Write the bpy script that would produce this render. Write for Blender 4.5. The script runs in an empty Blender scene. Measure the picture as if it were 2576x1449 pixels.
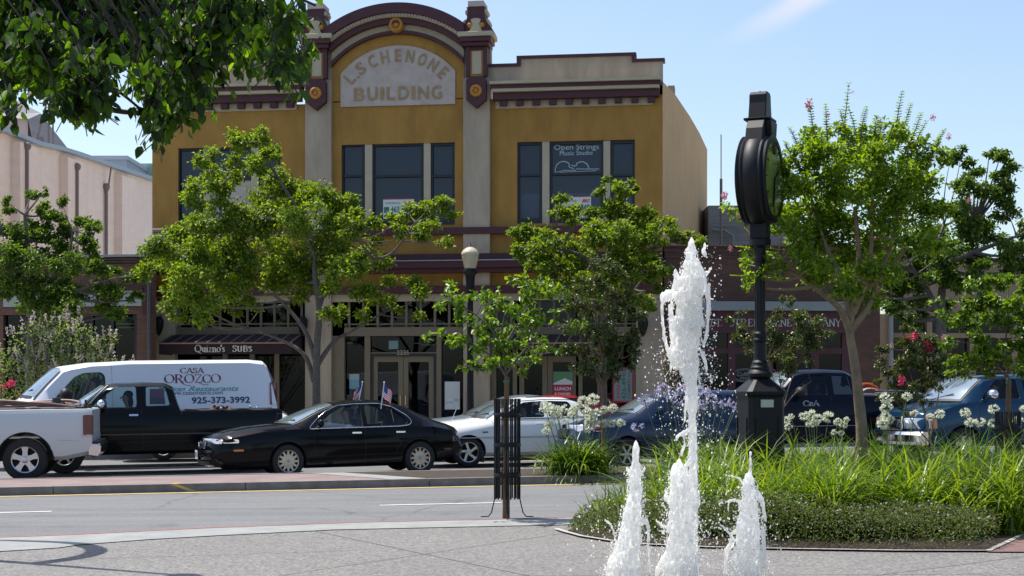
import bpy, bmesh, math, random
import numpy as np
from mathutils import Vector, Matrix, Euler
R = math.radians
random.seed(7); rng = np.random.default_rng(7)
scene = bpy.context.scene
col = scene.collection

# ------------------------------------------------------------------ camera, sky, sun, exposure
F = 3800.0; V0 = 976.0; CZ = 1.5          # focal length and horizon in 2576-wide pixels, eye height
cam_d = bpy.data.cameras.new('camera'); cam = bpy.data.objects.new('camera', cam_d); col.objects.link(cam)
cam.location = (0, 0, CZ); cam.rotation_euler = (R(90), 0, 0)
cam_d.sensor_width = 36; cam_d.lens = 36 * F / 2576; cam_d.shift_y = (V0 - 724.5) / 2576
cam_d.clip_end = 3000; cam_d.clip_start = 0.05
scene.camera = cam
SUN = Vector((-0.40, 0.25, 1.0)).normalized()
elev = math.asin(SUN.z); azim = math.atan2(SUN.x, SUN.y)
world = bpy.data.worlds.new('World'); scene.world = world; world.use_nodes = True
nt = world.node_tree; bg = nt.nodes['Background']
sky = nt.nodes.new('ShaderNodeTexSky'); sky.sky_type = 'NISHITA'; sky.sun_disc = False
sky.sun_elevation = elev; sky.sun_rotation = azim
sky.air_density = 1.0; sky.dust_density = 1.6; sky.ozone_density = 1.0; sky.altitude = 100
# a faint high wisp of cirrus in the upper right of the sky
def wn(op, a, b=None, c=None):
    q = nt.nodes.new('ShaderNodeMath'); q.operation = op; q.use_clamp = False
    for k, t in enumerate((a, b, c)):
        if t is None: continue
        if isinstance(t, (int, float)): q.inputs[k].default_value = t
        else: nt.links.new(t, q.inputs[k])
    return q.outputs[0]
def wramp(x, lo, hi):
    q = nt.nodes.new('ShaderNodeMapRange'); q.interpolation_type = 'SMOOTHSTEP'; q.inputs[1].default_value = lo; q.inputs[2].default_value = hi
    nt.links.new(x, q.inputs[0]); return q.outputs[0]
wtc = nt.nodes.new('ShaderNodeTexCoord')
a_ = Vector((.156, 1, .233)); b_ = Vector((.203, 1, .262)); wnrm = a_.cross(b_).normalized()
wd = nt.nodes.new('ShaderNodeVectorMath'); wd.operation = 'DOT_PRODUCT'; wd.inputs[1].default_value = wnrm; nt.links.new(wtc.outputs['Generated'], wd.inputs[0])
wsep = nt.nodes.new('ShaderNodeSeparateXYZ'); nt.links.new(wtc.outputs['Generated'], wsep.inputs[0])
wno = nt.nodes.new('ShaderNodeTexNoise'); wno.inputs['Scale'].default_value = 14; wno.inputs['Detail'].default_value = 5; nt.links.new(wtc.outputs['Generated'], wno.inputs['Vector'])
wdist = wn('ABSOLUTE', wn('ADD', wd.outputs['Value'], wn('MULTIPLY', wn('SUBTRACT', wno.outputs[0], .5), .012)))
wfac = wn('MULTIPLY', wn('MULTIPLY', wn('SUBTRACT', 1.0, wramp(wdist, .001, .013)), wramp(wsep.outputs[2], .214, .25)), .42)
wmx = nt.nodes.new('ShaderNodeMix'); wmx.data_type = 'RGBA'; wmx.inputs[7].default_value = (6.0, 5.2, 6.0, 1); nt.links.new(wfac, wmx.inputs[0])
nt.links.new(sky.outputs[0], wmx.inputs[6]); nt.links.new(wmx.outputs[2], bg.inputs[0]); bg.inputs[1].default_value = 0.137
sl = bpy.data.lights.new('sun', 'SUN'); sl.energy = 4.6; sl.angle = R(0.5); sl.color = (1.0, 0.955, 0.88)
so = bpy.data.objects.new('sun', sl); col.objects.link(so)
so.rotation_euler = SUN.to_track_quat('Z', 'Y').to_euler()
scene.view_settings.view_transform = 'Standard'; scene.view_settings.look = 'None'
scene.view_settings.gamma = 1; scene.view_settings.exposure = 0.53
scene.render.engine = 'CYCLES'
scene.cycles.max_bounces = 7; scene.cycles.transparent_max_bounces = 16
scene.cycles.diffuse_bounces = 3; scene.cycles.glossy_bounces = 3
scene.cycles.caustics_reflective = False; scene.cycles.caustics_refractive = False

G = 0.010                                   # the street climbs gently to the right
A = R(10); EA = Vector((math.cos(A), math.sin(A), 0)); NA = Vector((-math.sin(A), math.cos(A), 0))
def gz(x): return G * x
def W(u, v, D): return Vector(((u - 1288) / F * D, D, CZ + (V0 - v) / F * D))
def Dq(u, q): return q / (math.cos(A) - (u - 1288) / F * math.sin(A))
def SQ(p, q, z=0.0):                        # street frame: p along, q across
    P = EA * p + NA * q; P.z = gz(P.x) + z; return P
def onground(u, D, dz=0.0):
    x = (u - 1288) / F * D; return Vector((x, D, gz(x) + dz))

# ------------------------------------------------------------------ materials
MC = {}
def mat(name, c, rough=0.7, metal=0.0, spec=0.5, var=0.0, vs=3.0, bump=0.0, bs=40.0, coat=0.0, c2=None, emis=0, alpha=1, stretch=None, detail=6):
    if name in MC: return MC[name]
    m = bpy.data.materials.new(name); m.use_nodes = True; n = m.node_tree; p = n.nodes['Principled BSDF']
    p.inputs['Base Color'].default_value = (*c, 1); p.inputs['Roughness'].default_value = rough
    p.inputs['Metallic'].default_value = metal; p.inputs['Specular IOR Level'].default_value = spec
    if coat: p.inputs['Coat Weight'].default_value = coat; p.inputs['Coat Roughness'].default_value = 0.04
    tc = n.nodes.new('ShaderNodeTexCoord'); src = tc.outputs['Object']
    if stretch:
        mp = n.nodes.new('ShaderNodeMapping'); mp.inputs['Scale'].default_value = stretch
        n.links.new(src, mp.inputs[0]); src = mp.outputs[0]
    if var or c2:
        t = n.nodes.new('ShaderNodeTexNoise'); t.inputs['Scale'].default_value = vs; t.inputs['Detail'].default_value = detail
        t.inputs['Roughness'].default_value = 0.65
        n.links.new(src, t.inputs['Vector'])
        r = n.nodes.new('ShaderNodeValToRGB'); e = r.color_ramp.elements
        e[0].position = 0.33; e[1].position = 0.67
        cc = c2 if c2 else tuple(x * (1 - var) for x in c)
        c1 = c if c2 else tuple(min(1, x * (1 + var * .6)) for x in c)
        e[0].color = (*cc, 1); e[1].color = (*c1, 1)
        n.links.new(t.outputs[0], r.inputs[0]); n.links.new(r.outputs[0], p.inputs['Base Color'])
    if bump:
        t2 = n.nodes.new('ShaderNodeTexNoise'); t2.inputs['Scale'].default_value = bs; t2.inputs['Detail'].default_value = 4
        n.links.new(src, t2.inputs['Vector'])
        b = n.nodes.new('ShaderNodeBump'); b.inputs['Strength'].default_value = bump; b.inputs['Distance'].default_value = 0.02
        n.links.new(t2.outputs[0], b.inputs['Height']); n.links.new(b.outputs[0], p.inputs['Normal'])
    if emis: p.inputs['Emission Color'].default_value = (*c, 1); p.inputs['Emission Strength'].default_value = emis
    MC[name] = m; return m

def leafmat(name, c0, c1, trans=0.4, rough=0.4, ct=None):
    m = bpy.data.materials.new(name); m.use_nodes = True; n = m.node_tree; p = n.nodes['Principled BSDF']; out = n.nodes['Material Output']
    g = n.nodes.new('ShaderNodeNewGeometry'); r = n.nodes.new('ShaderNodeValToRGB')
    r.color_ramp.elements[0].color = (*c0, 1); r.color_ramp.elements[1].color = (*c1, 1)
    n.links.new(g.outputs['Random Per Island'], r.inputs[0]); n.links.new(r.outputs[0], p.inputs['Base Color'])
    p.inputs['Roughness'].default_value = rough; p.inputs['Specular IOR Level'].default_value = 0.5
    t = n.nodes.new('ShaderNodeBsdfTranslucent'); mx = n.nodes.new('ShaderNodeMixShader'); mx.inputs[0].default_value = trans
    h = n.nodes.new('ShaderNodeMix'); h.data_type = 'RGBA'; h.blend_type = 'MULTIPLY'; h.inputs[0].default_value = 1
    n.links.new(r.outputs[0], h.inputs[6]); h.inputs[7].default_value = (*(ct or (2.6, 2.3, .7)), 1)
    n.links.new(h.outputs[2], t.inputs[0])
    n.links.new(p.outputs[0], mx.inputs[1]); n.links.new(t.outputs[0], mx.inputs[2]); n.links.new(mx.outputs[0], out.inputs[0])
    MC[name] = m; return m

def brickmat(name, c1, c2, mortar, scale=1.0, bw=0.21, bh=0.07, rot=0, plan=False):
    m = bpy.data.materials.new(name); m.use_nodes = True; n = m.node_tree; p = n.nodes['Principled BSDF']
    tc = n.nodes.new('ShaderNodeTexCoord'); mp = n.nodes.new('ShaderNodeMapping')
    mp.inputs['Rotation'].default_value = (0 if plan else R(90), 0, rot)
    if not plan:                                     # use x and z as the brick plane
        sp = n.nodes.new('ShaderNodeSeparateXYZ'); cb = n.nodes.new('ShaderNodeCombineXYZ')
        ad = n.nodes.new('ShaderNodeMath'); ad.operation = 'ADD'
        n.links.new(tc.outputs['Object'], sp.inputs[0]); n.links.new(sp.outputs[0], ad.inputs[0]); n.links.new(sp.outputs[1], ad.inputs[1])
        n.links.new(ad.outputs[0], cb.inputs[0]); n.links.new(sp.outputs[2], cb.inputs[1]); src = cb.outputs[0]
    else:
        n.links.new(tc.outputs['Object'], mp.inputs[0]); src = mp.outputs[0]
    b = n.nodes.new('ShaderNodeTexBrick'); b.inputs['Scale'].default_value = 1
    b.inputs['Brick Width'].default_value = bw * scale; b.inputs['Row Height'].default_value = bh * scale; b.inputs['Mortar Size'].default_value = .009 * scale
    b.inputs['Color1'].default_value = (*c1, 1); b.inputs['Color2'].default_value = (*c2, 1); b.inputs['Mortar'].default_value = (*mortar, 1)
    n.links.new(src, b.inputs['Vector'])
    t = n.nodes.new('ShaderNodeTexNoise'); t.inputs['Scale'].default_value = 1.7; t.inputs['Detail'].default_value = 5
    n.links.new(tc.outputs['Object'], t.inputs['Vector'])
    mx = n.nodes.new('ShaderNodeMix'); mx.data_type = 'RGBA'; mx.blend_type = 'MULTIPLY'; mx.inputs[0].default_value = 0.55
    n.links.new(b.outputs[0], mx.inputs[6]); n.links.new(t.outputs[0], mx.inputs[7])
    hs = n.nodes.new('ShaderNodeHueSaturation'); hs.inputs['Value'].default_value = 1.35
    n.links.new(mx.outputs[2], hs.inputs['Color']); n.links.new(hs.outputs[0], p.inputs['Base Color'])
    p.inputs['Roughness'].default_value = .85
    MC[name] = m; return m

def glassmat(name, tint, tr=0.6, refl=(0.9, 0.95, 1), base=0.10):
    m = bpy.data.materials.new(name); m.use_nodes = True; n = m.node_tree; out = n.nodes['Material Output']
    n.nodes.remove(n.nodes['Principled BSDF'])
    t = n.nodes.new('ShaderNodeBsdfTransparent'); t.inputs[0].default_value = (*[x * tr for x in tint], 1)
    g = n.nodes.new('ShaderNodeBsdfGlossy'); g.inputs['Roughness'].default_value = .02; g.inputs[0].default_value = (*refl, 1)
    f = n.nodes.new('ShaderNodeFresnel'); f.inputs[0].default_value = 1.5
    a = n.nodes.new('ShaderNodeMath'); a.operation = 'ADD'; a.inputs[1].default_value = base; a.use_clamp = True
    mx = n.nodes.new('ShaderNodeMixShader')
    n.links.new(f.outputs[0], a.inputs[0]); n.links.new(a.outputs[0], mx.inputs[0])
    n.links.new(t.outputs[0], mx.inputs[1]); n.links.new(g.outputs[0], mx.inputs[2]); n.links.new(mx.outputs[0], out.inputs[0])
    MC[name] = m; return m

# ------------------------------------------------------------------ mesh building
class MB:
    def __init__(s): s.v = []; s.f = []; s.m = []; s.k = 0
    def add(s, vs, fs, mi=None):
        b = len(s.v); s.v += [tuple(x) for x in vs]; s.f += [tuple(b + i for i in f) for f in fs]; s.m += [s.k if mi is None else mi] * len(fs)
    def box(s, x0, x1, y0, y1, z0, z1):
        vs = [(x0, y0, z0), (x1, y0, z0), (x1, y1, z0), (x0, y1, z0), (x0, y0, z1), (x1, y0, z1), (x1, y1, z1), (x0, y1, z1)]
        s.add(vs, [(0, 3, 2, 1), (4, 5, 6, 7), (0, 1, 5, 4), (1, 2, 6, 5), (2, 3, 7, 6), (3, 0, 4, 7)]); return s
    def quad(s, a, b, c, d): s.add([a, b, c, d], [(0, 1, 2, 3)]); return s
    def prism(s, poly, y0, y1, axis='y'):    # polygon in (x,z) extruded along y (or 'z': polygon in (x,y); 'x': polygon in (y,z))
        n = len(poly)
        def P(a, b, t): return (a, t, b) if axis == 'y' else ((a, b, t) if axis == 'z' else (t, a, b))
        vs = [P(a, b, y0) for a, b in poly] + [P(a, b, y1) for a, b in poly]
        fs = [tuple(range(n)), tuple(range(2 * n - 1, n - 1, -1))] + [(i, (i + 1) % n, n + (i + 1) % n, n + i) for i in range(n)]
        s.add(vs, fs); return s
    def tube(s, path, rad, n=8, cap=True):
        path = [Vector(p) for p in path]; k = len(path)
        if not hasattr(rad, '__len__'): rad = [rad] * k
        vs = []; up = Vector((0, 0, 1)); side = None
        for i, p in enumerate(path):
            d = (path[min(i + 1, k - 1)] - path[max(i - 1, 0)])
            if d.length < 1e-9: d = Vector((0, 0, 1))
            d.normalize()
            if side is None:
                side = d.cross(up if abs(d.z) < .9 else Vector((1, 0, 0))).normalized()
            else:
                side = (side - d * side.dot(d)); side = side.normalized() if side.length > 1e-6 else d.orthogonal().normalized()
            b = d.cross(side)
            for j in range(n):
                a = 2 * math.pi * j / n; vs.append(p + (side * math.cos(a) + b * math.sin(a)) * rad[i])
        fs = [(i * n + j, i * n + (j + 1) % n, (i + 1) * n + (j + 1) % n, (i + 1) * n + j) for i in range(k - 1) for j in range(n)]
        if cap: fs += [tuple(range(n - 1, -1, -1)), tuple(range((k - 1) * n, k * n))]
        s.add(vs, fs); return s
    def lathe(s, prof, n=24, c=(0, 0, 0), axis='z', sx=1, sy=1, cap=True):
        vs = []; k = len(prof)
        for r, h in prof:
            for j in range(n):
                a = 2 * math.pi * j / n; x = r * math.cos(a) * sx; y = r * math.sin(a) * sy
                if axis == 'z': q = (c[0] + x, c[1] + y, c[2] + h)
                elif axis == 'y': q = (c[0] + x, c[1] + h, c[2] + y)
                else: q = (c[0] + h, c[1] + x, c[2] + y)
                vs.append(q)
        fs = [(i * n + j, i * n + (j + 1) % n, (i + 1) * n + (j + 1) % n, (i + 1) * n + j) for i in range(k - 1) for j in range(n)]
        if cap and prof[0][0] > 1e-5: fs.append(tuple(range(n - 1, -1, -1)))
        if cap and prof[-1][0] > 1e-5: fs.append(tuple(range((k - 1) * n, k * n)))
        s.add(vs, fs); return s
    def ball(s, c, r, n=10, sc=(1, 1, 1)):
        pr = [(math.sin(math.pi * i / n) * r + (1e-6 if i in (0, n) else 0), -math.cos(math.pi * i / n) * r * sc[2]) for i in range(n + 1)]
        s.lathe(pr, n + 2, c, 'z', sc[0], sc[1]); return s
    def mesh(s, name, mats):
        me = bpy.data.meshes.new(name); me.from_pydata([tuple(v) for v in s.v], [], s.f); 
        for m in (mats if isinstance(mats, (list, tuple)) else [mats]): me.materials.append(m)
        if any(s.m): me.polygons.foreach_set('material_index', s.m)
        bm = bmesh.new(); bm.from_mesh(me); bmesh.ops.recalc_face_normals(bm, faces=bm.faces); bm.to_mesh(me); bm.free()
        return me
    def build(s, name, mats, parent=None, smooth=None, bevel=0):
        me = s.mesh(name, mats)
        return obj(name, me, parent, smooth, bevel)

def smooth_me(me, ang=35):
    me.polygons.foreach_set('use_smooth', [True] * len(me.polygons))
    try: me.set_sharp_from_angle(angle=R(ang))
    except Exception: pass
def obj(name, me, parent=None, smooth=None, bevel=0):
    o = bpy.data.objects.new(name, me); col.objects.link(o)
    if parent is not None: o.parent = parent
    if bevel:
        b = o.modifiers.new('bevel', 'BEVEL'); b.width = bevel; b.segments = 2; b.limit_method = 'ANGLE'; b.angle_limit = R(40)
    if smooth: smooth_me(me, smooth)
    return o
def tag(o, label=None, cat=None, group=None, kind=None):
    if label: o['label'] = label
    if cat: o['category'] = cat
    if group: o['group'] = group
    if kind: o['kind'] = kind
    return o
def empty(name, loc=(0, 0, 0), rz=0, label=None, cat=None, group=None):
    o = bpy.data.objects.new(name, None); col.objects.link(o); o.location = loc; o.rotation_euler = (0, 0, rz)
    o.empty_display_size = .2
    return tag(o, label, cat, group)

# text as a mesh laid in the x-z plane, facing -y, centred on (cx, cz), scaled to w x h
def text_me(s, w, h, shear=0.0, bold=0.0, depth=0.004, fit=True):
    cu = bpy.data.curves.new('lettering', 'FONT'); cu.body = s; cu.size = 1; cu.shear = shear; cu.offset = bold; cu.extrude = 0.0
    cu.resolution_u = 3; cu.align_x = 'LEFT'
    o = bpy.data.objects.new('lettering', cu); col.objects.link(o)
    dg = bpy.context.evaluated_depsgraph_get(); me = bpy.data.meshes.new_from_object(o.evaluated_get(dg))
    bpy.data.objects.remove(o); bpy.data.curves.remove(cu)
    c = np.zeros(len(me.vertices) * 3); me.vertices.foreach_get('co', c); c = c.reshape(-1, 3)
    lo = c.min(0); hi = c.max(0); ext = np.maximum(hi - lo, 1e-6)
    sx = w / ext[0]; sy = h / ext[1]
    x = (c[:, 0] - lo[0]) * sx - w / 2; z = (c[:, 1] - lo[1]) * sy - h / 2
    return me, x, z
def lettering(s, m, parent, cx, cz, w, h, y=0.0, yf=None, shear=0.0, bold=0.0, rot=0.0, name='lettering'):
    me, x, z = text_me(s, w, h, shear, bold)
    c, sn = math.cos(rot), math.sin(rot)
    X = x * c - z * sn + cx; Z = x * sn + z * c + cz
    Y = np.array([yf(a, b) for a, b in zip(X, Z)]) if yf else np.full(len(X), y)
    me.vertices.foreach_set('co', np.stack([X, Y, Z], 1).ravel()); me.materials.clear(); me.materials.append(m); me.name = name; me.update()
    return obj(name, me, parent)

# serif letters drawn with a broad pen
def arc(cx, cz, rx, rz, a0, a1, n=14):
    return [(cx + rx * math.cos(R(a0 + (a1 - a0) * i / n)), cz + rz * math.sin(R(a0 + (a1 - a0) * i / n))) for i in range(n + 1)]
GL = {
 'O': (.95, [arc(.47, .5, .42, .5, 0, 360, 24)], []), 'C': (.85, [arc(.47, .5, .42, .5, 48, 312, 20)], [(.74, .72, .74, .98), (.74, .02, .74, .28)]),
 'A': (.9, [[(.08, 0), (.45, 1)], [(.45, 1), (.82, 0)], [(.2, .34), (.7, .34)]], [(-.03, 0, .2, 0), (.68, 0, .95, 0)]),
 'S': (.62, [[(.52, .82), (.4, .95), (.26, .99), (.12, .9), (.09, .74), (.2, .6), (.4, .48), (.53, .34), (.5, .14), (.36, .02), (.2, .02), (.07, .16)]], [(.54, .74, .54, .97), (.06, .03, .06, .25)]),
 'R': (.95, [[(.18, 0), (.18, 1)], [(.18, .97)] + arc(.45, .74, .22, .23, 90, -90, 10) + [(.18, .51)], [(.42, .5), (.62, .22), (.86, .02)]], [(.04, 0, .32, 0), (.04, 1, .3, 1)]),
 'Z': (.8, [[(.1, .97), (.68, .97)], [(.68, .97), (.1, .03)], [(.1, .03), (.72, .03)]], [(.1, .78, .1, .97), (.72, .03, .72, .24)]),
 'Q': (1.0, [arc(.47, .5, .42, .5, 0, 360, 24), [(.45, .12), (.7, -.12), (.95, -.2)]], []),
 'u': (.62, [[(.15, .62), (.15, .2), (.22, .06), (.34, .02), (.46, .12)], [(.48, .62), (.48, .02)]], [(.03, .62, .15, .62), (.36, .62, .48, .62), (.48, .0, .6, .0)]),
 'i': (.34, [[(.17, .62), (.17, 0)], [(.15, .84), (.19, .86)]], [(.05, .62, .17, .62), (.05, 0, .3, 0)]),
 'z': (.55, [[(.08, .6), (.46, .6)], [(.46, .6), (.08, .02)], [(.08, .02), (.5, .02)]], []),
 'n': (.66, [[(.16, .62), (.16, 0)], [(.16, .45), (.3, .6), (.44, .58), (.5, .42), (.5, 0)]], [(.04, .62, .16, .62), (.04, 0, .28, 0), (.4, 0, .62, 0)]),
 'o': (.6, [arc(.3, .31, .24, .31, 0, 360, 18)], []), "'": (.18, [[(.1, 1), (.06, .76)]], []),
 's': (.44, [[(.35, .5), (.24, .61), (.12, .58), (.09, .46), (.2, .34), (.33, .24), (.35, .1), (.22, .01), (.07, .08)]], []),
 'U': (.72, [[(.16, .74), (.16, .25), (.24, .06), (.38, .02), (.54, .1), (.56, .3), (.56, .74)]], [(.04, .74, .28, .74), (.46, .74, .66, .74)]),
 'B': (.62, [[(.16, 0), (.16, .74)], [(.16, .72)] + arc(.33, .56, .15, .16, 90, -90, 8) + [(.16, .4)], [(.16, .4)] + arc(.36, .21, .17, .19, 90, -90, 8) + [(.16, .02)]], []),
 'T': (.8, [[(.38, 0), (.38, 1)], [(.05, .96), (.71, .96)]], [(.05, .75, .05, .97), (.71, .75, .71, .97), (.26, 0, .5, 0)]),
 'E': (.75, [[(.18, 0), (.18, 1)], [(.18, .97), (.6, .97)], [(.18, .52), (.5, .52)], [(.18, .03), (.64, .03)]], [(.6, .78, .6, .98), (.64, .03, .64, .24)]),
 'N': (.9, [[(.15, 0), (.15, 1)], [(.15, 1), (.75, 0)], [(.75, 0), (.75, 1)]], [(.03, 0, .27, 0), (.63, 1, .87, 1)]),
 'M': (1.05, [[(.15, 0), (.15, 1)], [(.15, 1), (.5, .1)], [(.5, .1), (.88, 1)], [(.88, 1), (.88, 0)]], [(.03, 0, .27, 0), (.76, 0, 1., 0)]),
 'W': (1.15, [[(.05, 1), (.32, 0)], [(.32, 0), (.57, 1)], [(.57, 1), (.84, 0)], [(.84, 0), (1.1, 1)]], [(-.05, 1, .17, 1), (.98, 1, 1.2, 1)]),
 'Y': (.85, [[(.05, 1), (.42, .48)], [(.42, .48), (.8, 1)], [(.42, .48), (.42, 0)]], [(-.05, 1, .18, 1), (.68, 1, .9, 1), (.3, 0, .54, 0)]),
 'K': (.85, [[(.16, 0), (.16, 1)], [(.7, 1), (.2, .48)], [(.3, .56), (.78, 0)]], [(.04, 0, .3, 0), (.04, 1, .3, 1)]),
 'P': (.75, [[(.18, 0), (.18, 1)], [(.18, .97)] + arc(.42, .72, .2, .25, 90, -90, 10) + [(.18, .47)]], [(.04, 0, .34, 0), (.04, 1, .3, 1)]),
 'F': (.7, [[(.18, 0), (.18, 1)], [(.18, .97), (.6, .97)], [(.18, .5), (.48, .5)]], [(.6, .78, .6, .98), (.04, 0, .34, 0)]),
 'I': (.36, [[(.18, 0), (.18, 1)]], [(.04, 0, .32, 0), (.04, 1, .32, 1)]),
 ' ': (.4, [], []),
}
def serif(s, m, parent, cx, cz, w, h, yf, wt=.15, thin=.06, extra=(), name='lettering', sc=None):
    mb = MB(); x = 0; strokes = []
    for i, ch in enumerate(s):
        adv, pl, sf = GL[ch]; k = sc[i] if sc else 1
        for p in pl: strokes.append(([(x + a * k, b * k) for a, b in p], wt))
        for a, b, c, d in sf: strokes.append(([(x + a * k, b * k), (x + c * k, d * k)], thin * 1.2))
        x += adv * k
    kx = w / x
    for p, t in strokes + [(list(e), wt * .8) for e in extra]:
        for (a, b), (c, d) in zip(p[:-1], p[1:]):
            dx, dz = (c - a), (d - b); L = math.hypot(dx, dz) or 1
            th = max(thin, t * abs(dz) / L if dx * dz <= 0 or abs(dz) / L > .95 else t * .55 * abs(dz) / L) / 2
            nx, nz = -dz / L * th, dx / L * th; ex, ez = dx / L * th * .3, dz / L * th * .3
            q = [(a - ex + nx, b - ez + nz), (c + ex + nx, d + ez + nz), (c + ex - nx, d + ez - nz), (a - ex - nx, b - ez - nz)]
            vs = []
            for X, Z in q:
                X = cx - w / 2 + X * kx; Z = cz - h / 2 + Z * h; vs.append((X, yf(X, Z), Z))
            mb.add(vs, [(0, 1, 2, 3)])
    return mb.build(name, m, parent)

def stain(m, lo=.72, sc=(2.2, 2.2, .16), a=.36, b=.56):
    n = m.node_tree; p = n.nodes['Principled BSDF']; src = p.inputs['Base Color'].links[0].from_socket
    tc = n.nodes.new('ShaderNodeTexCoord'); mp = n.nodes.new('ShaderNodeMapping'); mp.inputs['Scale'].default_value = sc; n.links.new(tc.outputs['Object'], mp.inputs[0])
    t = n.nodes.new('ShaderNodeTexNoise'); t.inputs['Scale'].default_value = 2; t.inputs['Detail'].default_value = 8; n.links.new(mp.outputs[0], t.inputs['Vector'])
    r = n.nodes.new('ShaderNodeValToRGB'); r.color_ramp.elements[0].position = a; r.color_ramp.elements[1].position = b; r.color_ramp.elements[0].color = (lo, lo, lo, 1)
    n.links.new(t.outputs[0], r.inputs[0]); x = n.nodes.new('ShaderNodeMix'); x.data_type = 'RGBA'; x.blend_type = 'MULTIPLY'; x.inputs[0].default_value = 1
    n.links.new(src, x.inputs[6]); n.links.new(r.outputs[0], x.inputs[7]); n.links.new(x.outputs[2], p.inputs['Base Color'])
# ------------------------------------------------------------------ palette
asphalt = None
ochre = mat('ochre_stucco', (.42, .235, .054), .9, vs=1.5, bump=.25, bs=30, c2=(.32, .17, .038), stretch=(1, 1, .55), detail=9)
greystucco = mat('grey_stucco', (.47, .39, .295), .9, vs=1.5, bump=.2, bs=25, c2=(.35, .285, .215), stretch=(1.4, 1, .4), detail=9)
cream = mat('cream_trim', (.46, .40, .285), .75, var=.08, vs=4)
creamdoor = mat('tan_frame', (.19, .155, .105), .7, var=.08, vs=5)
maroon = mat('maroon_trim', (.062, .013, .020), .55, var=.2, vs=5)
gold = mat('gold_trim', (.45, .20, .03), .6, var=.2, vs=10)
palepanel = mat('weathered_panel', (.52, .46, .42), .9, c2=(.42, .36, .32), vs=3, bump=.2)
letterbrown = mat('sign_letter_tan', (.36, .25, .13), .9, var=.2, vs=6)
darkframe = mat('dark_window_frame', (.012, .013, .022), .5)
sidewallmat = mat('tan_side_stucco', (.60, .395, .20), .95, var=.07, vs=.8, bump=.1)
pinkwall = mat('pale_pink_brick_wall', (.92, .77, .67), .9, c2=(.86, .71, .61), vs=1.0, bump=.3, bs=12, stretch=(1, 1, 4))
black = mat('black_rubber', (.012, .012, .013), .8)
darkin = mat('dark_interior', (.02, .02, .022), .9)
chrome = mat('chrome', (.75, .76, .78), .12, metal=1)
silverm = mat('brushed_alloy', (.55, .56, .58), .3, metal=1)
white = mat('white_paint', (.78, .78, .78), .5)
blackmetal = mat('black_cast_iron', (.005, .006, .009), .52, spec=.3, var=.2, vs=20)
bark = mat('smooth_grey_bark', (.145, .125, .11), .9, c2=(.085, .072, .062), vs=14, bump=.4, bs=30)
barktan = mat('tan_bark', (.27, .20, .13), .85, c2=(.17, .125, .08), vs=8, bump=.3, bs=25)
stakewood = mat('stake_wood', (.17, .105, .055), .85, c2=(.11, .07, .04), vs=8, stretch=(6, 6, 1))
brickred = brickmat('red_brick', (.15, .062, .038), (.10, .042, .028), (.11, .09, .07))
brickpave = brickmat('pink_paver', (.23, .155, .145), (.19, .128, .12), (.21, .175, .165), plan=True, scale=1.0)
pane_dark = glassmat('shop_glass', (.3, .36, .36), .7, base=0.0, refl=(.5,.55,.6))
pane_up = mat('upper_window_glass', (.010, .020, .042), .05, spec=.45)

for m_ in (ochre, greystucco, cream, sidewallmat, pinkwall): stain(m_, .88 if m_ in (ochre, greystucco) else .95, (1.3, 1.3, .35))
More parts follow.
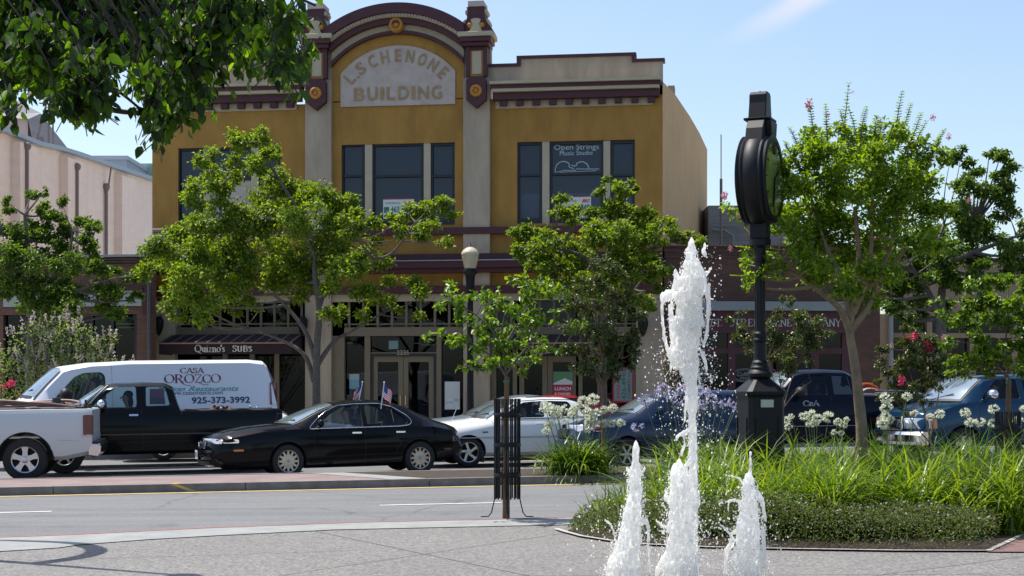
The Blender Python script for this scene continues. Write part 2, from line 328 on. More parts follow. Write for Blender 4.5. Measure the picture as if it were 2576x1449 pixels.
# ================================================================== the ground
def PG(u, v, z0=0.0):                       # a pixel on the tilted ground (offset z0) -> world point
    D = F * (CZ - z0) / ((v - V0) + G * (u - 1288)); P = W(u, v, D); return P
def specklemat(name, base, cols, scale, bump=.3, big=.12, streak=0.0, crack=0.0):
    m = bpy.data.materials.new(name); m.use_nodes = True; n = m.node_tree; p = n.nodes['Principled BSDF']
    tc = n.nodes.new('ShaderNodeTexCoord')
    v = n.nodes.new('ShaderNodeTexVoronoi'); v.inputs['Scale'].default_value = scale
    n.links.new(tc.outputs['Object'], v.inputs['Vector'])
    r = n.nodes.new('ShaderNodeValToRGB'); r.color_ramp.interpolation = 'CONSTANT'
    els = r.color_ramp.elements; els[0].color = (*cols[0], 1); els[0].position = 0
    for i, c in enumerate(cols[1:]):
        e = els[1] if i == 0 else els.new(0.5)
        e.position = (i + 1) / len(cols); e.color = (*c, 1)
    sp = n.nodes.new('ShaderNodeSeparateColor'); n.links.new(v.outputs['Color'], sp.inputs[0]); n.links.new(sp.outputs[0], r.inputs[0])
    t = n.nodes.new('ShaderNodeTexNoise'); t.inputs['Scale'].default_value = .45; t.inputs['Detail'].default_value = 7; t.inputs['Roughness'].default_value = .6
    n.links.new(tc.outputs['Object'], t.inputs['Vector'])
    r2 = n.nodes.new('ShaderNodeValToRGB'); r2.color_ramp.elements[0].position = .3; r2.color_ramp.elements[1].position = .7
    r2.color_ramp.elements[0].color = (1 - big,) * 3 + (1,); r2.color_ramp.elements[1].color = (1, 1, 1, 1)
    n.links.new(t.outputs[0], r2.inputs[0])
    mx = n.nodes.new('ShaderNodeMix'); mx.data_type = 'RGBA'; mx.blend_type = 'MULTIPLY'; mx.inputs[0].default_value = 1
    n.links.new(r.outputs[0], mx.inputs[6]); n.links.new(r2.outputs[0], mx.inputs[7]); cur = mx.outputs[2]
    def mul(fac_socket, lo, a, b_):
        nonlocal cur
        rr = n.nodes.new('ShaderNodeValToRGB'); rr.color_ramp.elements[0].position = a; rr.color_ramp.elements[1].position = b_
        rr.color_ramp.elements[0].color = (lo, lo, lo, 1); rr.color_ramp.elements[1].color = (1, 1, 1, 1); n.links.new(fac_socket, rr.inputs[0])
        mm = n.nodes.new('ShaderNodeMix'); mm.data_type = 'RGBA'; mm.blend_type = 'MULTIPLY'; mm.inputs[0].default_value = 1
        n.links.new(cur, mm.inputs[6]); n.links.new(rr.outputs[0], mm.inputs[7]); cur = mm.outputs[2]
    if streak:
        mp = n.nodes.new('ShaderNodeMapping'); mp.inputs['Rotation'].default_value = (0, 0, -A); mp.inputs['Scale'].default_value = (.10, 1.6, 1); n.links.new(tc.outputs['Object'], mp.inputs[0])
        t3 = n.nodes.new('ShaderNodeTexNoise'); t3.inputs['Scale'].default_value = 1.2; t3.inputs['Detail'].default_value = 4; n.links.new(mp.outputs[0], t3.inputs['Vector']); mul(t3.outputs[0], 1 - streak, .38, .58)
        t5 = n.nodes.new('ShaderNodeTexNoise'); t5.inputs['Scale'].default_value = .9; t5.inputs['Detail'].default_value = 3; n.links.new(tc.outputs['Object'], t5.inputs['Vector']); mul(t5.outputs[0], 1 - streak * 1.4, .26, .36)
    if crack:
        t4 = n.nodes.new('ShaderNodeTexVoronoi'); t4.feature = 'DISTANCE_TO_EDGE'; t4.inputs['Scale'].default_value = .28
        ns = n.nodes.new('ShaderNodeTexNoise'); ns.inputs['Scale'].default_value = 1.6; ns.inputs['Detail'].default_value = 6; vm = n.nodes.new('ShaderNodeMix'); vm.data_type = 'RGBA'; vm.inputs[0].default_value = .22
        n.links.new(tc.outputs['Object'], ns.inputs['Vector']); n.links.new(tc.outputs['Object'], vm.inputs[6]); n.links.new(ns.outputs[1], vm.inputs[7]); n.links.new(vm.outputs[2], t4.inputs['Vector']); mul(t4.outputs[0], 1 - crack, .0, .006)
    n.links.new(cur, p.inputs['Base Color'])
    b = n.nodes.new('ShaderNodeBump'); b.inputs['Strength'].default_value = bump; b.inputs['Distance'].default_value = .004
    n.links.new(v.outputs['Distance'], b.inputs['Height']); n.links.new(b.outputs[0], p.inputs['Normal'])
    p.inputs['Roughness'].default_value = .85; MC[name] = m; return m
asphalt = specklemat('worn_asphalt', None, [(.148, .149, .153), (.16, .16, .163), (.176, .176, .178), (.132, .133, .136), (.225, .225, .225)], 48, .15, .14, .16, .35)
aggregate = specklemat('exposed_aggregate', None, [(.19, .183, .172), (.135, .133, .132), (.235, .222, .203), (.17, .158, .145), (.112, .11, .114), (.32, .31, .295)], 42, .4, .13, 0, .12)
concrete = mat('smooth_concrete', (.275, .285, .275), .85, c2=(.205, .21, .205), vs=3.2, bump=.1, detail=10)
kerbconc = mat('kerb_concrete', (.215, .205, .20), .9, c2=(.13, .125, .125), vs=4, bump=.2)
soil = mat('planting_soil', (.055, .035, .022), .95, c2=(.03, .02, .013), vs=9, bump=.8, bs=25)
paintwhite = mat('road_paint_white', (.72, .72, .70), .7, c2=(.5, .5, .5), vs=9)
paintyellow = mat('road_paint_yellow', (.62, .43, .10), .7, c2=(.45, .33, .12), vs=9)
paintred = mat('kerb_paint_red', (.45, .11, .09), .7, c2=(.30, .12, .10), vs=8)
sidewalk_m = mat('sidewalk_concrete', (.40, .38, .35), .9, var=.15, vs=1.5)

def sheet(name, pts, m, z=0.0, kind='structure'):
    mb = MB(); mb.add([(p.x, p.y, gz(p.x) + z) for p in pts], [tuple(range(len(pts)))])
    o = mb.build(name, m); 
    if kind: tag(o, kind=kind)
    return o
sheet('ground', [Vector(p) for p in ((-260, -60, 0), (260, -60, 0), (260, 420, 0), (-260, 420, 0))], mat('far_ground', (.12, .115, .10), .95, var=.3, vs=.2), -.30)
kp = [PG(u, v) for u, v in ((0, 1353), (182, 1346.6), (510, 1330), (911, 1315), (1273, 1307), (1470, 1301))]
kl = kp[0] + (kp[0] - kp[1]).normalized() * 14
kr = [kp[-1] + EA * t for t in (2, 6, 12, 30, 60)]
kerb = [kl] + kp + kr
# roadway
back = [SQ(75, 38), SQ(-60, 38)]
sheet('road', [SQ(-60, 12), SQ(75, 12)] + back, asphalt, -.12)
# near kerb: a real step with a red painted face and lip
def ribbon(name, line, off0, off1, z0, z1, m, kind='structure', parent=None):
    mb = MB(); vs = []; L = len(line)
    for i, p in enumerate(line):
        d = (line[min(i + 1, L - 1)] - line[max(i - 1, 0)]); d.z = 0; d.normalize(); nn = Vector((-d.y, d.x, 0))
        a = p + nn * off0; b = p + nn * off1
        vs += [(a.x, a.y, gz(a.x) + z0), (b.x, b.y, gz(b.x) + z1)]
    mb.add(vs, [(2 * i, 2 * i + 2, 2 * i + 3, 2 * i + 1) for i in range(L - 1)])
    o = mb.build(name, m, parent)
    if kind: tag(o, kind=kind)
    return o
kb = tag(empty('kerb'), kind='structure')
ribbon('kerb_face', kerb, .0, .03, .012, -.13, paintred, None, kb)
ribbon('kerb_top', kerb, -.05, 0, .012, .012, paintred, None, kb)
ribbon('kerb_gutter', kerb, .0, .38, -.112, -.112, kerbconc, None, kb)
inner = [PG(u, v) for u, v in ((0, 1388.6), (146, 1379.5), (197, 1372), (365, 1359), (547, 1348.5), (838, 1334), (1200, 1326), (1440, 1321))]
il = inner[0] + (inner[0] - inner[1]).normalized() * 14; ir = [inner[-1] + EA * t for t in (2, 6, 12, 30, 60)]
band = [p + Vector((0, 0, 0)) for p in kerb]
sheet('pavement_border', kerb + list(reversed([il] + inner + ir)), concrete, .008)
sheet('plaza_paving', [il] + inner + ir + [Vector((60, -12, 0)), Vector((-40, -12, 0))], aggregate, 0.0)
# expansion joints of the plaza
jm = mat('joint', (.135, .128, .12), .95)
def strip(name, a, b, w, m, z, kind='structure', parent=None):
    d = (b - a); d.z = 0; d.normalize(); n = Vector((-d.y, d.x, 0)) * w / 2
    mb = MB(); mb.add([(q.x, q.y, gz(q.x) + z) for q in (a - n, b - n, b + n, a + n)], [(0, 1, 2, 3)])
    o = mb.build(name, m, parent)
    if kind: tag(o, kind=kind)
    return o
jt = tag(empty('plaza_paving_joints'), kind='structure')
for (a, b) in (((1300, 1449), (2576, 1444)), ((760, 1330), (1330, 1449)), ((1430, 1340), (700, 1449)), ((2576, 1400), (2200, 1449)), ((-200, 1420), (900, 1385))):
    strip('paving_joint', PG(*a), PG(*b), .012, jm, .004, None, jt)
# lane markings, yellow edge line
for a, b in ((-260, 130), (955, 1262), (2080, 2400)):
    va, vb = (1296, 1286) if a < 0 else ((1271, 1264) if a < 1000 else (1245, 1238))
    strip('lane_marking', PG(a, va, -.114), PG(b, vb, -.114), .10, paintwhite, -.114)
strip('yellow_edge_line', SQ(-40, 24.60), SQ(60, 24.60), .16, paintyellow, -.114)
for a, b in ((-2.6, 4.2), (8, 12)): strip('lane_marking', SQ(a, 29.6), SQ(b, 29.6), .12, paintwhite, -.114)
strip('lane_marking', SQ(-40, 27.9 - .2), SQ(60, 27.9 - .2), .10, paintwhite, -.114)
for a, b in ((-12, -9), (-3, 0), (6, 9)): strip('lane_marking', SQ(a, 32.9), SQ(b, 32.9), .11, paintwhite, -.114)
# median with brick paving and kerb
ms = tag(empty('median'), kind='structure')
def sbox(name, p0, p1, q0, q1, z0, z1, m, parent):
    mb = MB(); P = [SQ(p0, q0), SQ(p1, q0), SQ(p1, q1), SQ(p0, q1)]
    vs = [(p.x, p.y, gz(p.x) + z0) for p in P] + [(p.x, p.y, gz(p.x) + z1) for p in P]
    mb.add(vs, [(0, 3, 2, 1), (4, 5, 6, 7), (0, 1, 5, 4), (1, 2, 6, 5), (2, 3, 7, 6), (3, 0, 4, 7)])
    return mb.build(name, m, parent)
kx = -30.0
while kx < 45:                                # kerb stones with open joints
    sbox('kerb_stone', kx, min(kx + 3.0, 45) - .012, 24.85, 25.02, -.13, 0.012, kerbconc, ms); kx += 3.0
sbox('kerb_back', -30, 45, 27.3, 27.45, -.13, .012, kerbconc, ms)
pv = sbox('brick_paving', -30, 4.3, 25.02, 27.3, -.13, .004, brickpave, ms)
mb = MB(); P = [SQ(4.3, 25.02), SQ(6.2, 25.02), SQ(4.9, 27.3), SQ(3.7, 27.3)]
P = [SQ(4.3 - 2.4, 27.3), SQ(4.3 - 1.9, 27.3), SQ(4.3, 25.03), SQ(3.75, 25.03)]
nose = MB(); P2 = [SQ(1.15, 27.3), SQ(1.75, 27.3), SQ(3.0, 25.03), SQ(2.35, 25.03)]
nose.add([(p.x, p.y, gz(p.x) + .009) for p in P2], [(0, 1, 2, 3)]); nose.build('concrete_band', concrete, ms)
sl_ = MB(); P2 = [SQ(1.75, 27.3), SQ(45, 27.3), SQ(45, 25.03), SQ(3.0, 25.03)]
sl_.add([(p.x, p.y, gz(p.x) + .014) for p in P2], [(0, 1, 2, 3)]); sl_.build('planting_soil', soil, ms)
strip('painted_mark', SQ(-1.15, 24.84), SQ(-1.05, 25.05), .1, paintyellow, .017, None, ms)
mb = MB(); a_ = SQ(-1.2, 24.845); b_ = SQ(-1.08, 24.845); c_ = SQ(-.78, 24.845); d_ = SQ(-.9, 24.845)
mb.add([(a_.x, a_.y, gz(a_.x) + .01), (b_.x, b_.y, gz(b_.x) + .01), (c_.x, c_.y, gz(c_.x) - .11), (d_.x, d_.y, gz(d_.x) - .11)], [(0, 1, 2, 3)]); mb.build('painted_mark', paintyellow, ms)
mb = MB(); P2 = [SQ(-5.2, 25.7), SQ(-4.1, 25.7), SQ(-4.1, 26.1), SQ(-5.2, 26.1)]; mb.add([(p.x, p.y, gz(p.x) + .012) for p in P2], [(0, 1, 2, 3)]); mb.build('utility_cover', concrete, ms)
# far kerb and sidewalk
fs = tag(empty('sidewalk'), kind='structure')
sbox('kerb_stone', -60, 75, 37.4, 37.55, -.13, .012, kerbconc, fs)
sbox('slabs', -60, 75, 37.55, 75, -.13, .0, sidewalk_m, fs)

# ================================================================== buildings
class Plane:
    def __init__(s, u, D, t):               # facade through pixel column u at depth D, right side nearer by t per metre
        s.b = math.atan(t); s.O = Vector(((u - 1288) / F * D, D, 0))
        s.e = Vector((math.cos(s.b), -math.sin(s.b), 0)); s.n = Vector((math.sin(s.b), math.cos(s.b), 0)); s.c = s.O.dot(s.n)
    def L(s, u, v, y=0.0):
        ur = (u - 1288) / F; D = (y + s.c) / (ur * s.n.x + s.n.y)
        P = Vector((ur * D, D, 0)); return ((P - s.O).dot(s.e), CZ + (V0 - v) / F * D)
    def x(s, u, y=0.0): return s.L(u, 0, y)[0]
    def z(s, v, u=1025, y=0.0): return s.L(u, v, y)[1]
    def loc(s, P): d = Vector((P.x, P.y, 0)) - s.O; return d.dot(s.e), d.dot(s.n)
    def box(s, mb, u0, v0, u1, v1, y0, y1, uz=None, yr=None):
        yr = y0 if yr is None else yr; um = (u0 + u1) / 2 if uz is None else uz
        mb.box(s.x(u0, yr), s.x(u1, yr), y0, y1, s.z(v1, um, yr), s.z(v0, um, yr)); return mb
    def one(s, name, m, parent, u0, v0, u1, v1, y0, y1, uz=None, yr=None, bevel=0):
        mb = MB(); s.box(mb, u0, v0, u1, v1, y0, y1, uz, yr); return mb.build(name, m, parent, bevel=bevel)

S = Plane(1025, 44.0, .14)
B = empty('commercial_building', S.O, -S.b, 'ochre two-storey building with an arched lettered pediment between maroon capped pilasters', 'building')
# --- main wall: rectangles around the window openings (0.30 m thick), stacked bands
WT = .32; UL, UR = 383, 1667
WIN = {'l': (448, 705, 370, 567), 'm': (859, 1144, 361, 567), 'r': (1301, 1597, 354, 567)}
zt_, zb_ = S.z(258), None
x0, x1 = S.x(UL), S.x(UR)
Zw0 = S.z(567); Zw1 = {k: S.z(w[2], (w[0] + w[1]) / 2) for k, w in WIN.items()}
mb = MB(); XW = []
for k in 'lmr': XW.append((S.x(WIN[k][0]), S.x(WIN[k][1]), Zw1[k]))
edges = [x0] + [e for w in XW for e in w[:2]] + [x1]
for i in range(0, 8, 2): mb.box(edges[i], edges[i + 1], 0, WT, Zw0, S.z(255))
for a, b, zt in XW: mb.box(a, b, .001, WT, zt, S.z(255) - .001)
mb.box(x0, x1, 0, WT, S.z(745), Zw0)
# back box of the shell so that no light leaks (room behind the glass)
mb.build('wall', ochre, B)
# side wall running back, roof, rear
dl = Vector((.235, 1, 0)).normalized()
def side_pt(t, z): 
    P = S.O + S.e * x1; q = P + Vector((dl.x, dl.y, 0)) * t; a, b = S.loc(q); return (a, b, z)
mb = MB()
def uD(u):                                  # distance along the side wall to a pixel column
    ur = (u - 1288) / F; P = S.O + S.e * x1; return (ur * P.y - P.x) / (dl.x - ur * dl.y)
prof = [(0, S.z(205, 1667))]
for (u, v) in ((1700, 240), (1735, 292), (1760, 335), (1779, 376)):
    t = uD(u); P = S.O + S.e * x1 + dl * t; prof.append((t, CZ + (V0 - v) / F * P.y))
tb = prof[-1][0]
top = [side_pt(t, z) for t, z in prof]; bot = [side_pt(t, 0) for t, z in prof]
n_ = len(top)
inn = [(a - .3, b, c) for a, b, c in top]; inb = [(a - .3, b, c) for a, b, c in bot]
mb.add(top + bot + inn + inb, [(i, i + 1, n_ + i + 1, n_ + i) for i in range(n_ - 1)] + [(2 * n_ + i, 3 * n_ + i, 3 * n_ + i + 1, 2 * n_ + i + 1) for i in range(n_ - 1)] + [(i, 2 * n_ + i, 2 * n_ + i + 1, i + 1) for i in range(n_ - 1)] + [(n_ - 1, 2 * n_ + n_ - 1, 3 * n_ + n_ - 1, n_ + n_ - 1)])
mb.build('side_wall', sidewallmat, B)
a = side_pt(0, 0); bk = side_pt(tb, 0)
mb = MB(); zr = prof[-1][1] - .4
mb.add([(x0, WT, zr), (x1 - .3, WT, zr), (bk[0] - .3, bk[1], zr), (x0 + .5, bk[1], zr)], [(0, 1, 2, 3)])
mb.add([(x0, WT, 0), (x0, WT, zr), (x0 + .5, bk[1], zr), (x0 + .5, bk[1], 0)], [(0, 1, 2, 3)])
mb.add([(x0 + .5, bk[1], 0), (x0 + .5, bk[1], zr), (bk[0] - .3, bk[1], zr), (bk[0] - .3, bk[1], 0)], [(0, 1, 2, 3)])
mb.build('roof', sidewallmat, B)
mb = MB(); S.box(mb, 1680, 215, 1697, 240, 3, 3.6, uz=1690); 
mb.build('roof_vent', mat('vent_metal', (.2, .22, .2), .6), B)
# --- parapets (grey stucco, stepped, maroon coping)
def parapet(steps, ub, vb):
    z0 = S.z(vb, ub); pts = []
    for (ua, u2, v) in steps: pts += [(S.x(ua), S.z(v, (ua + u2) / 2)), (S.x(u2), S.z(v, (ua + u2) / 2))]
    poly = [(pts[0][0], z0)] + pts + [(pts[-1][0], z0)]
    mb = MB(); mb.prism(poly, 0.001, .3); mb.build('parapet', greystucco, B)
    mb = MB()
    for i in range(0, len(pts), 2):
        a, b = pts[i], pts[i + 1]; mb.box(a[0] - (.06 if i else 0), b[0] + .06, -.05, .35, a[1] - .002, a[1] + .085)
        if i + 2 < len(pts):
            zz = sorted((a[1], pts[i + 2][1])); xx = b[0]
            mb.box(xx - .058, xx + .058, -.052, .352, zz[0] + .086, zz[1] + .084)
    mb.build('coping', maroon, B)
parapet([(383, 455, 186), (455, 690, 163), (690, 772, 181)], 575, 224)
parapet([(1230, 1305, 168), (1305, 1595, 144), (1595, 1667, 155)], 1450, 209)
# --- cornices with dentils
def cornice(ua, ub, vt, uz, dent):
    c1 = [('cornice_shelf', cream, 0, 7, -.52), ('cornice_fascia', maroon, 7, 17, -.42), ('cornice_moulding', cream, 17, 25, -.40), ('cornice_bed', maroon, 25, 43, -.28), ('dentil_board', cream, 43, 62, -.05)]
    for nm, m, a, b, y in c1:
        mb = MB(); ia = 0 if a < 17 else (8 if a < 43 else 18)
        z1 = S.z(vt + a, uz); z0 = S.z(vt + b, uz)
        mb.box(S.x(ua) + ia * .006, S.x(ub) - ia * .006 - (.12 if a >= 43 else 0), y, .0, z0, z1 - .002); mb.build(nm, m, B)
    for u in dent: mb = MB(); mb.box(S.x(u - 9), S.x(u + 9), -.2, -.05, S.z(vt + 57, uz), S.z(vt + 43, uz) - .004); mb.build('dentil', maroon, B)
cornice(393, 766, 219, 580, [405 + 41 * i for i in range(9)])
cornice(1238, 1664, 207, 1450, [1268 + 41.2 * i for i in range(10)])
# --- pilasters, full height, interrupted by the belts
for nm, ua, ub, vt in (('l', 767, 833, 262), ('r', 1165, 1232, 255)):
    mb = MB(); S.box(mb, ua, vt - 60, ub, 1130, -.16, 0.0); mb.build('pilaster', greystucco, B, bevel=.012)
S.one('corner_pier', cream, B, 383, 757, 440, 1130, -.10, .3)
S.one('corner_pier', greystucco, B, 1600, 740, 1667, 1130, -.10, .3)
S.one('corner_pier', creamdoor, B, 833, 845, 866, 1130, -.02, .3)
# --- pilaster heads
def head(uc, vm, dv):
    """uc centre column, vm medallion centre row"""
    X = lambda du: S.x(uc + du, -.2); Z = lambda v: S.z(v, uc, -.2)
    mb = MB(); mb.prism([(X(-25), Z(vm - 27)), (X(-17), Z(vm - 37)), (X(17), Z(vm - 37)), (X(25), Z(vm - 27)), (X(25), Z(vm + 22)), (X(0), Z(vm + 43)), (X(-25), Z(vm + 22))], -.36, -.16)
    m_ = mb.build('medallion', maroon, B, bevel=.015)
    cx, cz = X(0), Z(vm)
    g = MB(); g.lathe([(.0001, -.43), (.045, -.43), (.06, -.40), (.085, -.39), (.10, -.43), (.14, -.44), (.17, -.42), (.18, -.36)], 24, (cx, 0, cz), 'y'); g.build('rosette', gold, m_, smooth=40)
    g = MB(); g.box(X(-27), X(-17), -.30, -.16, Z(vm - 38), Z(vm - 112)); g.box(X(17), X(27), -.30, -.16, Z(vm - 38), Z(vm - 112)); g.box(X(-17), X(17), -.27, -.17, Z(vm - 104), Z(vm - 112)); g.build('frieze_frame', maroon, B)
    g = MB(); g.box(X(-17), X(17), -.235, -.165, Z(vm - 38), Z(vm - 104) - .002); g.build('frieze_panel', gold, B)
    g = MB(); g.box(X(-12), X(12), -.262, -.236, Z(vm - 44), Z(vm - 103) - .02); g.build('frieze_inset', cream, B)
    # capital slabs
    g = MB(); g.box(X(-33), X(33), -.42, .3, Z(vm - 112) + .004, Z(vm - 122)); g.box(X(-38), X(38), -.5, .34, Z(vm - 122) + .003, Z(vm - 134)); g.build('capital', maroon, B, bevel=.01)
    g = MB(); g.box(X(-44), X(44), -.56, .38, Z(vm - 134) + .003, Z(vm - 146)); g.build('capital_band', cream, B, bevel=.02)
    g = MB()
    z = [Z(vm - q) for q in (146, 158, 170, 182, 200, 210)]; w = [44, 38, 28, 23, 21, 24]
    L_ = [(X(-w[i]), z[i] + (.003 if i == 0 else 0)) for i in range(6)]; Rr = [(X(w[i]), z[i] + (.003 if i == 0 else 0)) for i in range(6)]
    g.prism(L_ + Rr[::-1], -.40, .25); g.build('pedestal', maroon, B, bevel=.01)
    g = MB(); g.box(X(-20), X(20), -.44, .28, z[5] + .003, z[5] + .17); g.build('finial_cap', palepanel, B, bevel=.015)
    # cream scroll ornament on the pedestal front and volutes on its sides
    g = MB(); g.prism([(X(-16), z[0] + .02), (X(-8), z[0] + .22), (X(-13), z[1] + .22), (X(-5), z[2] + .12), (X(5), z[2] + .12), (X(13), z[1] + .22), (X(8), z[0] + .22), (X(16), z[0] + .02)], -.45, -.402)
    for sgn in (-1, 1):
        g.lathe([(.09, -.38), (.11, -.3), (.11, .1), (.09, .16)], 12, (X(sgn * 25), 0, z[3] - .12), 'y'); g.lathe([(.06, -.38), (.08, -.3), (.08, .1), (.06, .16)], 12, (X(sgn * 22), 0, z[4] - .02), 'y')
    g.build('scroll_ornament', cream, B, smooth=40)
    g = MB()
    for sgn in (-1, 1): g.lathe([(.0001, -.46), (.05, -.46), (.075, -.44), (.08, -.402)], 14, (X(sgn * 15), 0, z[1] + .06), 'y')
    g.build('scroll_rosette', gold, B, smooth=40)
head(798, 237, 0); head(1200, 231, 0)
# --- arched pediment
ac = (1001, 308)
AX, AZ = S.x(ac[0]), S.z(ac[1], ac[0]); PXM = (S.x(1101) - S.x(901)) / 200
def ringpoly(r0, r1, hw=166, n=36):
    r0 *= PXM; r1 *= PXM; h = hw * PXM; o = []
    t1 = math.asin(min(1, h / r1)); t0 = math.asin(min(1, h / r0))
    A1 = [(AX + r1 * math.sin(-t1 + 2 * t1 * i / n), AZ + r1 * math.cos(-t1 + 2 * t1 * i / n)) for i in range(n + 1)]
    A0 = [(AX + r0 * math.sin(-t0 + 2 * t0 * i / n), AZ + r0 * math.cos(-t0 + 2 * t0 * i / n)) for i in range(n + 1)]
    return A0, A1
def ringmesh(name, m, r0, r1, y0, y1, hw=166):
    A0, A1 = ringpoly(r0, r1, hw); dz_ = -y0 * (AZ + r1 * PXM * .9 - CZ) / 44; A0 = [(a, b - dz_) for a, b in A0]; A1 = [(a, b - dz_) for a, b in A1]; mb = MB(); n = len(A0)
    vs = [(a, y0, b) for a, b in A0] + [(a, y0, b) for a, b in A1] + [(a, y1, b) for a, b in A0] + [(a, y1, b) for a, b in A1]
    fs = []
    for i in range(n - 1):
        fs += [(i, i + 1, n + i + 1, n + i), (2 * n + i, 3 * n + i, 3 * n + i + 1, 2 * n + i + 1), (n + i, n + i + 1, 3 * n + i + 1, 3 * n + i), (i, 2 * n + i, 2 * n + i + 1, i + 1)]
    fs += [(0, n, 3 * n, 2 * n), (n - 1, 2 * n + n - 1, 3 * n + n - 1, 2 * n - 1)]
    mb.add(vs, fs); return mb.build(name, m, B)
A0, A1 = ringpoly(50, 219.5)
mb = MB(); mb.prism([(x, z) for x, z in A1] + [(AX + 166 * PXM, S.z(250)), (AX - 166 * PXM, S.z(250))], -.02, .3); mb.build('tympanum', ochre, B)
for ua_, ub_ in ((768, 836), (1165, 1234)): mb = MB(); mb.box(S.x(ua_), S.x(ub_), .002, .3, S.z(256), S.z(96, 1000)); mb.build('pier_backing', greystucco, B)
ringmesh('inner_arch_moulding', maroon, 219, 227, -.16, .3)
ringmesh('arch_face', cream, 227.3, 245, -.10, .3)
ringmesh('arch_moulding', maroon, 245.3, 261, -.3, .3)
ringmesh('arch_egg_band', cream, 261.3, 272, -.40, .3)
ringmesh('arch_roll', maroon, 272.3, 296, -.52, .34, 172)
mb = MB()
for i in range(46):
    t = -.66 + 1.32 * i / 45; r = 266 * PXM; mb.box(AX + r * math.sin(t) - .03, AX + r * math.sin(t) + .03, -.44, -.40, AZ - .1 + r * math.cos(t) - .035, AZ - .1 + r * math.cos(t) + .035)
mb.build('egg_ornament', palepanel, B)
mb = MB(); mb.lathe([(.0001, -.30), (.06, -.30), (.085, -.25), (.11, -.26), (.13, -.31), (.19, -.31), (.22, -.25), (.23, -.10)], 24, (AX, 0, AZ + 236 * PXM), 'y'); mb.build('keystone_rosette', gold, B, smooth=40)
# pale name panel
n = 30; r = 189 * PXM; hw = 144 * PXM; t1 = math.asin(hw / r)
pz = S.z(266, 1000)
poly = [(AX + r * math.sin(-t1 + 2 * t1 * i / n), AZ + r * math.cos(-t1 + 2 * t1 * i / n)) for i in range(n + 1)] + [(AX + hw, pz), (AX - hw, pz)]
mb = MB(); mb.prism(poly, -.05, -.021); panel = mb.build('name_panel', palepanel, B)
lh = 31 * PXM
for ch, ang in zip('LSCHENONE', (-47.5, -34.5, -22.7, -11.2, .6, 11.2, 22.3, 33, 44)):
    rr = 164 * PXM; cx = AX + rr * math.sin(R(ang)); cz = AZ + rr * math.cos(R(ang))
    lettering(ch, letterbrown, panel, cx, cz, (.19 if ch in 'LE' else .235), lh, y=-.07, rot=-R(ang), bold=.02, name='letter')
mb = MB(); a_ = R(-41); mb.box(AX + 151 * PXM * math.sin(a_) - .028, AX + 151 * PXM * math.sin(a_) + .028, -.07, -.05, AZ + 151 * PXM * math.cos(a_) - .028, AZ + 151 * PXM * math.cos(a_) + .028); mb.build('letter', letterbrown, panel)
cx = AX - 110 * PXM
ws = [27, 26, 9, 22, 27, 9, 27, 26]; gap = 8.6
for ch, w_ in zip('BUILDING', ws):
    cx += w_ / 2 * PXM; lettering(ch, letterbrown, panel, cx, S.z(235.5, 1005), w_ * PXM, 33 * PXM, y=-.07, bold=.02, name='letter'); cx += (w_ / 2 + gap * (221 - 173) / 60) * PXM
# --- belts
S.one('belt_course', maroon, B, 383, 571, 1667, 588, -.20, .0, uz=1200)
S.one('belt_course', maroon, B, 383, 637, 1667, 652, -.22, .0, uz=1200)
S.one('canopy_flashing', mat('galvanised', (.35, .36, .42), .4, metal=.6), B, 383, 652.5, 1667, 655, -.50, .0, uz=1200)
S.one('canopy_cornice', maroon, B, 383, 655.3, 1667, 672, -.46, .0, uz=1200)
S.one('canopy_soffit', maroon, B, 383, 672.3, 1667, 685, -.34, .0, uz=1200)
S.one('belt_course', maroon, B, 383, 718, 1667, 738, -.21, .0, uz=1200)
S.one('lintel_band', cream, B, 440, 738.4, 1600, 757, -.06, .3, uz=1100)
# --- upper windows: dark frame, sashes, pale mullion posts
def sash(u0, v0, u1, v1, rail, parent):
    um = (u0 + u1) / 2; X0, X1 = S.x(u0, .1), S.x(u1, .1); Z1, Z0 = S.z(v0, um, .1), S.z(v1, um, .1); fw = .075
    f = MB(); f.box(X0, X0 + fw, .08, .2, Z0, Z1); f.box(X1 - fw, X1, .08, .2, Z0, Z1)
    f.box(X0 + fw, X1 - fw, .08, .2, Z1 - .09, Z1); f.box(X0 + fw, X1 - fw, .08, .2, Z0, Z0 + .2)
    if rail: zr = S.z(rail, um, .1); f.box(X0 + fw, X1 - fw, .07, .2, zr - .035, zr + .035)
    w = f.build('sash_window', darkframe, parent)
    p = MB(); p.box(X0 + fw, X1 - fw, .15, .158, Z0 + .2, Z1 - .09); p.build('pane', pane_up, w); return w
def post(ua, ub, v0, v1): S.one('window_post', creamdoor if 0 else cream, B, ua, v0, ub, v1, .02, .22, yr=.02)
for (a, b, v) in ((859, 918, 361), (936, 1066, 360), (1083, 1144, 359)): wmid = sash(a, v, b, 567, 443, B)
post(918, 936, 361, 567); post(1066, 1083, 360, 567)
for (a, b, v) in ((1301, 1364, 357), (1536, 1597, 353)): sash(a, v, b, 567, 441, B)
wr = sash(1382, 355, 1518, 567, 437, B)
post(1364, 1382, 356, 567); post(1518, 1535, 354, 567)
for (a, b, v) in ((448, 512, 372), (650, 705, 371)): sash(a, v, b, 567, 0, B)
sash(529, 370, 632, 455, 0, B)
post(512, 529, 371, 640); post(632, 650, 370, 640)
d_ = S.one('balcony_door', cream, B, 529, 455, 632, 567, .10, .2)
S.one('door_panel', palepanel, d_, 541, 470, 620, 560, .085, .099)
S.one('door_panel', cream, B, 529, 588, 632, 636, -.03, -.001)
for (a, b, v0_, v1_) in ((1308, 1360, 488, 546), (1389, 1512, 486, 546), (1541, 1591, 500, 546)):
    S.one('window_blind', mat('blue_grey_blind', (.055, .078, .115), .5), B, a, v0_, b, v1_, .142, .148, yr=.14)
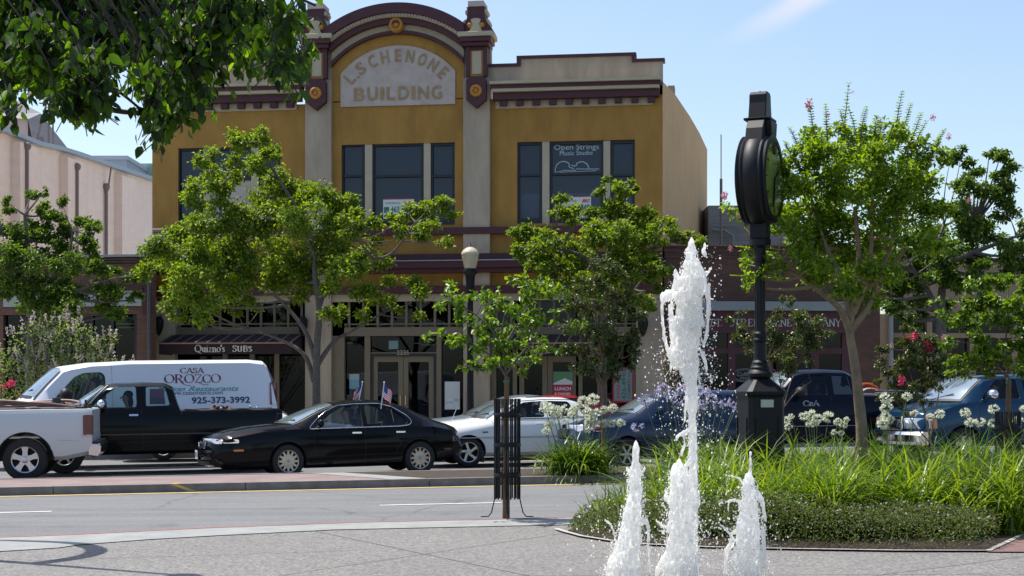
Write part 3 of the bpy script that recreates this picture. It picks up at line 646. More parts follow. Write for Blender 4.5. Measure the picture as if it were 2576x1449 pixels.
for (a, b, v_) in ((1040, 1056, 862), (1060, 1092, 866), (868, 884, 862)): S.one('ceiling_light', mat('interior_lamp', (1, .8, .6), .5, emis=.35), B, a, v_, b, v_ + 2.5, 1.6, 1.7, yr=1.6)
# window writing: Open Strings Music Studio and a violin outline
wp = mat('window_lettering', (.42, .52, .55), .6)
Xc = S.x(1450, .1)
lettering('Open Strings', wp, wr, Xc, S.z(371, 1450, .1), 109 * PXM, 17 * PXM, y=.145)
lettering('Music Studio', wp, wr, S.x(1449, .1), S.z(384, 1450, .1), 80 * PXM, 11 * PXM, y=.145)
def vpx(pts, r, nm='violin_outline'):
    mb = MB(); mb.tube([(S.x(u, .1), .143, S.z(v, 1450, .1)) for u, v in pts], r, 5); return mb.build(nm, wp, wr)
def z3(x, y): return ((1800 + x / 2.0125) * .6708, y / 2.0125 * .6708)
vpx([z3(*p) for p in ((565, 1297), (567, 1270), (578, 1240), (598, 1222), (625, 1214), (650, 1219), (668, 1230), (676, 1245), (665, 1250), (680, 1262), (700, 1268), (712, 1275))], .016)
vpx([z3(*p) for p in ((690, 1245), (712, 1252), (728, 1246), (730, 1232), (750, 1222), (775, 1220), (800, 1232), (815, 1250), (822, 1275))], .016)
vpx([z3(*p) for p in ((565, 1297), (610, 1290), (640, 1283), (720, 1286), (726, 1274), (900, 1278))], .014)
vpx([z3(*p) for p in ((600, 1297), (740, 1294), (880, 1290))], .012)

# --- ground floor
gl = pane_dark
def transom(u0, u1, v0, v1, step, first, bar, y=.10):
    um = (u0 + u1) / 2; X0, X1 = S.x(u0, y), S.x(u1, y); Z1, Z0 = S.z(v0, um, y), S.z(v1, um, y)
    f = MB(); w = .035
    u = first
    while u < u1 - 3: x = S.x(u, y); f.box(x - w, x + w, y, y + .1, Z0, Z1); u += step
    zb = S.z(bar, um, y); 
    fr = f.build('transom_window', creamdoor, B)
    g = MB(); g.box(X0, X1, y + .012, y + .088, zb - .022, zb + .022); g.build('glazing_bar', creamdoor, fr)
    g = MB(); g.box(X0, X1, y + .052, y + .058, Z0, Z1); g.build('pane', gl, fr)
transom(445, 765, 757, 823, 34.2, 451, 815)
transom(866, 1163, 757, 823, 36, 878, 815)
transom(1232, 1600, 757, 823, 36, 1250, 815)
for a, b in ((440, 766), (866, 1164), (1232, 1600)): S.one('lintel', creamdoor, B, a, 823, b, 845, .0, .3, uz=(a + b) / 2)
# interior: dark room with floor and back wall
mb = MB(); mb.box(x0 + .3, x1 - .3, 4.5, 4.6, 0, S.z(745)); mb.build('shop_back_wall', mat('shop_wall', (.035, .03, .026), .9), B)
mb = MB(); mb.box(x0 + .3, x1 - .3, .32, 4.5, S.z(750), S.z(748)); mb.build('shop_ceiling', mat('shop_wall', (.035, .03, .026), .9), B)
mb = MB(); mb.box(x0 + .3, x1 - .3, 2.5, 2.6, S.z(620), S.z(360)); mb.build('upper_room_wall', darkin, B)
def postg(a, b, v0, nm='door_post', m=None, y0=.03, y1=.2): return S.one(nm, m or creamdoor, B, a, v0, b, 1140, y0, y1, yr=y0)
def glass(a, b, v0, v1=1140, parent=None, y=.14): 
    o = MB(); S.box(o, a, v0, b, v1, y, y + .006, yr=y); return o.build('shop_window', gl, parent or B)
def leafdoor(u0, u1, v0, hinge):
    um = (u0 + u1) / 2; y = .10; X0, X1 = S.x(u0, y), S.x(u1, y); Z1, Z0 = S.z(v0, um, y), .06; st = .145
    f = MB(); f.box(X0, X0 + st, y, y + .06, Z0, Z1); f.box(X1 - st, X1, y, y + .06, Z0, Z1); f.box(X0 + st, X1 - st, y, y + .06, Z1 - .17, Z1); f.box(X0 + st, X1 - st, y, y + .06, Z0, Z0 + .28)
    d = f.build('door', creamdoor, B, bevel=.004)
    g = MB(); g.box(X0 + st, X1 - st, y + .027, y + .033, Z0 + .28, Z1 - .17); g.build('pane', gl, d)
    hx = X1 - st / 2 if hinge < 0 else X0 + st / 2
    h = MB(); h.tube([(hx, y - .05, 1.0), (hx, y - .05, 1.28)], .012, 6); h.tube([(hx, y, 1.02), (hx, y - .05, 1.02)], .01, 6); h.tube([(hx, y, 1.26), (hx, y - .05, 1.26)], .01, 6); h.build('handle', mat('brass', (.7, .55, .25), .25, metal=1), d)
    return d
# middle bay
glass(866, 917, 847); postg(917, 931, 845); glass(931, 1098, 847, 888); S.one('door_header', darkframe, B, 931, 889, 1098, 896, .05, .2, yr=.05)
S.one('number_bar', creamdoor, B, 931, 886.5, 1098, 889, .04, .12, yr=.04)
leafdoor(938, 1014, 896, -1); leafdoor(1015, 1091, 896, 1)
S.one('door_jamb', darkframe, B, 931, 896, 938, 1140, .06, .2, yr=.06); S.one('door_jamb', darkframe, B, 1091, 896, 1098, 1140, .06, .2, yr=.06)
postg(1098, 1110, 845); glass(1110, 1163, 847)
lettering('2235', mat('brass_number', (.5, .42, .28), .5), B, S.x(1013, 0), S.z(887, 1013, 0), 30 * PXM, 11 * PXM, y=.03)
# left bay (sandwich shop)
glass(445, 560, 870); postg(560, 572, 865); glass(572, 628, 865); postg(628, 640, 865); glass(640, 690, 865); postg(690, 702, 865); glass(702, 766, 865)
S.one('interior_panel', mat('tan_interior', (.20, .15, .08), .9), B, 585, 893, 655, 1140, 1.2, 1.3, yr=1.2)
# right bay
for a, b in ((1232, 1248), (1290, 1300), (1455, 1465), (1505, 1515), (1590, 1600)): postg(a, b, 845)
glass(1248, 1290, 847); glass(1465, 1505, 847); glass(1515, 1590, 847); glass(1300, 1455, 847, 888)
S.one('door_header', darkframe, B, 1300, 889, 1455, 896, .05, .2, yr=.05)
leafdoor(1306, 1377, 896, -1); leafdoor(1378, 1449, 896, 1)
lettering('2229', mat('brass_number', (.5, .42, .28), .5), B, S.x(1377, 0), S.z(884, 1377, 0), 30 * PXM, 10 * PXM, y=.03)
S.one('base_panel', maroon, B, 445, 1060, 690, 1140, .02, .13, yr=.02); S.one('base_panel', maroon, B, 1232, 1060, 1290, 1140, .02, .13, yr=.02); S.one('base_panel', maroon, B, 1515, 1035, 1590, 1140, .0, .13, yr=.0)

def awning(ua, ub, vt, vf, vb, stripes, words=None):
    """sloping fabric awning with ribs and a valance"""
    X0, X1 = S.x(ua), S.x(ub); um = (ua + ub) / 2; P = 1.15
    zt = S.z(vt, um); zf = S.z(vf, um, -P); zb = S.z(vb, um, -P); zm = zf
    cloth = mat('maroon_canvas', (.022, .009, .013), .85, var=.2, vs=6)
    mb = MB()
    mb.prism([(-.004, zt), (-P, zf + .02), (-P, zb), (-P + .03, zb), (-P + .03, zf - .01), (-.004, zt - .06)], X0, X1, 'x')
    mb.add([(X0, -.004, zt), (X0, -P, zf + .02), (X0, -P, zb), (X0, -.004, zb)], [(0, 1, 2, 3)]); mb.add([(X1, -.004, zt), (X1, -P, zf + .02), (X1, -P, zb), (X1, -.004, zb)], [(0, 1, 2, 3)])
    aw = mb.build('awning', cloth, B)
    r = MB(); k = stripes
    for i in range(k + 1):
        x = X0 + .03 + (X1 - X0 - .06) * i / k
        r.prism([(-.02, zt + .012), (-P - .012, zf + .045), (-P - .012, zf - .0), (-.02, zt - .03)], x - .028, x + .028, 'x')
    r.build('stripe', mat('awning_stripe', (.12, .105, .10), .8), aw)
    r = MB(); r.box(X0 - .02, X1 + .02, -P - .02, -P - .002, zf - .01, zf + .03); r.build('front_bar', mat('awning_bar', (.28, .17, .14), .6), aw)
    return aw, P, zf, zb
aw, P_, zf, zb = awning(436, 762, 841, 864, 891, 11)
yv = lambda a, b: -P_ - .012
qz = mat('awning_lettering', (.62, .57, .55), .8)
serif("Quizno's ", qz, aw, S.x(531, -P_), S.z(876.5, 560, -P_), 82 * PXM, 17 * PXM, yv, wt=.2, thin=.08, sc=[1, 1, 1, 1, 1, 1, 1, 1, .8])
serif("SUBs", qz, aw, S.x(610, -P_), S.z(876.5, 560, -P_), 50 * PXM, 16.5 * PXM, yv, wt=.2, thin=.08, sc=[.95, 1.1, 1.2, 1.3])
aw2, P2_, _, _ = awning(1262, 1500, 841, 864, 880, 8)
# neon tube under the right awning
mb = MB(); mb.tube([(S.x(u, .0), -.06, S.z(v, 1400, 0)) for u, v in ((1330, 866), (1345, 869), (1362, 873), (1378, 874), (1395, 874), (1395, 867))], .02, 6)
nz = mb.build('neon_tube', mat('neon_yellow', (.9, .7, .1), .5, emis=.5), B)
# hanging canvas-like lanterns on the piers (dark teardrop sconces)
for u in (400, 762, 1618):
    mb = MB(); X_, Z_ = S.x(u, -.3), S.z(818, u, -.3)
    mb.lathe([(.001, -.34), (.08, -.22), (.14, -.02), (.15, .14), (.10, .22), (.03, .26)], 14, (X_, -.32, Z_)); mb.tube([(X_, -.32, Z_ + .24), (X_, -.0, Z_ + .30)], .02, 6)
    mb.build('wall_lantern', blackmetal, B, smooth=40)
# balcony rail on the canopy
mb = MB(); y = -.42; zr0, zr1 = S.z(640, 450, y), S.z(576, 450, y)
for i in range(20):
    x = S.x(385, y) + (S.x(522, y) - S.x(385, y)) * i / 19; mb.tube([(x, y, zr0), (x, y, zr1)], .012, 5)
mb.tube([(S.x(383, y), y, zr1), (S.x(522, y), y, zr1)], .022, 6); mb.tube([(S.x(383, y), y, zr1 - .18), (S.x(522, y), y, zr1 - .18)], .016, 6)
mb.tube([(S.x(522, y), y, zr1), (S.x(522, y), -.0, zr1)], .022, 6)
o = mb.build('balcony_rail', mat('rail_paint', (.38, .36, .36), .6), B)

# --- posters and signs fixed in the windows: things of their own
def wallthing(name, label, cat, u0, v0, u1, v1, y, m, pl=S, group=None, thick=.01):
    um = (u0 + u1) / 2; X0, X1 = pl.x(u0, y), pl.x(u1, y); Z1, Z0 = pl.z(v0, um, y), pl.z(v1, um, y)
    c = pl.O + pl.e * ((X0 + X1) / 2) + pl.n * y; e = empty(name, (c.x, c.y, Z0), -pl.b, label, cat, group)
    w = (X1 - X0) / 2; h = Z1 - Z0
    mb = MB(); mb.box(-w, w, -thick, 0, 0, h); mb.build('board', m, e); return e, w, h
paper = mat('sign_paper', (.62, .66, .66), .6); sgreen = mat('sign_green', (.05, .16, .13), .6); sred = mat('sign_red', (.42, .03, .06), .6)
for (u0, v0, u1, v1, lab) in ((964, 502, 1042, 553, 'white realtor sign with a phone number in the middle upstairs window'), (1406, 496, 1487, 550, 'white realtor sign with a phone number behind the leaves in the right upstairs window')):
    e, w, h = wallthing('realtor_sign', lab, 'sign', u0, v0, u1, v1, .13, paper)
    mb = MB(); mb.box(-w, w, -.012, .002, h, h + .03); mb.build('edge_strip', sred, e)
    lettering('COMMERCIAL', sgreen, e, -w * .38, h * .83, w * 1.0, h * .10, y=-.013)
    lettering('BRG', sred, e, w * .68, h * .82, w * .5, h * .17, y=-.013, shear=.5, bold=.04)
    mb = MB(); mb.box(-w * .94, -w * .62, -.014, -.0105, h * .36, h * .64); mb.box(-w * .94, -w * .52, -.014, -.0105, h * .14, h * .24); mb.build('printed_block', sgreen, e)
    lettering('463-4848', sgreen, e, w * .2, h * .52, w * 1.42, h * .30, y=-.013, bold=.03)
    lettering('FOR LEASE', sred, e, w * .2, h * .18, w * 1.1, h * .12, y=-.013)
e, w, h = wallthing('window_poster', 'pale blue poster in the dark window left of the glass doors', 'poster', 879, 941, 904, 978, .12, mat('poster_blue', (.16, .33, .42), .6))
mb = MB(); mb.box(-w, w, -.013, -.0105, h * .62, h); mb.build('poster_heading', mat('poster_pale', (.33, .42, .42), .6), e)
e, w, h = wallthing('window_poster', 'small pale paper notice above the middle glass doors', 'poster', 978, 857, 1002, 878, .12, mat('poster_grey', (.18, .27, .28), .6))
e, w, h = wallthing('window_poster', 'tall white notice board in the window right of the glass doors', 'poster', 1119, 960, 1157, 1030, .10, paper)
mb = MB(); mb.box(-w * .8, w * .1, -.013, -.0105, h * .06, h * .42); mb.build('pasted_sheet', mat('poster_white', (.7, .72, .74), .6), e)
lettering('SUITE', sgreen, e, -w * .35, h * .25, w * .9, h * .07, y=-.015); lettering('FOR', sred, e, w * .55, h * .34, w * .6, h * .06, y=-.015)
e, w, h = wallthing('window_poster', 'red white and green poster in the right-hand glass door', 'poster', 1392, 935, 1440, 1000, .09, mat('poster_white', (.7, .72, .74), .6))
mb = MB(); mb.prism([(-w, h * .55), (w * .2, h * .75), (w, h * .62), (w, h), (-w, h)], -.014, -.0105); mb.build('green_field', mat('poster_green', (.10, .28, .14), .6), e)
mb = MB(); mb.box(-w, w, -.0135, -.0102, 0, h * .5); mb.build('red_field', sred, e)
lettering('LUNCH', mat('poster_white', (.7, .72, .74), .6), e, 0, h * .34, w * 1.7, h * .13, y=-.016, bold=.03); lettering('& DINNER', mat('poster_white', (.7, .72, .74), .6), e, 0, h * .14, w * 1.7, h * .10, y=-.016, bold=.03)
e, w, h = wallthing('realtor_sign', 'tall grey board with green sideways phone number beside the right-hand pier', 'sign', 1545, 928, 1590, 1008, .02, mat('board_grey', (.22, .27, .27), .7))
mb = MB(); mb.box(-w - .04, w + .04, -.008, .02, -.05, h + .04); mb.build('red_frame', sred, e)
for t_, cx_, hh, ww, m_ in (('AVAILABLE', -.55, .26, .9, sred), ('426-4940', .08, .42, .93, sgreen), ('COMMERCIAL', .66, .24, .9, sgreen)):
    lettering(t_, m_, e, w * cx_, h * .5, h * ww, w * hh * 1.3, y=-.013, rot=R(90), bold=.02)

# ================================================================== left: low brick shop, pink wall building, far roofs
Lp = Plane(200, 43.5, .14)
Bl = empty('brick_shop', Lp.O, -Lp.b, 'low red brick shop with a blank pale signboard left of the ochre building', 'building')
mb = MB(); Lp.box(mb, -260, 645, 383, 722, 0, .3, uz=300); Lp.box(mb, -260, 722, 8, 1150, 0.002, .3, uz=300); mb.box(Lp.x(344), Lp.x(383), 0.001, .3, 0, Lp.z(722, 300)); Lp.box(mb, 8, 772, 344, 790, 0.002, .3, uz=300); Lp.box(mb, 8, 1010, 344, 1150, .002, .3, uz=300); mb.build('wall', brickred, Bl)
mb = MB(); Lp.box(mb, -262, 640, 383, 646, -.12, .4, uz=300); mb.build('coping', mat('slate_coping', (.24, .27, .29), .5), Bl)
mb = MB()
for i, v in enumerate((650, 656, 664)): Lp.box(mb, -262, v, 383, v + 4, -.08 + .02 * i, -.001, uz=300)
mb.build('corbel_course', brickmat('dark_brick', (.11, .05, .03), (.08, .035, .025), (.07, .06, .05)), Bl)
mb = MB(); Lp.box(mb, 8, 722, 358, 731, -.10, .001, uz=300); Lp.box(mb, 358, 722, 372, 790, -.06, .0, uz=300); mb.build('sign_frame', maroon, Bl)
mb = MB(); Lp.box(mb, 8, 731, 356, 770, -.07, .0, uz=300); mb.build('signboard', mat('pale_board', (.30, .34, .335), .6, var=.1, vs=1), Bl)
mb = MB(); Lp.box(mb, 8, 790, 344, 1010, .16, .17, uz=300); w_ = mb.build('shop_window', gl, Bl)
mb = MB()
for a in (8, 62, 118, 172, 228, 280, 338): Lp.box(mb, a, 790, a + 6, 1010, .08, .2, uz=300)
mb.build('frame', darkframe, w_)
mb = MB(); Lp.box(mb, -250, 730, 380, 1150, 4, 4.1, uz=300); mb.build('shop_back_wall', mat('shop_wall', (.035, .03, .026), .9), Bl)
mb = MB(); mb.box(Lp.x(-260), Lp.x(383), .3, 9, Lp.z(655, 300), Lp.z(652, 300)); mb.build('roof', mat('tar_roof', (.09, .09, .09), .9), Bl)
for k, (ua, ub, v) in enumerate(((290, 342, 813), (296, 342, 822), (180, 218, 812))):
    mb = MB(); Lp.box(mb, ua, v, ub, v + 3.5, 1.0, 1.05, uz=300); mb.build('ceiling_light', mat('interior_lamp', (1, .8, .6), .5, emis=.35), Bl)
mb = MB(); xx = Lp.x(378); mb.tube([(xx, -.1, .05), (xx, -.1, Lp.z(700, 378))], .055, 8); mb.build('downpipe', mat('downpipe_paint', (.07, .07, .08), .6), Bl)

def wall_between(name, pts, m, parent, th=.3):   # pts = [(P base, ztop)] along the wall
    mb = MB(); n = len(pts)
    vs = [(p.x, p.y, z) for p, z in pts] + [(p.x, p.y, -.2) for p, z in pts] + [(p.x - th, p.y + .05, z) for p, z in pts] + [(p.x - th, p.y + .05, -.2) for p, z in pts]
    fs = []
    for i in range(n - 1): fs += [(i, i + 1, n + i + 1, n + i), (2 * n + i, 3 * n + i, 3 * n + i + 1, 2 * n + i + 1), (i, 2 * n + i, 2 * n + i + 1, i + 1)]
    fs += [(0, n, 3 * n, 2 * n), (n - 1, 3 * n - 1, 4 * n - 1, 2 * n - 1)]
    mb.add(vs, fs); return mb.build(name, m, parent)
def wp_(u, D): return Vector(((u - 1288) / F * D, D, 0))
pk = empty('long_hall', wp_(180, 58), 0, 'long pale pink brick hall with buttress piers and a blue edged roof at left', 'building')
o_ = pk.location.copy()
Q0, Q1 = wp_(-60, 53.0), wp_(430, 74.0)
def qat(u):
    ur = (u - 1288) / F; d = Q1 - Q0; t = (ur * Q0.y - Q0.x) / (d.x - ur * d.y); return Q0 + d * t
def qz_(u, v): P = qat(u); return CZ + (V0 - v) / F * P.y
ptl = [(-60, 318), (0, 332), (92, 368), (140, 378), (190, 393), (283, 425), (383, 457), (430, 472)]
w0 = wall_between('wall', [(qat(u) - o_, qz_(u, v)) for u, v in ptl], pinkwall, pk)
mb = MB()
dirw = (Q1 - Q0).normalized(); nrm = Vector((dirw.y, -dirw.x, 0))
vs = []
for u, v in ptl:
    P = qat(u) - o_; z = qz_(u, v)
    for off, dz in ((.28, 0), (.28, .16), (-.4, .16), (-.4, 0)): q = P + nrm * off; vs.append((q.x, q.y, z + dz))
k = len(ptl); fs = []
for i in range(k - 1):
    for j in range(4): a = i * 4 + j; b = i * 4 + (j + 1) % 4; fs.append((a, a + 4, b + 4, b))
mb.add(vs, fs); mb.build('roof_edge', mat('blue_flashing', (.33, .42, .50), .5), pk)
for u, w, zz in ((150, .75, 0), (288, .75, 0), (28, .75, 0)):
    P = qat(u) - o_; mb = MB(); a = P + nrm * .002; c = [a, a + dirw * w * 2.2, a + dirw * w * 2.2 + nrm * .35, a + nrm * .35]
    v_ = np.interp(u, [p[0] for p in ptl], [p[1] for p in ptl]); zt = qz_(u, v_ + 10); zm = qz_(u, v_ + 130 if zz else v_ + 14)
    mb.add([(p.x, p.y, 0) for p in c] + [(p.x, p.y, zm if i > 1 else zt) for i, p in enumerate(c)], [(0, 1, 2, 3), (4, 5, 6, 7), (0, 1, 5, 4), (1, 2, 6, 5), (2, 3, 7, 6), (3, 0, 4, 7)])
    mb.build('buttress', pinkwall, pk)
pm = mat('grey_conduit', (.19, .16, .15), .7)
for u, vt in ((42, 368), (170, 420), (262, 470)):
    P = qat(u) - o_ + nrm * .40 if u != 262 else qat(u) - o_ + nrm * .1
    mb = MB(); mb.tube([(P.x, P.y, .2), (P.x, P.y, qz_(u, vt))], .07, 6); mb.ball((P.x, P.y, qz_(u, vt)), .16, 8); mb.build('drainpipe', pm, pk)
P = qat(263) - o_ + nrm * .3; mb = MB(); mb.tube([(P.x, P.y, qz_(263, 420)), (P.x - .15, P.y, qz_(263, 480)), (P.x - .3, P.y, qz_(263, 484))], .035, 6); mb.build('wall_bracket', pm, pk)
# roof behind and distant blocks
gr = empty('gabled_house', wp_(60, 64), 0, 'pale house with grey shingled gable showing above the pink hall', 'building'); o2 = gr.location.copy()
def gp(u, v, D): P = W(u, v, D); return (P.x - o2.x, P.y - o2.y, P.z)
mb = MB(); mb.add([gp(-60, 285, 63), gp(70, 300, 63), gp(70, 420, 63), gp(-60, 420, 63), gp(70, 300, 63), gp(120, 330, 69), gp(120, 420, 69), gp(70, 420, 63)], [(0, 1, 2, 3), (4, 5, 6, 7)]); mb.build('wall', mat('greyish_pink_wall', (.50, .42, .40), .9, var=.1, vs=1), gr)
mb = MB(); mb.add([gp(70, 300, 62.8), gp(102, 285, 66), gp(185, 392, 72), gp(90, 392, 62.8), gp(-70, 287, 62.8), gp(40, 252, 66), gp(102, 284, 66)], [(0, 1, 2, 3), (4, 5, 6, 0)]); mb.build('roof', mat('shingle_roof', (.20, .19, .21), .9, c2=(.30, .28, .28), vs=3, stretch=(.3, .3, 6)), gr)
P = gp(103, 345, 62); mb = MB(); mb.tube([(P[0], P[1], P[2] - 1.5), (P[0], P[1], P[2])], .12, 8); mb.build('vent_pipe', pm, gr)
for (u, vt) in ((122, 270), (133, 275), (85, 240)):
    P = gp(u, 380, 62); mb = MB(); mb.tube([P, (P[0] - (.0 if u > 100 else -.6), P[1], gp(u, vt, 62)[2])], .04, 5); mb.build('antenna_mast', pm, gr)
bx = empty('far_block', wp_(290, 95), 0, 'pale blue grey block rising just above the pink hall roofline', 'building')
P0 = W(238, 402, 95) - bx.location; P1 = W(318, 402, 95) - bx.location; mb = MB(); mb.box(P0.x, P1.x, 0, 8, 0, W(0, 402, 95).z); mb.build('wall', mat('blue_grey_wall', (.40, .47, .55), .9), bx); 
mb = MB(); mb.box(P0.x - .1, P1.x + .1, -.1, 8.1, W(0, 402, 95).z, W(0, 402, 95).z + .25); mb.build('parapet', mat('pale_parapet', (.5, .56, .62), .9), bx)
bx = empty('far_block', wp_(360, 100), 0, 'grey green block between the pink hall and the ochre building', 'building')
P0 = W(338, 411, 100) - bx.location; P1 = W(430, 411, 100) - bx.location; mb = MB(); mb.box(P0.x, P1.x, 0, 8, 0, W(0, 411, 100).z); mb.build('wall', mat('green_grey_wall', (.27, .38, .35), .9), bx)
mb = MB(); mb.box(P0.x - .3, P0.x + .5, -.4, 0, 0, W(0, 430, 100).z); mb.build('side_annex', mat('green_grey_wall', (.27, .38, .35), .9), bx)

# ================================================================== right: low brick shop with maroon front, grey penthouse, tan building
Rp = Plane(1950, 43.0, -.05)
Br = empty('brick_storefront', Rp.O, -Rp.b, 'low brown brick storefront with maroon woodwork and white serif lettering right of the ochre building', 'building')
rb = brickmat('brown_brick', (.125, .055, .036), (.085, .04, .028), (.07, .052, .045))
mb = MB(); Rp.box(mb, 1672, 620, 2232, 757, 0, .3, uz=1950); Rp.box(mb, 2140, 757, 2214, 1150, 0.002, .32, uz=1950); mb.build('wall', rb, Br)
mb = MB(); Rp.box(mb, 1672, 616, 2232, 621, -.06, .36, uz=1950); mb.build('coping', brickmat('cap_brick', (.24, .13, .08), (.2, .1, .06), (.05, .04, .035), bw=.12, bh=.08), Br)
mb = MB(); Rp.box(mb, 1672, 630, 2232, 634, -.04, -.001, uz=1950); Rp.box(mb, 1672, 645, 2232, 649, -.04, -.001, uz=1950); mb.build('corbel_course', rb, Br)
mb = MB(); Rp.box(mb, 1745, 758, 2140, 781, -.28, .0, uz=1950); mb.build('shop_cornice', mat('pale_blue_trim', (.22, .25, .26), .6, var=.1, vs=1), Br)
mb = MB(); Rp.box(mb, 1672, 781.5, 2139, 838, -.10, .1, uz=1950); fas = mb.build('fascia', maroon, Br)
mw = mat('fascia_lettering', (.42, .43, .40), .7); yf = lambda a, b: -.108
for s_, uc, w_ in (('FIRST', 1781, 62), ('STREET', 1878, 86), ('WINE', 1962, 54), ('COMPANY', 2058, 108)):
    serif(s_, mw, fas, Rp.x(uc), Rp.z(812, uc), w_ * PXM, 18 * PXM, yf, wt=.16, thin=.07)
mb = MB()
for a, b in ((1745, 1752), (1831, 1850), (1925, 1945), (2040, 2060), (2118, 2139)): Rp.box(mb, a, 838, b, 1150, .0, .14, uz=1950, yr=0)
Rp.box(mb, 1752, 876, 2118, 890, .003, .137, uz=1950, yr=0); Rp.box(mb, 1752, 1060, 2118, 1150, .004, .136, uz=1950, yr=0)
mb.build('shopfront_frame', maroon, Br, bevel=.006)
mb = MB(); Rp.box(mb, 1752, 838, 2118, 876, .07, .076, uz=1950); Rp.box(mb, 1752, 890, 2118, 1060, .07, .076, uz=1950); pw = mb.build('shop_window', gl, Br)
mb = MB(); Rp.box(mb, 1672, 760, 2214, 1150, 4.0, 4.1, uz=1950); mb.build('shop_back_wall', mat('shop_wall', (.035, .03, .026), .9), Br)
mb = MB(); mb.box(Rp.x(1672), Rp.x(2232), .3, 9, Rp.z(640, 1950), Rp.z(636, 1950)); mb.build('roof', mat('tar_roof', (.09, .09, .09), .9), Br)
ov = mat('window_decal', (.22, .24, .25), .6)
for uc in (1768, 1875):
    cx, cz = Rp.x(uc), Rp.z(944, uc); mb = MB()
    for rx, rz in ((.38, .19), (.34, .155)): mb.tube([(cx + rx * math.cos(t * math.pi / 14), .06, cz + rz * math.sin(t * math.pi / 14)) for t in range(29)], .008, 4)
    dd = mb.build('oval_decal', ov, pw)
    lettering('Coffee', ov, dd, cx - .02, cz + .03, .42, .11, y=.058, shear=.3); lettering('Wine', ov, dd, cx + .02, cz - .08, .30, .08, y=.058, shear=.3)
mb = MB(); xx = Rp.x(2222); mb.box(Rp.x(2214), Rp.x(2244), .0, .3, 0, Rp.z(790, 2230)); mb.build('end_pier', mat('tan_pier', (.33, .22, .13), .9, var=.1), Br)
mb = MB(); mb.tube([(Rp.x(2238), -.12, 0), (Rp.x(2238), -.12, Rp.z(790, 2238))], .07, 8); mb.build('downpipe', mat('pale_pipe', (.24, .235, .23), .6), Br)
ph = empty('concrete_penthouse', wp_(1840, 52), 0, 'grey board-marked concrete penthouse on the roof behind the brick storefront', 'building')
P0 = W(1782, 517, 52) - ph.location; P1 = W(2010, 517, 52) - ph.location
mb = MB(); mb.box(P0.x, P1.x, 0, 6, 3, W(0, 517, 52).z); mb.build('wall', mat('board_concrete', (.30, .29, .285), .9, c2=(.20, .195, .20), vs=2.5, stretch=(.5, .5, 5), bump=.3), ph)
mb = MB(); mb.box(P0.x, P1.x, -.35, -.28, W(0, 571, 52).z, W(0, 567, 52).z); mb.tube([(P0.x + .1, -.3, W(0, 580, 52).z), (P0.x + .5, -.3, W(0, 582, 52).z), (P0.x + .8, -.3, W(0, 596, 52).z), (P0.x + .8, -.3, W(0, 625, 52).z)], .06, 6)
mb.build('pipework', mat('pale_pipe', (.24, .235, .23), .6), ph)
e = empty('antenna_mast', wp_(1814, 50), 0, 'thin whip antenna standing on the roof left of the street clock', 'antenna'); 
mb = MB(); mb.tube([(0, 0, 4), (0, 0, W(0, 450, 50).z)], .05, 6); mb.build('mast', pm, e); mb = MB(); mb.tube([(0, 0, W(0, 450, 50).z), (0, 0, W(0, 338, 50).z)], .018, 5); mb.build('whip', pm, e)
e = empty('vent_pipe', wp_(1684, 44.5), 0, 'thin grey vent pipe on the wall where ochre building meets brick storefront', 'pipe')
mb = MB(); mb.tube([(0, 0, 4), (0, 0, W(0, 622, 44.5).z)], .045, 6); mb.build('pipe', pm, e); mb = MB(); mb.lathe([(.09, 0), (.11, .05), (.04, .12)], 10, (0, 0, W(0, 622, 44.5).z)); mb.build('pipe_cap', pm, e)
Tp = Plane(2420, 44.0, -.08)
Bt = empty('tan_building', Tp.O, -Tp.b, 'tan stucco building with dark windows behind the trees at far right', 'building')
tanw = mat('tan_plaster', (.26, .19, .13), .9, var=.1, vs=1, bump=.1)
mb = MB(); Tp.box(mb, 2236, 655, 2800, 795, 0, .3, uz=2420)
for a, b in ((2232, 2247), (2332, 2345), (2440, 2455), (2545, 2560)): Tp.box(mb, a, 795, b, 1150, 0.001, .3, uz=2420)
Tp.box(mb, 2245, 838, 2800, 850, .002, .28, uz=2420); Tp.box(mb, 2245, 1040, 2800, 1150, .002, .28, uz=2420)
mb.build('wall', tanw, Bt)
mb = MB(); Tp.box(mb, 2236, 648, 2800, 656, -.1, .4, uz=2420); mb.build('coping', mat('grey_coping', (.30, .27, .25), .8), Bt)
mb = MB(); Tp.box(mb, 2247, 795, 2800, 1040, .2, .21, uz=2420); mb.build('window', gl, Bt)
mb = MB(); Tp.box(mb, 2236, 760, 2800, 1150, 4, 4.1, uz=2420); mb.build('back_wall', mat('shop_wall', (.035, .03, .026), .9), Bt)
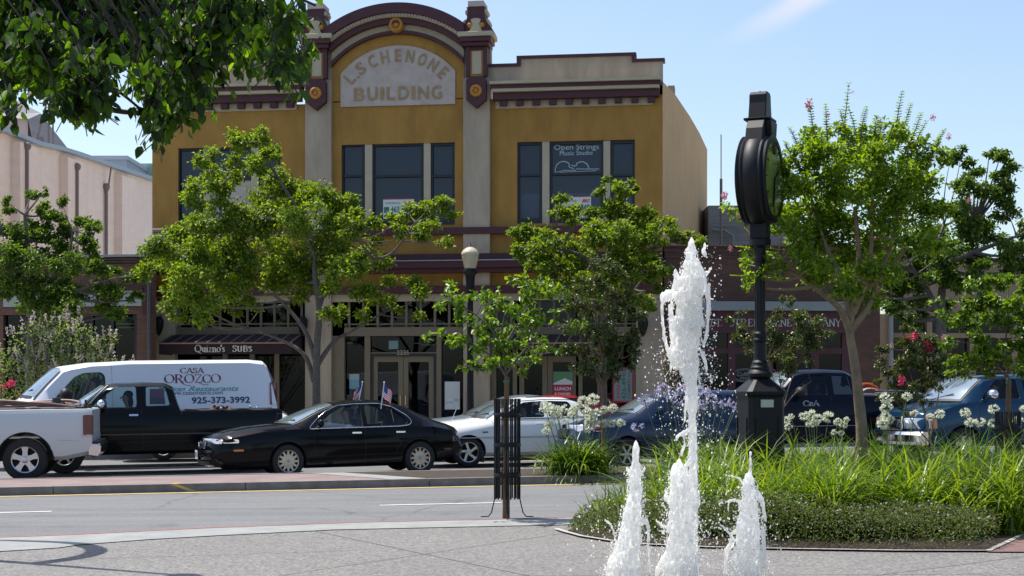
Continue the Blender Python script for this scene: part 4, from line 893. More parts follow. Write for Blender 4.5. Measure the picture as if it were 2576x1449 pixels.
# ================================================================== vehicles
def lerp_keys(keys, x):
    xs = [k[0] for k in keys]; ys = [k[1] for k in keys]; return float(np.interp(x, xs, ys))
class Car:
    """a hull lofted from side, plan and shoulder curves; x runs from the nose (0) to the tail"""
    def __init__(s, L, W, zt, zs, zb, w, wt, sweep, xs=None):
        s.L, s.W = L, W; s.k = dict(zt=zt, zs=zs, zb=zb, w=w, wt=wt, sw=sweep)
        base = set(np.round(np.linspace(0, L, int(L / .11)), 3)) | {k[0] for a in (zt, zs, zb, w, wt) for k in a}
        b = sorted(x for x in base if 0 <= x <= L); s.xs = [b[0]]
        for x in b[1:]:
            if x - s.xs[-1] > .012: s.xs.append(x)
    def ring(s, x, sh=0.0, fl=None):
        g = lambda n: lerp_keys(s.k[n], x)
        zt, zs, zb, w, wt = g('zt') - sh, g('zs'), g('zb'), g('w') - sh, g('wt') - sh * .9
        if fl is not None: zb = fl
        zs = min(zs, zt - .015); zm = zb + .50 * (zs - zb); dz = min(.085, (zt - zs) * .42)
        c = [(0, zb), (w * .84, zb), (w * .955, zb + .07), (w * .995, zb + .22 if zb + .22 < zm else zm - .01), (w, zm + .05), (w * .985, zs - .07 if zs - .07 > zm + .06 else zm + .07), (w * .95, zs), (min(wt, w * .94), zt - dz), (min(wt, w * .94) * .86, zt - dz * .28), (min(wt, w * .94) * .45, zt - dz * .04), (0, zt)]
        for i in range(1, len(c)):
            if c[i][1] < c[i - 1][1] + .0008 and i > 2: c[i] = (c[i][0], c[i - 1][1] + .0008)
        return c
    def shift(s, x, y): return lerp_keys(s.k['sw'], x) * (1 - min(1, abs(y) / (s.W / 2)) ** 2)
    def hull(s, sh=0.0, x0=None, x1=None, fl=None):
        xs = [x for x in s.xs if (x0 is None or x >= x0) and (x1 is None or x <= x1)]
        bm = bmesh.new(); rows = []
        for x in xs:
            c = s.ring(x, sh, fl); pts = c + [(-y, z) for y, z in reversed(c[1:-1])]
            rows.append([bm.verts.new((x - s.shift(x, y), y, z)) for y, z in pts])
        n = len(rows[0])
        for a, b in zip(rows[:-1], rows[1:]):
            for j in range(n): bm.faces.new((a[j], a[(j + 1) % n], b[(j + 1) % n], b[j]))
        bm.faces.new(rows[0]); bm.faces.new(list(reversed(rows[-1])))
        bmesh.ops.recalc_face_normals(bm, faces=bm.faces); return bm
    def hw(s, x, z):
        c = s.ring(x)[2:9]; zz = [q[1] for q in c]; yy = [q[0] for q in c]
        return float(np.interp(z, zz, yy))
    def top(s, x, y):
        c = s.ring(x)[7:]; c = c[::-1]; return float(np.interp(abs(y), [q[0] for q in c], [q[1] for q in c]))

def bake_bool(bm, cutters, mats, name):
    me = bpy.data.meshes.new(name); bm.to_mesh(me); bm.free()
    for m in mats: me.materials.append(m)
    o = bpy.data.objects.new(name, me); col.objects.link(o); tmp = []
    for c in cutters:
        cm = c if isinstance(c, bpy.types.Mesh) else None
        if cm is None:
            cm = bpy.data.meshes.new('cut'); c.to_mesh(cm); c.free()
        for m in mats: cm.materials.append(m)
        cm.polygons.foreach_set('material_index', [1] * len(cm.polygons))
        co = bpy.data.objects.new('cut', cm); col.objects.link(co); tmp.append(co)
        md = o.modifiers.new('b', 'BOOLEAN'); md.operation = 'DIFFERENCE'; md.object = co; md.solver = 'EXACT'
    dg = bpy.context.evaluated_depsgraph_get(); out = bpy.data.meshes.new_from_object(o.evaluated_get(dg))
    for t in tmp + [o]: bpy.data.objects.remove(t)
    out.name = name; return out
def prism_bm(poly, y0, y1, axis='y'):
    mb = MB(); mb.prism(poly, y0, y1, axis); bm = bmesh.new(); vs = [bm.verts.new(v) for v in mb.v]
    for f in mb.f: bm.faces.new([vs[i] for i in f])
    bmesh.ops.recalc_face_normals(bm, faces=bm.faces); return bm
def cyl_bm(x, z, r, y0, y1, n=36):
    return prism_bm([(x + r * math.cos(2 * math.pi * i / n), max(-.2, z + r * math.sin(2 * math.pi * i / n))) for i in range(n)], y0, y1)

def paint(name, c, metal=.3, rough=.28, dust=None):
    dk = max(c) < .03; m = mat(name, c, rough, metal=metal, coat=.13 if dk else .4, spec=.12 if dk else .3)
    return m
headglass = mat('headlamp_glass', (.55, .57, .60), .12, metal=.5, coat=1)
amber = mat('amber_lens', (.55, .16, .02), .2, coat=1)
redlens = mat('red_lens', (.11, .004, .006), .25, coat=.4)
gasket = mat('black_gasket', (.008, .008, .008), .6)
windshield = mat('windshield_glass', (.30, .38, .43), .07, metal=.65, coat=.6)
sideglass = glassmat('side_glass', (.80, .90, .86), .92, base=.0, refl=(.6, .65, .7))
darkglass = glassmat('dark_side_glass', (.5, .58, .60), .30, base=.04)
interior = mat('cabin_trim', (.035, .033, .03), .8)
seatm = mat('seat_fabric', (.05, .048, .045), .9)

def dense(poly, step=.08, closed=True):
    out = []; n = len(poly)
    for i in range(n if closed else n - 1):
        a = poly[i]; b = poly[(i + 1) % n]; k = max(1, int(math.hypot(b[0] - a[0], b[1] - a[1]) / step))
        out += [(a[0] + (b[0] - a[0]) * j / k, a[1] + (b[1] - a[1]) * j / k) for j in range(k)]
    if not closed: out.append(poly[-1])
    return out
def roundpoly(poly, r=.06):
    out = []; n = len(poly)
    for i in range(n):
        p0 = Vector(poly[i - 1]); p = Vector(poly[i]); p1 = Vector(poly[(i + 1) % n])
        a = p + (p0 - p).normalized() * min(r, (p0 - p).length * .45); b = p + (p1 - p).normalized() * min(r, (p1 - p).length * .45)
        for t in (0, .33, .66, 1): q = a.lerp(p, t).lerp(p.lerp(b, t), t); out.append((q.x, q.y))
    return out
def wheel(parent, car, x, z, r, rim_r, side, style, mat_rim, wd=.21):
    y = side * (car.W / 2 - .015)
    e = MB(); o = -side    # outwards is towards side
    pr = [(rim_r * .96, 0), (rim_r * 1.02, .02), (r * .93, .005), (r * .985, -.02), (r, -.05), (r, -wd + .05), (r * .95, -wd + .01), (rim_r, -wd), (rim_r * .9, -wd * .5), (rim_r * .90, -.05)]
    e.lathe([(a, y + side * b) for a, b in pr], 36, (x, 0, z), 'y', cap=False)
    e.v = [v for v in e.v]; t = e.build('wheel', black, parent, smooth=30)
    m = MB(); yo = y - side * .015; yi = y - side * .075
    m.lathe([(rim_r * .99, yo + side * .012), (rim_r * .90, yo), (rim_r * .86, yo - side * .05), (rim_r * .88, yi - side * .02), (rim_r * .97, yi)], 36, (x, 0, z), 'y', cap=False)
    if style[0] == 'cap':      # disc hub cap with radial slots
        n = style[1]
        m.lathe([(.0001, yo - side * .0), (rim_r * .30, yo + side * .006), (rim_r * .58, yo - side * .006)], 28, (x, 0, z), 'y')
        for i in range(n):
            a = 2 * math.pi * i / n; da = .12
            for r0, r1, d0, d1 in ((rim_r * .57, rim_r * .88, .16, .09),):
                pts = [(r0, a - d0 * 1.3), (r1, a - d1), (r1, a + d1), (r0, a + d0 * 1.3)]
                f = [(x + q * math.cos(b), yo, z + q * math.sin(b)) for q, b in pts]; g_ = [(p[0], yo - side * .03, p[2]) for p in f]
                m.add(f + g_, [(0, 1, 2, 3), (4, 5, 6, 7), (0, 1, 5, 4), (1, 2, 6, 5), (2, 3, 7, 6), (3, 0, 4, 7)])
    else:
        n = style[1]; sp = style[2]
        m.lathe([(.0001, yo + side * .0), (rim_r * .16, yo), (rim_r * .26, yo - side * .012), (rim_r * .28, yo - side * .04)], 24, (x, 0, z), 'y')
        for i in range(n):
            a = 2 * math.pi * i / n + style[3]; w0, w1 = sp
            ca, sa = math.cos(a), math.sin(a)
            pts = [(.2, -w0), (.55, -w0 * .85), (.9, -w1), (.9, w1), (.55, w0 * .85), (.2, w0)]
            tw = style[4] if len(style) > 4 else 0
            f = []
            for q, b in pts:
                b = b + tw * (q - .2); f.append((x + rim_r * (q * ca - b * sa), yo - side * (.0 + .02 * math.sin(q * 3)), z + rim_r * (q * sa + b * ca)))
            g_ = [(p[0], p[1] - side * .03, p[2]) for p in f]; k = len(f)
            m.add(f + g_, [tuple(range(k)), tuple(range(2 * k - 1, k - 1, -1))] + [(j, (j + 1) % k, k + (j + 1) % k, k + j) for j in range(k)])
    m.build('rim', mat_rim, t, smooth=30)
    d = MB(); d.lathe([(.0001, yi - side * .03), (rim_r * .9, yi - side * .03)], 24, (x, 0, z), 'y'); d.lathe([(.0001, yi - side * .02), (rim_r * .5, yi - side * .02)], 20, (x, 0, z), 'y'); d.build('brake_disc', mat('brake_dark', (.03, .03, .03), .6, metal=.5), t)
    if style[0] == 'cap' or True:
        d = MB(); d.lathe([(.0001, yo + side * .012), (rim_r * .12, yo + side * .010), (rim_r * .14, yo - side * .002)], 16, (x, 0, z), 'y'); d.build('hub_cap', mat_rim if style[0] != 'cap' else mat('dull_hub', (.30, .28, .26), .5, metal=.3), t, smooth=40)
    return t
def side_patch(car, poly, side, out, m, name, parent, thick=.0, open_=None):
    """a polygon (x,z) laid on the flank"""
    mb = MB(); n = len(poly); vs = []
    for x, z in poly:
        y = side * (car.hw(x, z) + out); vs.append((x - car.shift(x, y), y, z))
    if thick:
        vs2 = [(a, b - side * thick, c) for a, b, c in vs]
        mb.add(vs + vs2, [tuple(range(n)), tuple(range(2 * n - 1, n - 1, -1))] + [(i, (i + 1) % n, n + (i + 1) % n, n + i) for i in range(n)])
    else: mb.add(vs, [tuple(range(n))])
    me = mb.mesh(name, m); bm = bmesh.new(); bm.from_mesh(me); bmesh.ops.triangulate(bm, faces=bm.faces); bm.to_mesh(me); bm.free()
    return obj(name, me, parent)
def side_line(car, pts, side, r, m, name, parent, out=.002, closed=False, n=6):
    mb = MB(); pts = dense(pts, .08, closed)
    if closed: pts = pts + [pts[0]]
    path = []
    for x, z in pts: y = side * (car.hw(x, z) + out); path.append((x - car.shift(x, y), y, z))
    mb.tube(path, r, n); return mb.build(name, m, parent, smooth=60)
def top_sheet(car, x0, x1, k0, k1, m, name, parent, out=.006, z_of=None, nx=8, ny=12, frame=None):
    """sheet on the upper surface between stations x0..x1; k = share of the half width"""
    mb = MB(); vs = []
    for i in range(nx + 1):
        t = i / nx; x = x0 + (x1 - x0) * t; k = k0 + (k1 - k0) * t; wt = lerp_keys(car.k['wt'], x)
        for j in range(ny + 1):
            y = wt * k * (-1 + 2 * j / ny); z = car.top(x, y)
            vs.append((x - car.shift(x, y) - .006, y, z + out))
    mb.add(vs, [(i * (ny + 1) + j, i * (ny + 1) + j + 1, (i + 1) * (ny + 1) + j + 1, (i + 1) * (ny + 1) + j) for i in range(nx) for j in range(ny)])
    o = mb.build(name, m, parent, smooth=60)
    return o
def block(car, x0, x1, z0, z1, side, m, name, parent, out=.012, deep=.3, r=.03):
    """a lamp or bumper corner that wraps round the flank"""
    poly = roundpoly([(x0, z0), (x1, z0), (x1, z1), (x0, z1)], r); mb = MB(); n = len(poly); vs = []
    for x, z in poly:
        y = side * (car.hw(max(x, 0), z) + out); vs.append((x - car.shift(max(x, 0), y), y, z))
    for x, z in poly:
        y = side * (car.hw(max(x, 0), z) + out - deep); vs.append((x - car.shift(max(x, 0), y) - (.0 if x > .3 else .008), y, z))
    mb.add(vs, [tuple(range(n)), tuple(range(2 * n - 1, n - 1, -1))] + [(i, (i + 1) % n, n + (i + 1) % n, n + i) for i in range(n)])
    return mb.build(name, m, parent, smooth=50)
def mirror(car, x, z, side, m, parent, s=1.0, glass=True):
    mb = MB(); y = side * (car.hw(x, z) + .13 * s); mb.ball((x, y, z + .08 * s), .1 * s, 10, (.75, 1.15, .85)); mb.tube([(x, side * (car.hw(x, z) - .02), z + .03), (x, y, z + .05 * s)], .025 * s, 6)
    return mb.build('side_mirror', m, parent, smooth=60)
def seats(root, xs, y, z, h=.62):
    for x in xs:
        for s_ in (-1, 1):
            mb = MB(); mb.box(x - .28, x + .22, s_ * y - .24, s_ * y + .24, z - .14, z); mb.prism([(x + .14, z), (x + .26, z), (x + .40, z + h), (x + .29, z + h)], s_ * y - .22, s_ * y + .22); mb.prism([(x + .30, z + h + .03), (x + .38, z + h + .03), (x + .40, z + h + .2), (x + .32, z + h + .2)], s_ * y - .12, s_ * y + .12)
            mb.build('seat', seatm, root, bevel=.02)
def steering(root, x, y, z):
    mb = MB(); c = Vector((x, y, z)); t = R(28)
    mb.tube([c + Vector((math.sin(t) * math.sin(a) * .19, math.cos(a) * .19, math.cos(t) * math.sin(a) * .19)) for a in [i * math.pi / 10 for i in range(21)]], .013, 6)
    mb.tube([c, c + Vector((-.3, 0, -.16))], .03, 8); mb.box(x - .02, x + .01, y - .17, y + .17, z - .02, z + .02)
    return mb.build('steering_wheel', interior, root, smooth=40)

def vehicle(name, label, cat, car, body_m, place, wheels, windows, cabin, bed=None, scale=(1, 1, 1), ws=None, rw=None, glassm=None, shield=None, group=None, arch=.055, roofm=None):
    """place = (u, q, x_ref, yaw): the near flank at x_ref stands at pixel column u, q metres across the street"""
    u, q, xr, yaw = place
    D = Dq(u, q); P = Vector(((u - 1288) / F * D, D, 0)); r = Matrix.Rotation(yaw, 3, 'Z')
    loc = P - r @ Vector((xr * scale[0], -car.W / 2, 0)); loc.z = gz(P.x) - .12
    root = empty(name, loc, 0, label, cat, group); root.rotation_euler = (0, -math.atan(G), yaw); root.scale = scale
    cut = []
    (xf, xr_, wr, rr) = wheels[:4]
    for x in (xf, xr_):
        for s_ in (-1, 1): cut.append(cyl_bm(x, wr - .01, wr + arch, s_ * (car.W / 2 - .27) if s_ < 0 else car.W / 2 - .27, s_ * (car.W / 2 + .2)))
    for b in cut: bmesh.ops.recalc_face_normals(b, faces=b.faces)
    c0, c1, fl, sh = cabin[:4]; cav = car.hull(sh, c0, c1, fl); cut.append(cav)
    for w in windows: cut.append(prism_bm(roundpoly(w, .05), -car.W, car.W))
    if bed: cut.append(prism_bm([(bed[0], bed[2]), (bed[1], bed[2]), (bed[1], 3), (bed[0], 3)], -car.W / 2 + .13, car.W / 2 - .13))
    me = bake_bool(car.hull(), cut, [body_m, interior], 'body')
    body = obj('body', me, root, 30)
    for w in windows:
        for s_ in (-1, 1): side_patch(car, roundpoly(w, .05), s_, -.018, glassm or sideglass, 'side_window', root)
    if ws:
        o = top_sheet(car, ws[0] + .02, ws[1] - .02, ws[2], ws[3], gasket, 'windshield', root, .005)
        top_sheet(car, ws[0] + .055, ws[1] - .05, ws[2] - .045, ws[3] - .04, shield or windshield, 'windshield_pane', o, .010)
        a = MB()
        for y0, y1 in ((-.55, -.05), (.1, .6)):
            xb = ws[0] + .03; a.tube([(xb - car.shift(xb, y1) + .0, y1, car.top(xb, y1) + .02), (xb + .12 - car.shift(xb, y0), y0, car.top(xb + .12, y0) + .028)], .011, 5)
        a.build('wiper', gasket, o)
    if rw: o = top_sheet(car, rw[0], rw[1], rw[2], rw[3], gasket, 'rear_window', root, .005); top_sheet(car, rw[0] + .04, rw[1] - .04, rw[2] - .05, rw[3] - .05, shield or windshield, 'rear_pane', o, .010)
    style, rm = wheels[4], wheels[5]
    for x in (xf, xr_):
        for s_ in (-1, 1): wheel(root, car, x, wr, wr, rr, s_, style, rm)
    return root
def plate(root, x, y, z, txt, w=.30, h=.15, rot=0):
    """number plate facing -x"""
    mb = MB(); mb.box(-.008, 0, -w / 2, w / 2, -h / 2, h / 2); o = mb.build('number_plate', mat('plate_white', (.62, .65, .70), .5), root); o.location = (x, y, z)
    me, X, Z = text_me(txt, w * .85, h * .55, bold=.02); me.vertices.foreach_set('co', np.stack([np.full(len(X), -.011), -X, Z], 1).ravel()); me.materials.clear(); me.materials.append(mat('plate_blue', (.02, .04, .16), .5)); me.update()
    obj('plate_number', me, o); return o

def swept(car, name, m, parent, y1, prof, n=14, bevel=0, base=0.0):
    # cross-section [(dx, z)] carried across the nose, following its curve in plan
    mb = MB(); k = len(prof); vs = []
    for i in range(n + 1):
        y = -y1 + 2 * y1 * i / n; sx = -car.shift(base, y)
        for dx, z in prof: vs.append((sx + dx, y, z))
    mb.add(vs, [(i * k + j, i * k + (j + 1) % k, (i + 1) * k + (j + 1) % k, (i + 1) * k + j) for i in range(n) for j in range(k)] + [tuple(range(k)), tuple(range(n * k + k - 1, n * k - 1, -1))])
    return mb.build(name, m, parent, smooth=35)
VPOS = {}
# ---------------------------------------------------------------- black sedan with two flags
sed = Car(4.9, 1.77,
    zt=[(0, .62), (.04, .70), (.12, .77), (.25, .83), (.5, .895), (.9, .955), (1.35, .99), (1.62, 1.0), (1.7, 1.02), (1.95, 1.14), (2.2, 1.27), (2.42, 1.355), (2.6, 1.395), (2.9, 1.425), (3.2, 1.42), (3.45, 1.385), (3.65, 1.325), (3.85, 1.235), (4.05, 1.13), (4.25, 1.045), (4.4, .995), (4.6, .94), (4.75, .88), (4.83, .80), (4.87, .66), (4.9, .55)],
    zs=[(0, .55), (.1, .66), (.3, .76), (.9, .86), (1.6, .90), (3.5, .925), (4.3, .90), (4.7, .82), (4.9, .5)],
    zb=[(0, .30), (.12, .22), (.5, .17), (1.2, .17), (3.8, .18), (4.4, .24), (4.9, .36)],
    w=[(0, .70), (.06, .77), (.2, .83), (.6, .87), (1.4, .885), (3.6, .885), (4.3, .86), (4.7, .79), (4.85, .72), (4.9, .64)],
    wt=[(0, .62), (.3, .70), (1.2, .76), (1.7, .74), (2.4, .58), (3.2, .57), (3.7, .58), (4.2, .66), (4.7, .62), (4.9, .5)],
    sweep=[(0, .26), (.5, .28), (1.4, .38), (1.9, .40), (2.6, .12), (3.2, 0), (4.2, -.16), (4.9, -.16)])
bk = paint('black_car_paint', (.004, .0045, .006), .0, .12)
wf = [(1.86, .915), (2.02, 1.02), (2.28, 1.20), (2.50, 1.30), (2.84, 1.325), (2.86, .925)]
wr_ = [(2.95, .93), (2.93, 1.325), (3.2, 1.325), (3.45, 1.27), (3.72, 1.11), (3.80, 1.0), (3.75, .955), (3.62, .94)]
sd = vehicle('sedan', 'black sedan with chrome window trim and two small flags clipped to its windows', 'car', sed, bk, (556, 27.8, .02, R(19)),
    (1.34, 4.02, .315, .215, ('cap', 12), mat('champagne_alloy', (.50, .46, .40), .32, metal=.7)), [wf, wr_], (1.5, 4.0, .33, .055), scale=(.935, 1, 1), ws=(1.62, 2.46, .93, .93), rw=(3.62, 4.2, .82, .86))
out = [(1.80, .90), (1.95, .99), (2.26, 1.21), (2.50, 1.325), (2.80, 1.35), (3.22, 1.352), (3.48, 1.29), (3.76, 1.12), (3.86, 1.0), (3.80, .94), (3.6, .922), (2.6, .91)]
for s_ in (-1, 1):
    side_line(sed, roundpoly(out, .05), s_, .0085, chrome, 'window_trim', sd, .004, True)
    block(sed, .04, .13, .655, .745, s_, headglass, 'headlight', sd, .014, .36, .03); block(sed, .14, .40, .665, .735, s_, mat('corner_lens', (.62, .60, .52), .25, coat=1), 'corner_light', sd, .016, .1, .03)
    block(sed, .30, .48, .515, .55, s_, amber, 'side_marker', sd, .007, .05, .012)
    block(sed, 4.70, 4.80, .62, .74, s_, redlens, 'tail_light', sd, .006, .3, .02); block(sed, 4.52, 4.66, .46, .49, s_, redlens, 'side_marker', sd, .006, .05, .01)
    block(sed, .04, .09, .40, .48, s_, headglass, 'fog_light', sd, -.10, .14, .03)
    mirror(sed, 1.98, .93, s_, bk, sd, .9)
    for x in (2.62, 3.52): side_patch(sed, roundpoly([(x, .80), (x + .19, .80), (x + .19, .83), (x, .83)], .01), s_, .016, chrome, 'door_handle', sd, .016)
    for ln in ([(1.9, .9), (1.86, .7), (1.9, .35)], [(2.88, .92), (2.90, .6), (2.88, .3)], [(3.78, .93), (3.66, .66), (3.5, .42), (3.42, .3)], [(1.86, .3), (3.45, .3)]): side_line(sed, ln, s_, .0035, gasket, 'door_gap', sd, .0)
    side_line(sed, [(3.50, .95), (3.46, 1.31)], s_, .012, gasket, 'window_divider', sd, -.012)
o = swept(sed, 'grille', mat('grille_dark', (.02, .02, .022), .4), sd, .40, [(-.012, .575), (-.012, .66), (.03, .685), (.06, .575)])
mb = MB(); gx = lambda y: -sed.shift(0, y) - .016; yy_ = [-.42 + .07 * i for i in range(13)]
mb.tube([(gx(y), y, .572) for y in yy_] + [(gx(y) + .018, y, .675) for y in yy_[::-1]] + [(gx(-.42), -.42, .572)], .009, 6)
for k in range(4): mb.tube([(gx(y) - .0, y, .594 + k * .02) for y in yy_], .003, 4)
mb.lathe([(.0001, gx(0) - .012), (.035, gx(0) - .010), (.04, gx(0))], 12, (0, 0, .63), 'x', 1, 1); mb.build('grille_trim', chrome, o)
swept(sed, 'lower_grille', mat('grille_dark', (.02, .02, .022), .4), sd, .55, [(-.03, .26), (-.03, .34), (.08, .34), (.08, .26)])
plate(sd, -.325, -.02, .44, '3XTR', .31, .16)
o = swept(sed, 'bumper', bk, sd, .70, [(.10, .345), (-.03, .36), (-.055, .42), (-.055, .48), (-.02, .535), (.10, .54)])
seats(sd, (2.55, 3.35), .37, .50, .55); steering(sd, 2.12, .37, .86)
def flag(loc, yaw, lab, lean):
    e = empty('car_flag', loc, yaw, lab, 'flag', 'small flags on the black sedan'); e.scale = (1.12, 1.12, 1.12); pw_ = mat('flag_staff', (.75, .75, .75), .5)
    mb = MB(); mb.tube([(0, 0, -.08), (lean, 0, .36)], .008, 6); mb.ball((lean, 0, .37), .014, 6); mb.build('staff', pw_, e)
    m = bpy.data.materials.get('flag_cloth')
    for nm, cc, sel in (('stripes_red', (.50, .02, .04), 'r'), ('stripes_white', (.72, .70, .70), 'w'), ('canton_blue', (.03, .06, .22), 'b')):
        mm = mat('flag_' + nm, tuple(min(.85, q * 1.25) for q in cc), .9); f = MB(); nx, nz = 10, 13
        for i in range(nx):
            for j in range(nz):
                kind = 'b' if (i < 4 and j >= 6) else ('r' if j % 2 == 0 else 'w')
                if kind != sel: continue
                def pt(a, b):
                    t = a / nx; h = b / nz
                    x = lean * (.35 + .6 * h) + .20 * t * (1 - .3 * t) ; z = .36 * (.38 + .60 * h) - .17 * t - .02 * math.sin(6 * t); y = .035 * math.sin(7 * t + 2 * h) * t
                    return (x, y, z)
                f.add([pt(i, j), pt(i + 1, j), pt(i + 1, j + 1), pt(i, j + 1)], [(0, 1, 2, 3)])
        f.build(nm, mm, e, smooth=60)
def inveh(root, p): 
    bpy.context.view_layer.update(); return root.matrix_world @ Vector(p)
bpy.context.view_layer.update()
flag(inveh(sd, (3.28, -.62, 1.335)), R(8), 'small striped flag on the near rear window of the black sedan', .055)
flag(inveh(sd, (3.10, .60, 1.345)), R(200), 'small striped flag on the far side of the black sedan roof', -.09)

# ---------------------------------------------------------------- pickups share one hull maker
def pickup(L, W, hood, cab, rail, zroof, zsill, front=.80, tail=None, wb=.95):
    """hood=(z front, z rear, x base of shield); cab=(x top front, x top rear, x bottom rear)"""
    zf, zr, xb = hood; xt, xe, xz = cab
    return Car(L, W,
        zt=[(0, front - .12), (.04, front), (.12, zf - .05), (.3, zf), (xb - .1, zr), (xb, zr + .02), (xb + (xt - xb) * .5, zr + (zroof - zr) * .53), (xt, zroof - .06), (xt + .18, zroof - .015), ((xt + xe) / 2, zroof), (xe - .15, zroof - .02), (xe, zroof - .09), (xz - .02, rail + .06), (xz, rail), (L - .03, rail), (L, rail - .03)],
        zs=[(0, front - .2), (.15, zf - .12), (xb, zsill - .03), (xz, zsill - .02), (L, rail - .04)],
        zb=[(0, .42), (.25, .36), (.6, .34), (L - .5, .36), (L, .46)],
        w=[(0, W / 2 - .10), (.1, W / 2 - .04), (.5, W / 2), (L - .1, W / 2), (L, W / 2 - .02)],
        wt=[(0, W / 2 - .2), (.4, W / 2 - .12), (xb, W / 2 - .12), (xt, W / 2 - .24), (xe, W / 2 - .24), (xz, W / 2 - .06), (L, W / 2 - .06)],
        sweep=[(0, .16), (.5, .18), (xb, .34), (xt, .22), (xt + .4, 0), (L, 0)])
# black compact pickup in the middle lane
rg = pickup(5.1, 1.76, (1.03, 1.12, 1.22), (1.82, 2.98, 3.12), 1.20, 1.76, 1.19)
bt = paint('black_truck_paint', (.004, .005, .006), .0, .16)
dusty = mat('dusty_black_roof', (.05, .048, .045), .5)
w1 = [(1.40, 1.25), (1.62, 1.46), (1.90, 1.66), (2.28, 1.67), (2.30, 1.25)]; w2 = [(2.46, 1.27), (2.46, 1.665), (2.86, 1.655), (2.96, 1.28)]
rt = vehicle('pickup_truck', 'black compact extended-cab pickup with a silver mirror beside the white van', 'pickup truck', rg, bt, (710, 30.4, 5.08, R(14.5)),
    (.92, 4.05, .36, .20, ('spoke', 5, (.13, .09), .3), silverm), [w1, w2], (1.3, 3.0, .45, .07), bed=(3.22, 5.0, .75), ws=(1.22, 1.84, .93, .92))
for s_ in (-1, 1):
    mirror(rg, 1.62, 1.24, s_, chrome if s_ < 0 else bt, rt, 1.15)
    side_patch(rg, roundpoly([(2.14, 1.10), (2.31, 1.10), (2.31, 1.135), (2.14, 1.135)], .01), s_, .016, chrome, 'door_handle', rt, .016)
    for ln in ([(1.42, 1.24), (1.40, .8), (1.44, .45)], [(2.38, 1.24), (2.38, .45)], [(3.14, 1.24), (3.14, .4)]): side_line(rg, ln, s_, .004, gasket, 'door_gap', rt, .0)
    side_line(rg, [(.15, .74), (5.0, .74)], s_, .016, mat('side_moulding', (.05, .045, .04), .5), 'side_moulding', rt, .004)
    block(rg, .0, .22, .78, .92, s_, headglass, 'headlight', rt, .005, .3, .03); block(rg, 4.98, 5.09, .80, 1.12, s_, redlens, 'tail_light', rt, .006, .12, .02)
    side_line(rg, [(3.2, 1.19), (5.05, 1.19)], s_, .02, gasket, 'bed_rail', rt, -.04)
    for x in (3.9, 4.6): 
        mb = MB(); mb.ball((x, s_ * .80, 1.23), .03, 8); mb.build('tie_down', chrome, rt)
    side_line(rg, [(1.30, 1.16), (1.86, 1.70)], s_, .014, mat('pillar_light', (.35, .38, .36), .4), 'pillar_trim', rt, .004)
mb = MB(); mb.box(5.06, 5.22, -.8, .8, .46, .60); mb.build('bumper', chrome, rt, bevel=.03)
seats(rt, (2.0,), .38, .72, .6); steering(rt, 1.62, .38, 1.12)
# wiper pair raised on the shield
mb = MB()
for y in (-.35, .12):
    mb.tube([(1.18 - .2, y, 1.16), (1.42 - .2, y + .3, 1.44), (1.46 - .2, y + .42, 1.46)], .014, 5)
mb.build('raised_wiper', gasket, rt)
e = empty('window_sticker', inveh(rt, (2.70, -.70, 1.30)), R(10.5), 'faded poster stuck inside the rear quarter window of the black pickup', 'poster')
mb = MB(); mb.prism([(-.17, .02), (.13, .02), (.10, .32), (-.17, .32)], .0, .006); mb.build('sheet', mat('faded_print', (.05, .055, .10), .7, c2=(.10, .05, .08), vs=14), e)
mb = MB(); mb.tube([Vector((3.95 + .18 * math.cos(a), .1 + .5 * math.sin(a), 1.22 + .05 * math.sin(3 * a))) for a in [i * math.pi / 12 for i in range(25)]], .028, 6); mb.v = [tuple(Vector(v) - Vector((3.95, .1, 1.0))) for v in mb.v]
e = empty('hose_coil', inveh(rt, (3.95, .1, .99)), R(10), 'brown hose loop just showing above the rail of the black pickup bed', 'hose'); mb.build('hose', mat('rust_hose', (.08, .035, .025), .8), e)

# white full-size pickup, its bed at the left edge
fw = pickup(5.75, 1.98, (1.12, 1.2, 1.5), (2.12, 3.75, 3.95), 1.28, 1.86, 1.24)
wpnt = paint('white_truck_paint', (.56, .585, .59), .0, .35)
ft = vehicle('pickup_truck', 'white full-size pickup with alloy wheels carrying hoses at the left edge', 'pickup truck', fw, wpnt, (231, 27.75, 5.74, R(11)),
    (.98, 4.60, .385, .245, ('spoke', 5, (.20, .25), R(90)), silverm), [[(1.75, 1.28), (2.2, 1.72), (2.7, 1.74), (2.72, 1.28)], [(2.85, 1.28), (2.85, 1.74), (3.6, 1.70), (3.72, 1.28)]], (1.6, 3.8, .5, .07), bed=(4.02, 5.66, .75), ws=(1.5, 2.14, .93, .92), arch=.10)
for s_ in (-1, 1):
    block(fw, 5.60, 5.765, .80, 1.16, s_, redlens, 'tail_light', ft, .022, .15, .03)
    block(fw, 5.58, 5.74, .775, .81, s_, mat('clear_lens', (.5, .42, .45), .2, coat=1), 'reverse_light', ft, .026, .13, .01)
    side_line(fw, [(4.0, 1.275), (5.73, 1.275)], s_, .03, gasket, 'bed_rail', ft, -.035)
    arc_ = [(4.60 + .485 * math.cos(t), .375 + .485 * math.sin(t)) for t in [math.pi * i / 20 for i in range(21)]]
    side_line(fw, [(x, max(z, .37)) for x, z in arc_], s_, .018, gasket, 'arch_lip', ft, -.012)
    side_line(fw, [(5.15, .72), (5.55, .70)], s_, .003, mat('scratch', (.3, .28, .3), .6), 'scratch', ft, .0)
    mirror(fw, 1.85, 1.27, s_, gasket, ft, 1.5)
mb = MB(); mb.prism([(5.68, .66), (5.89, .65), (5.905, .60), (5.88, .48), (5.82, .40), (5.68, .42)], -.95, .95); o = mb.build('rear_bumper', chrome, ft, bevel=.03)
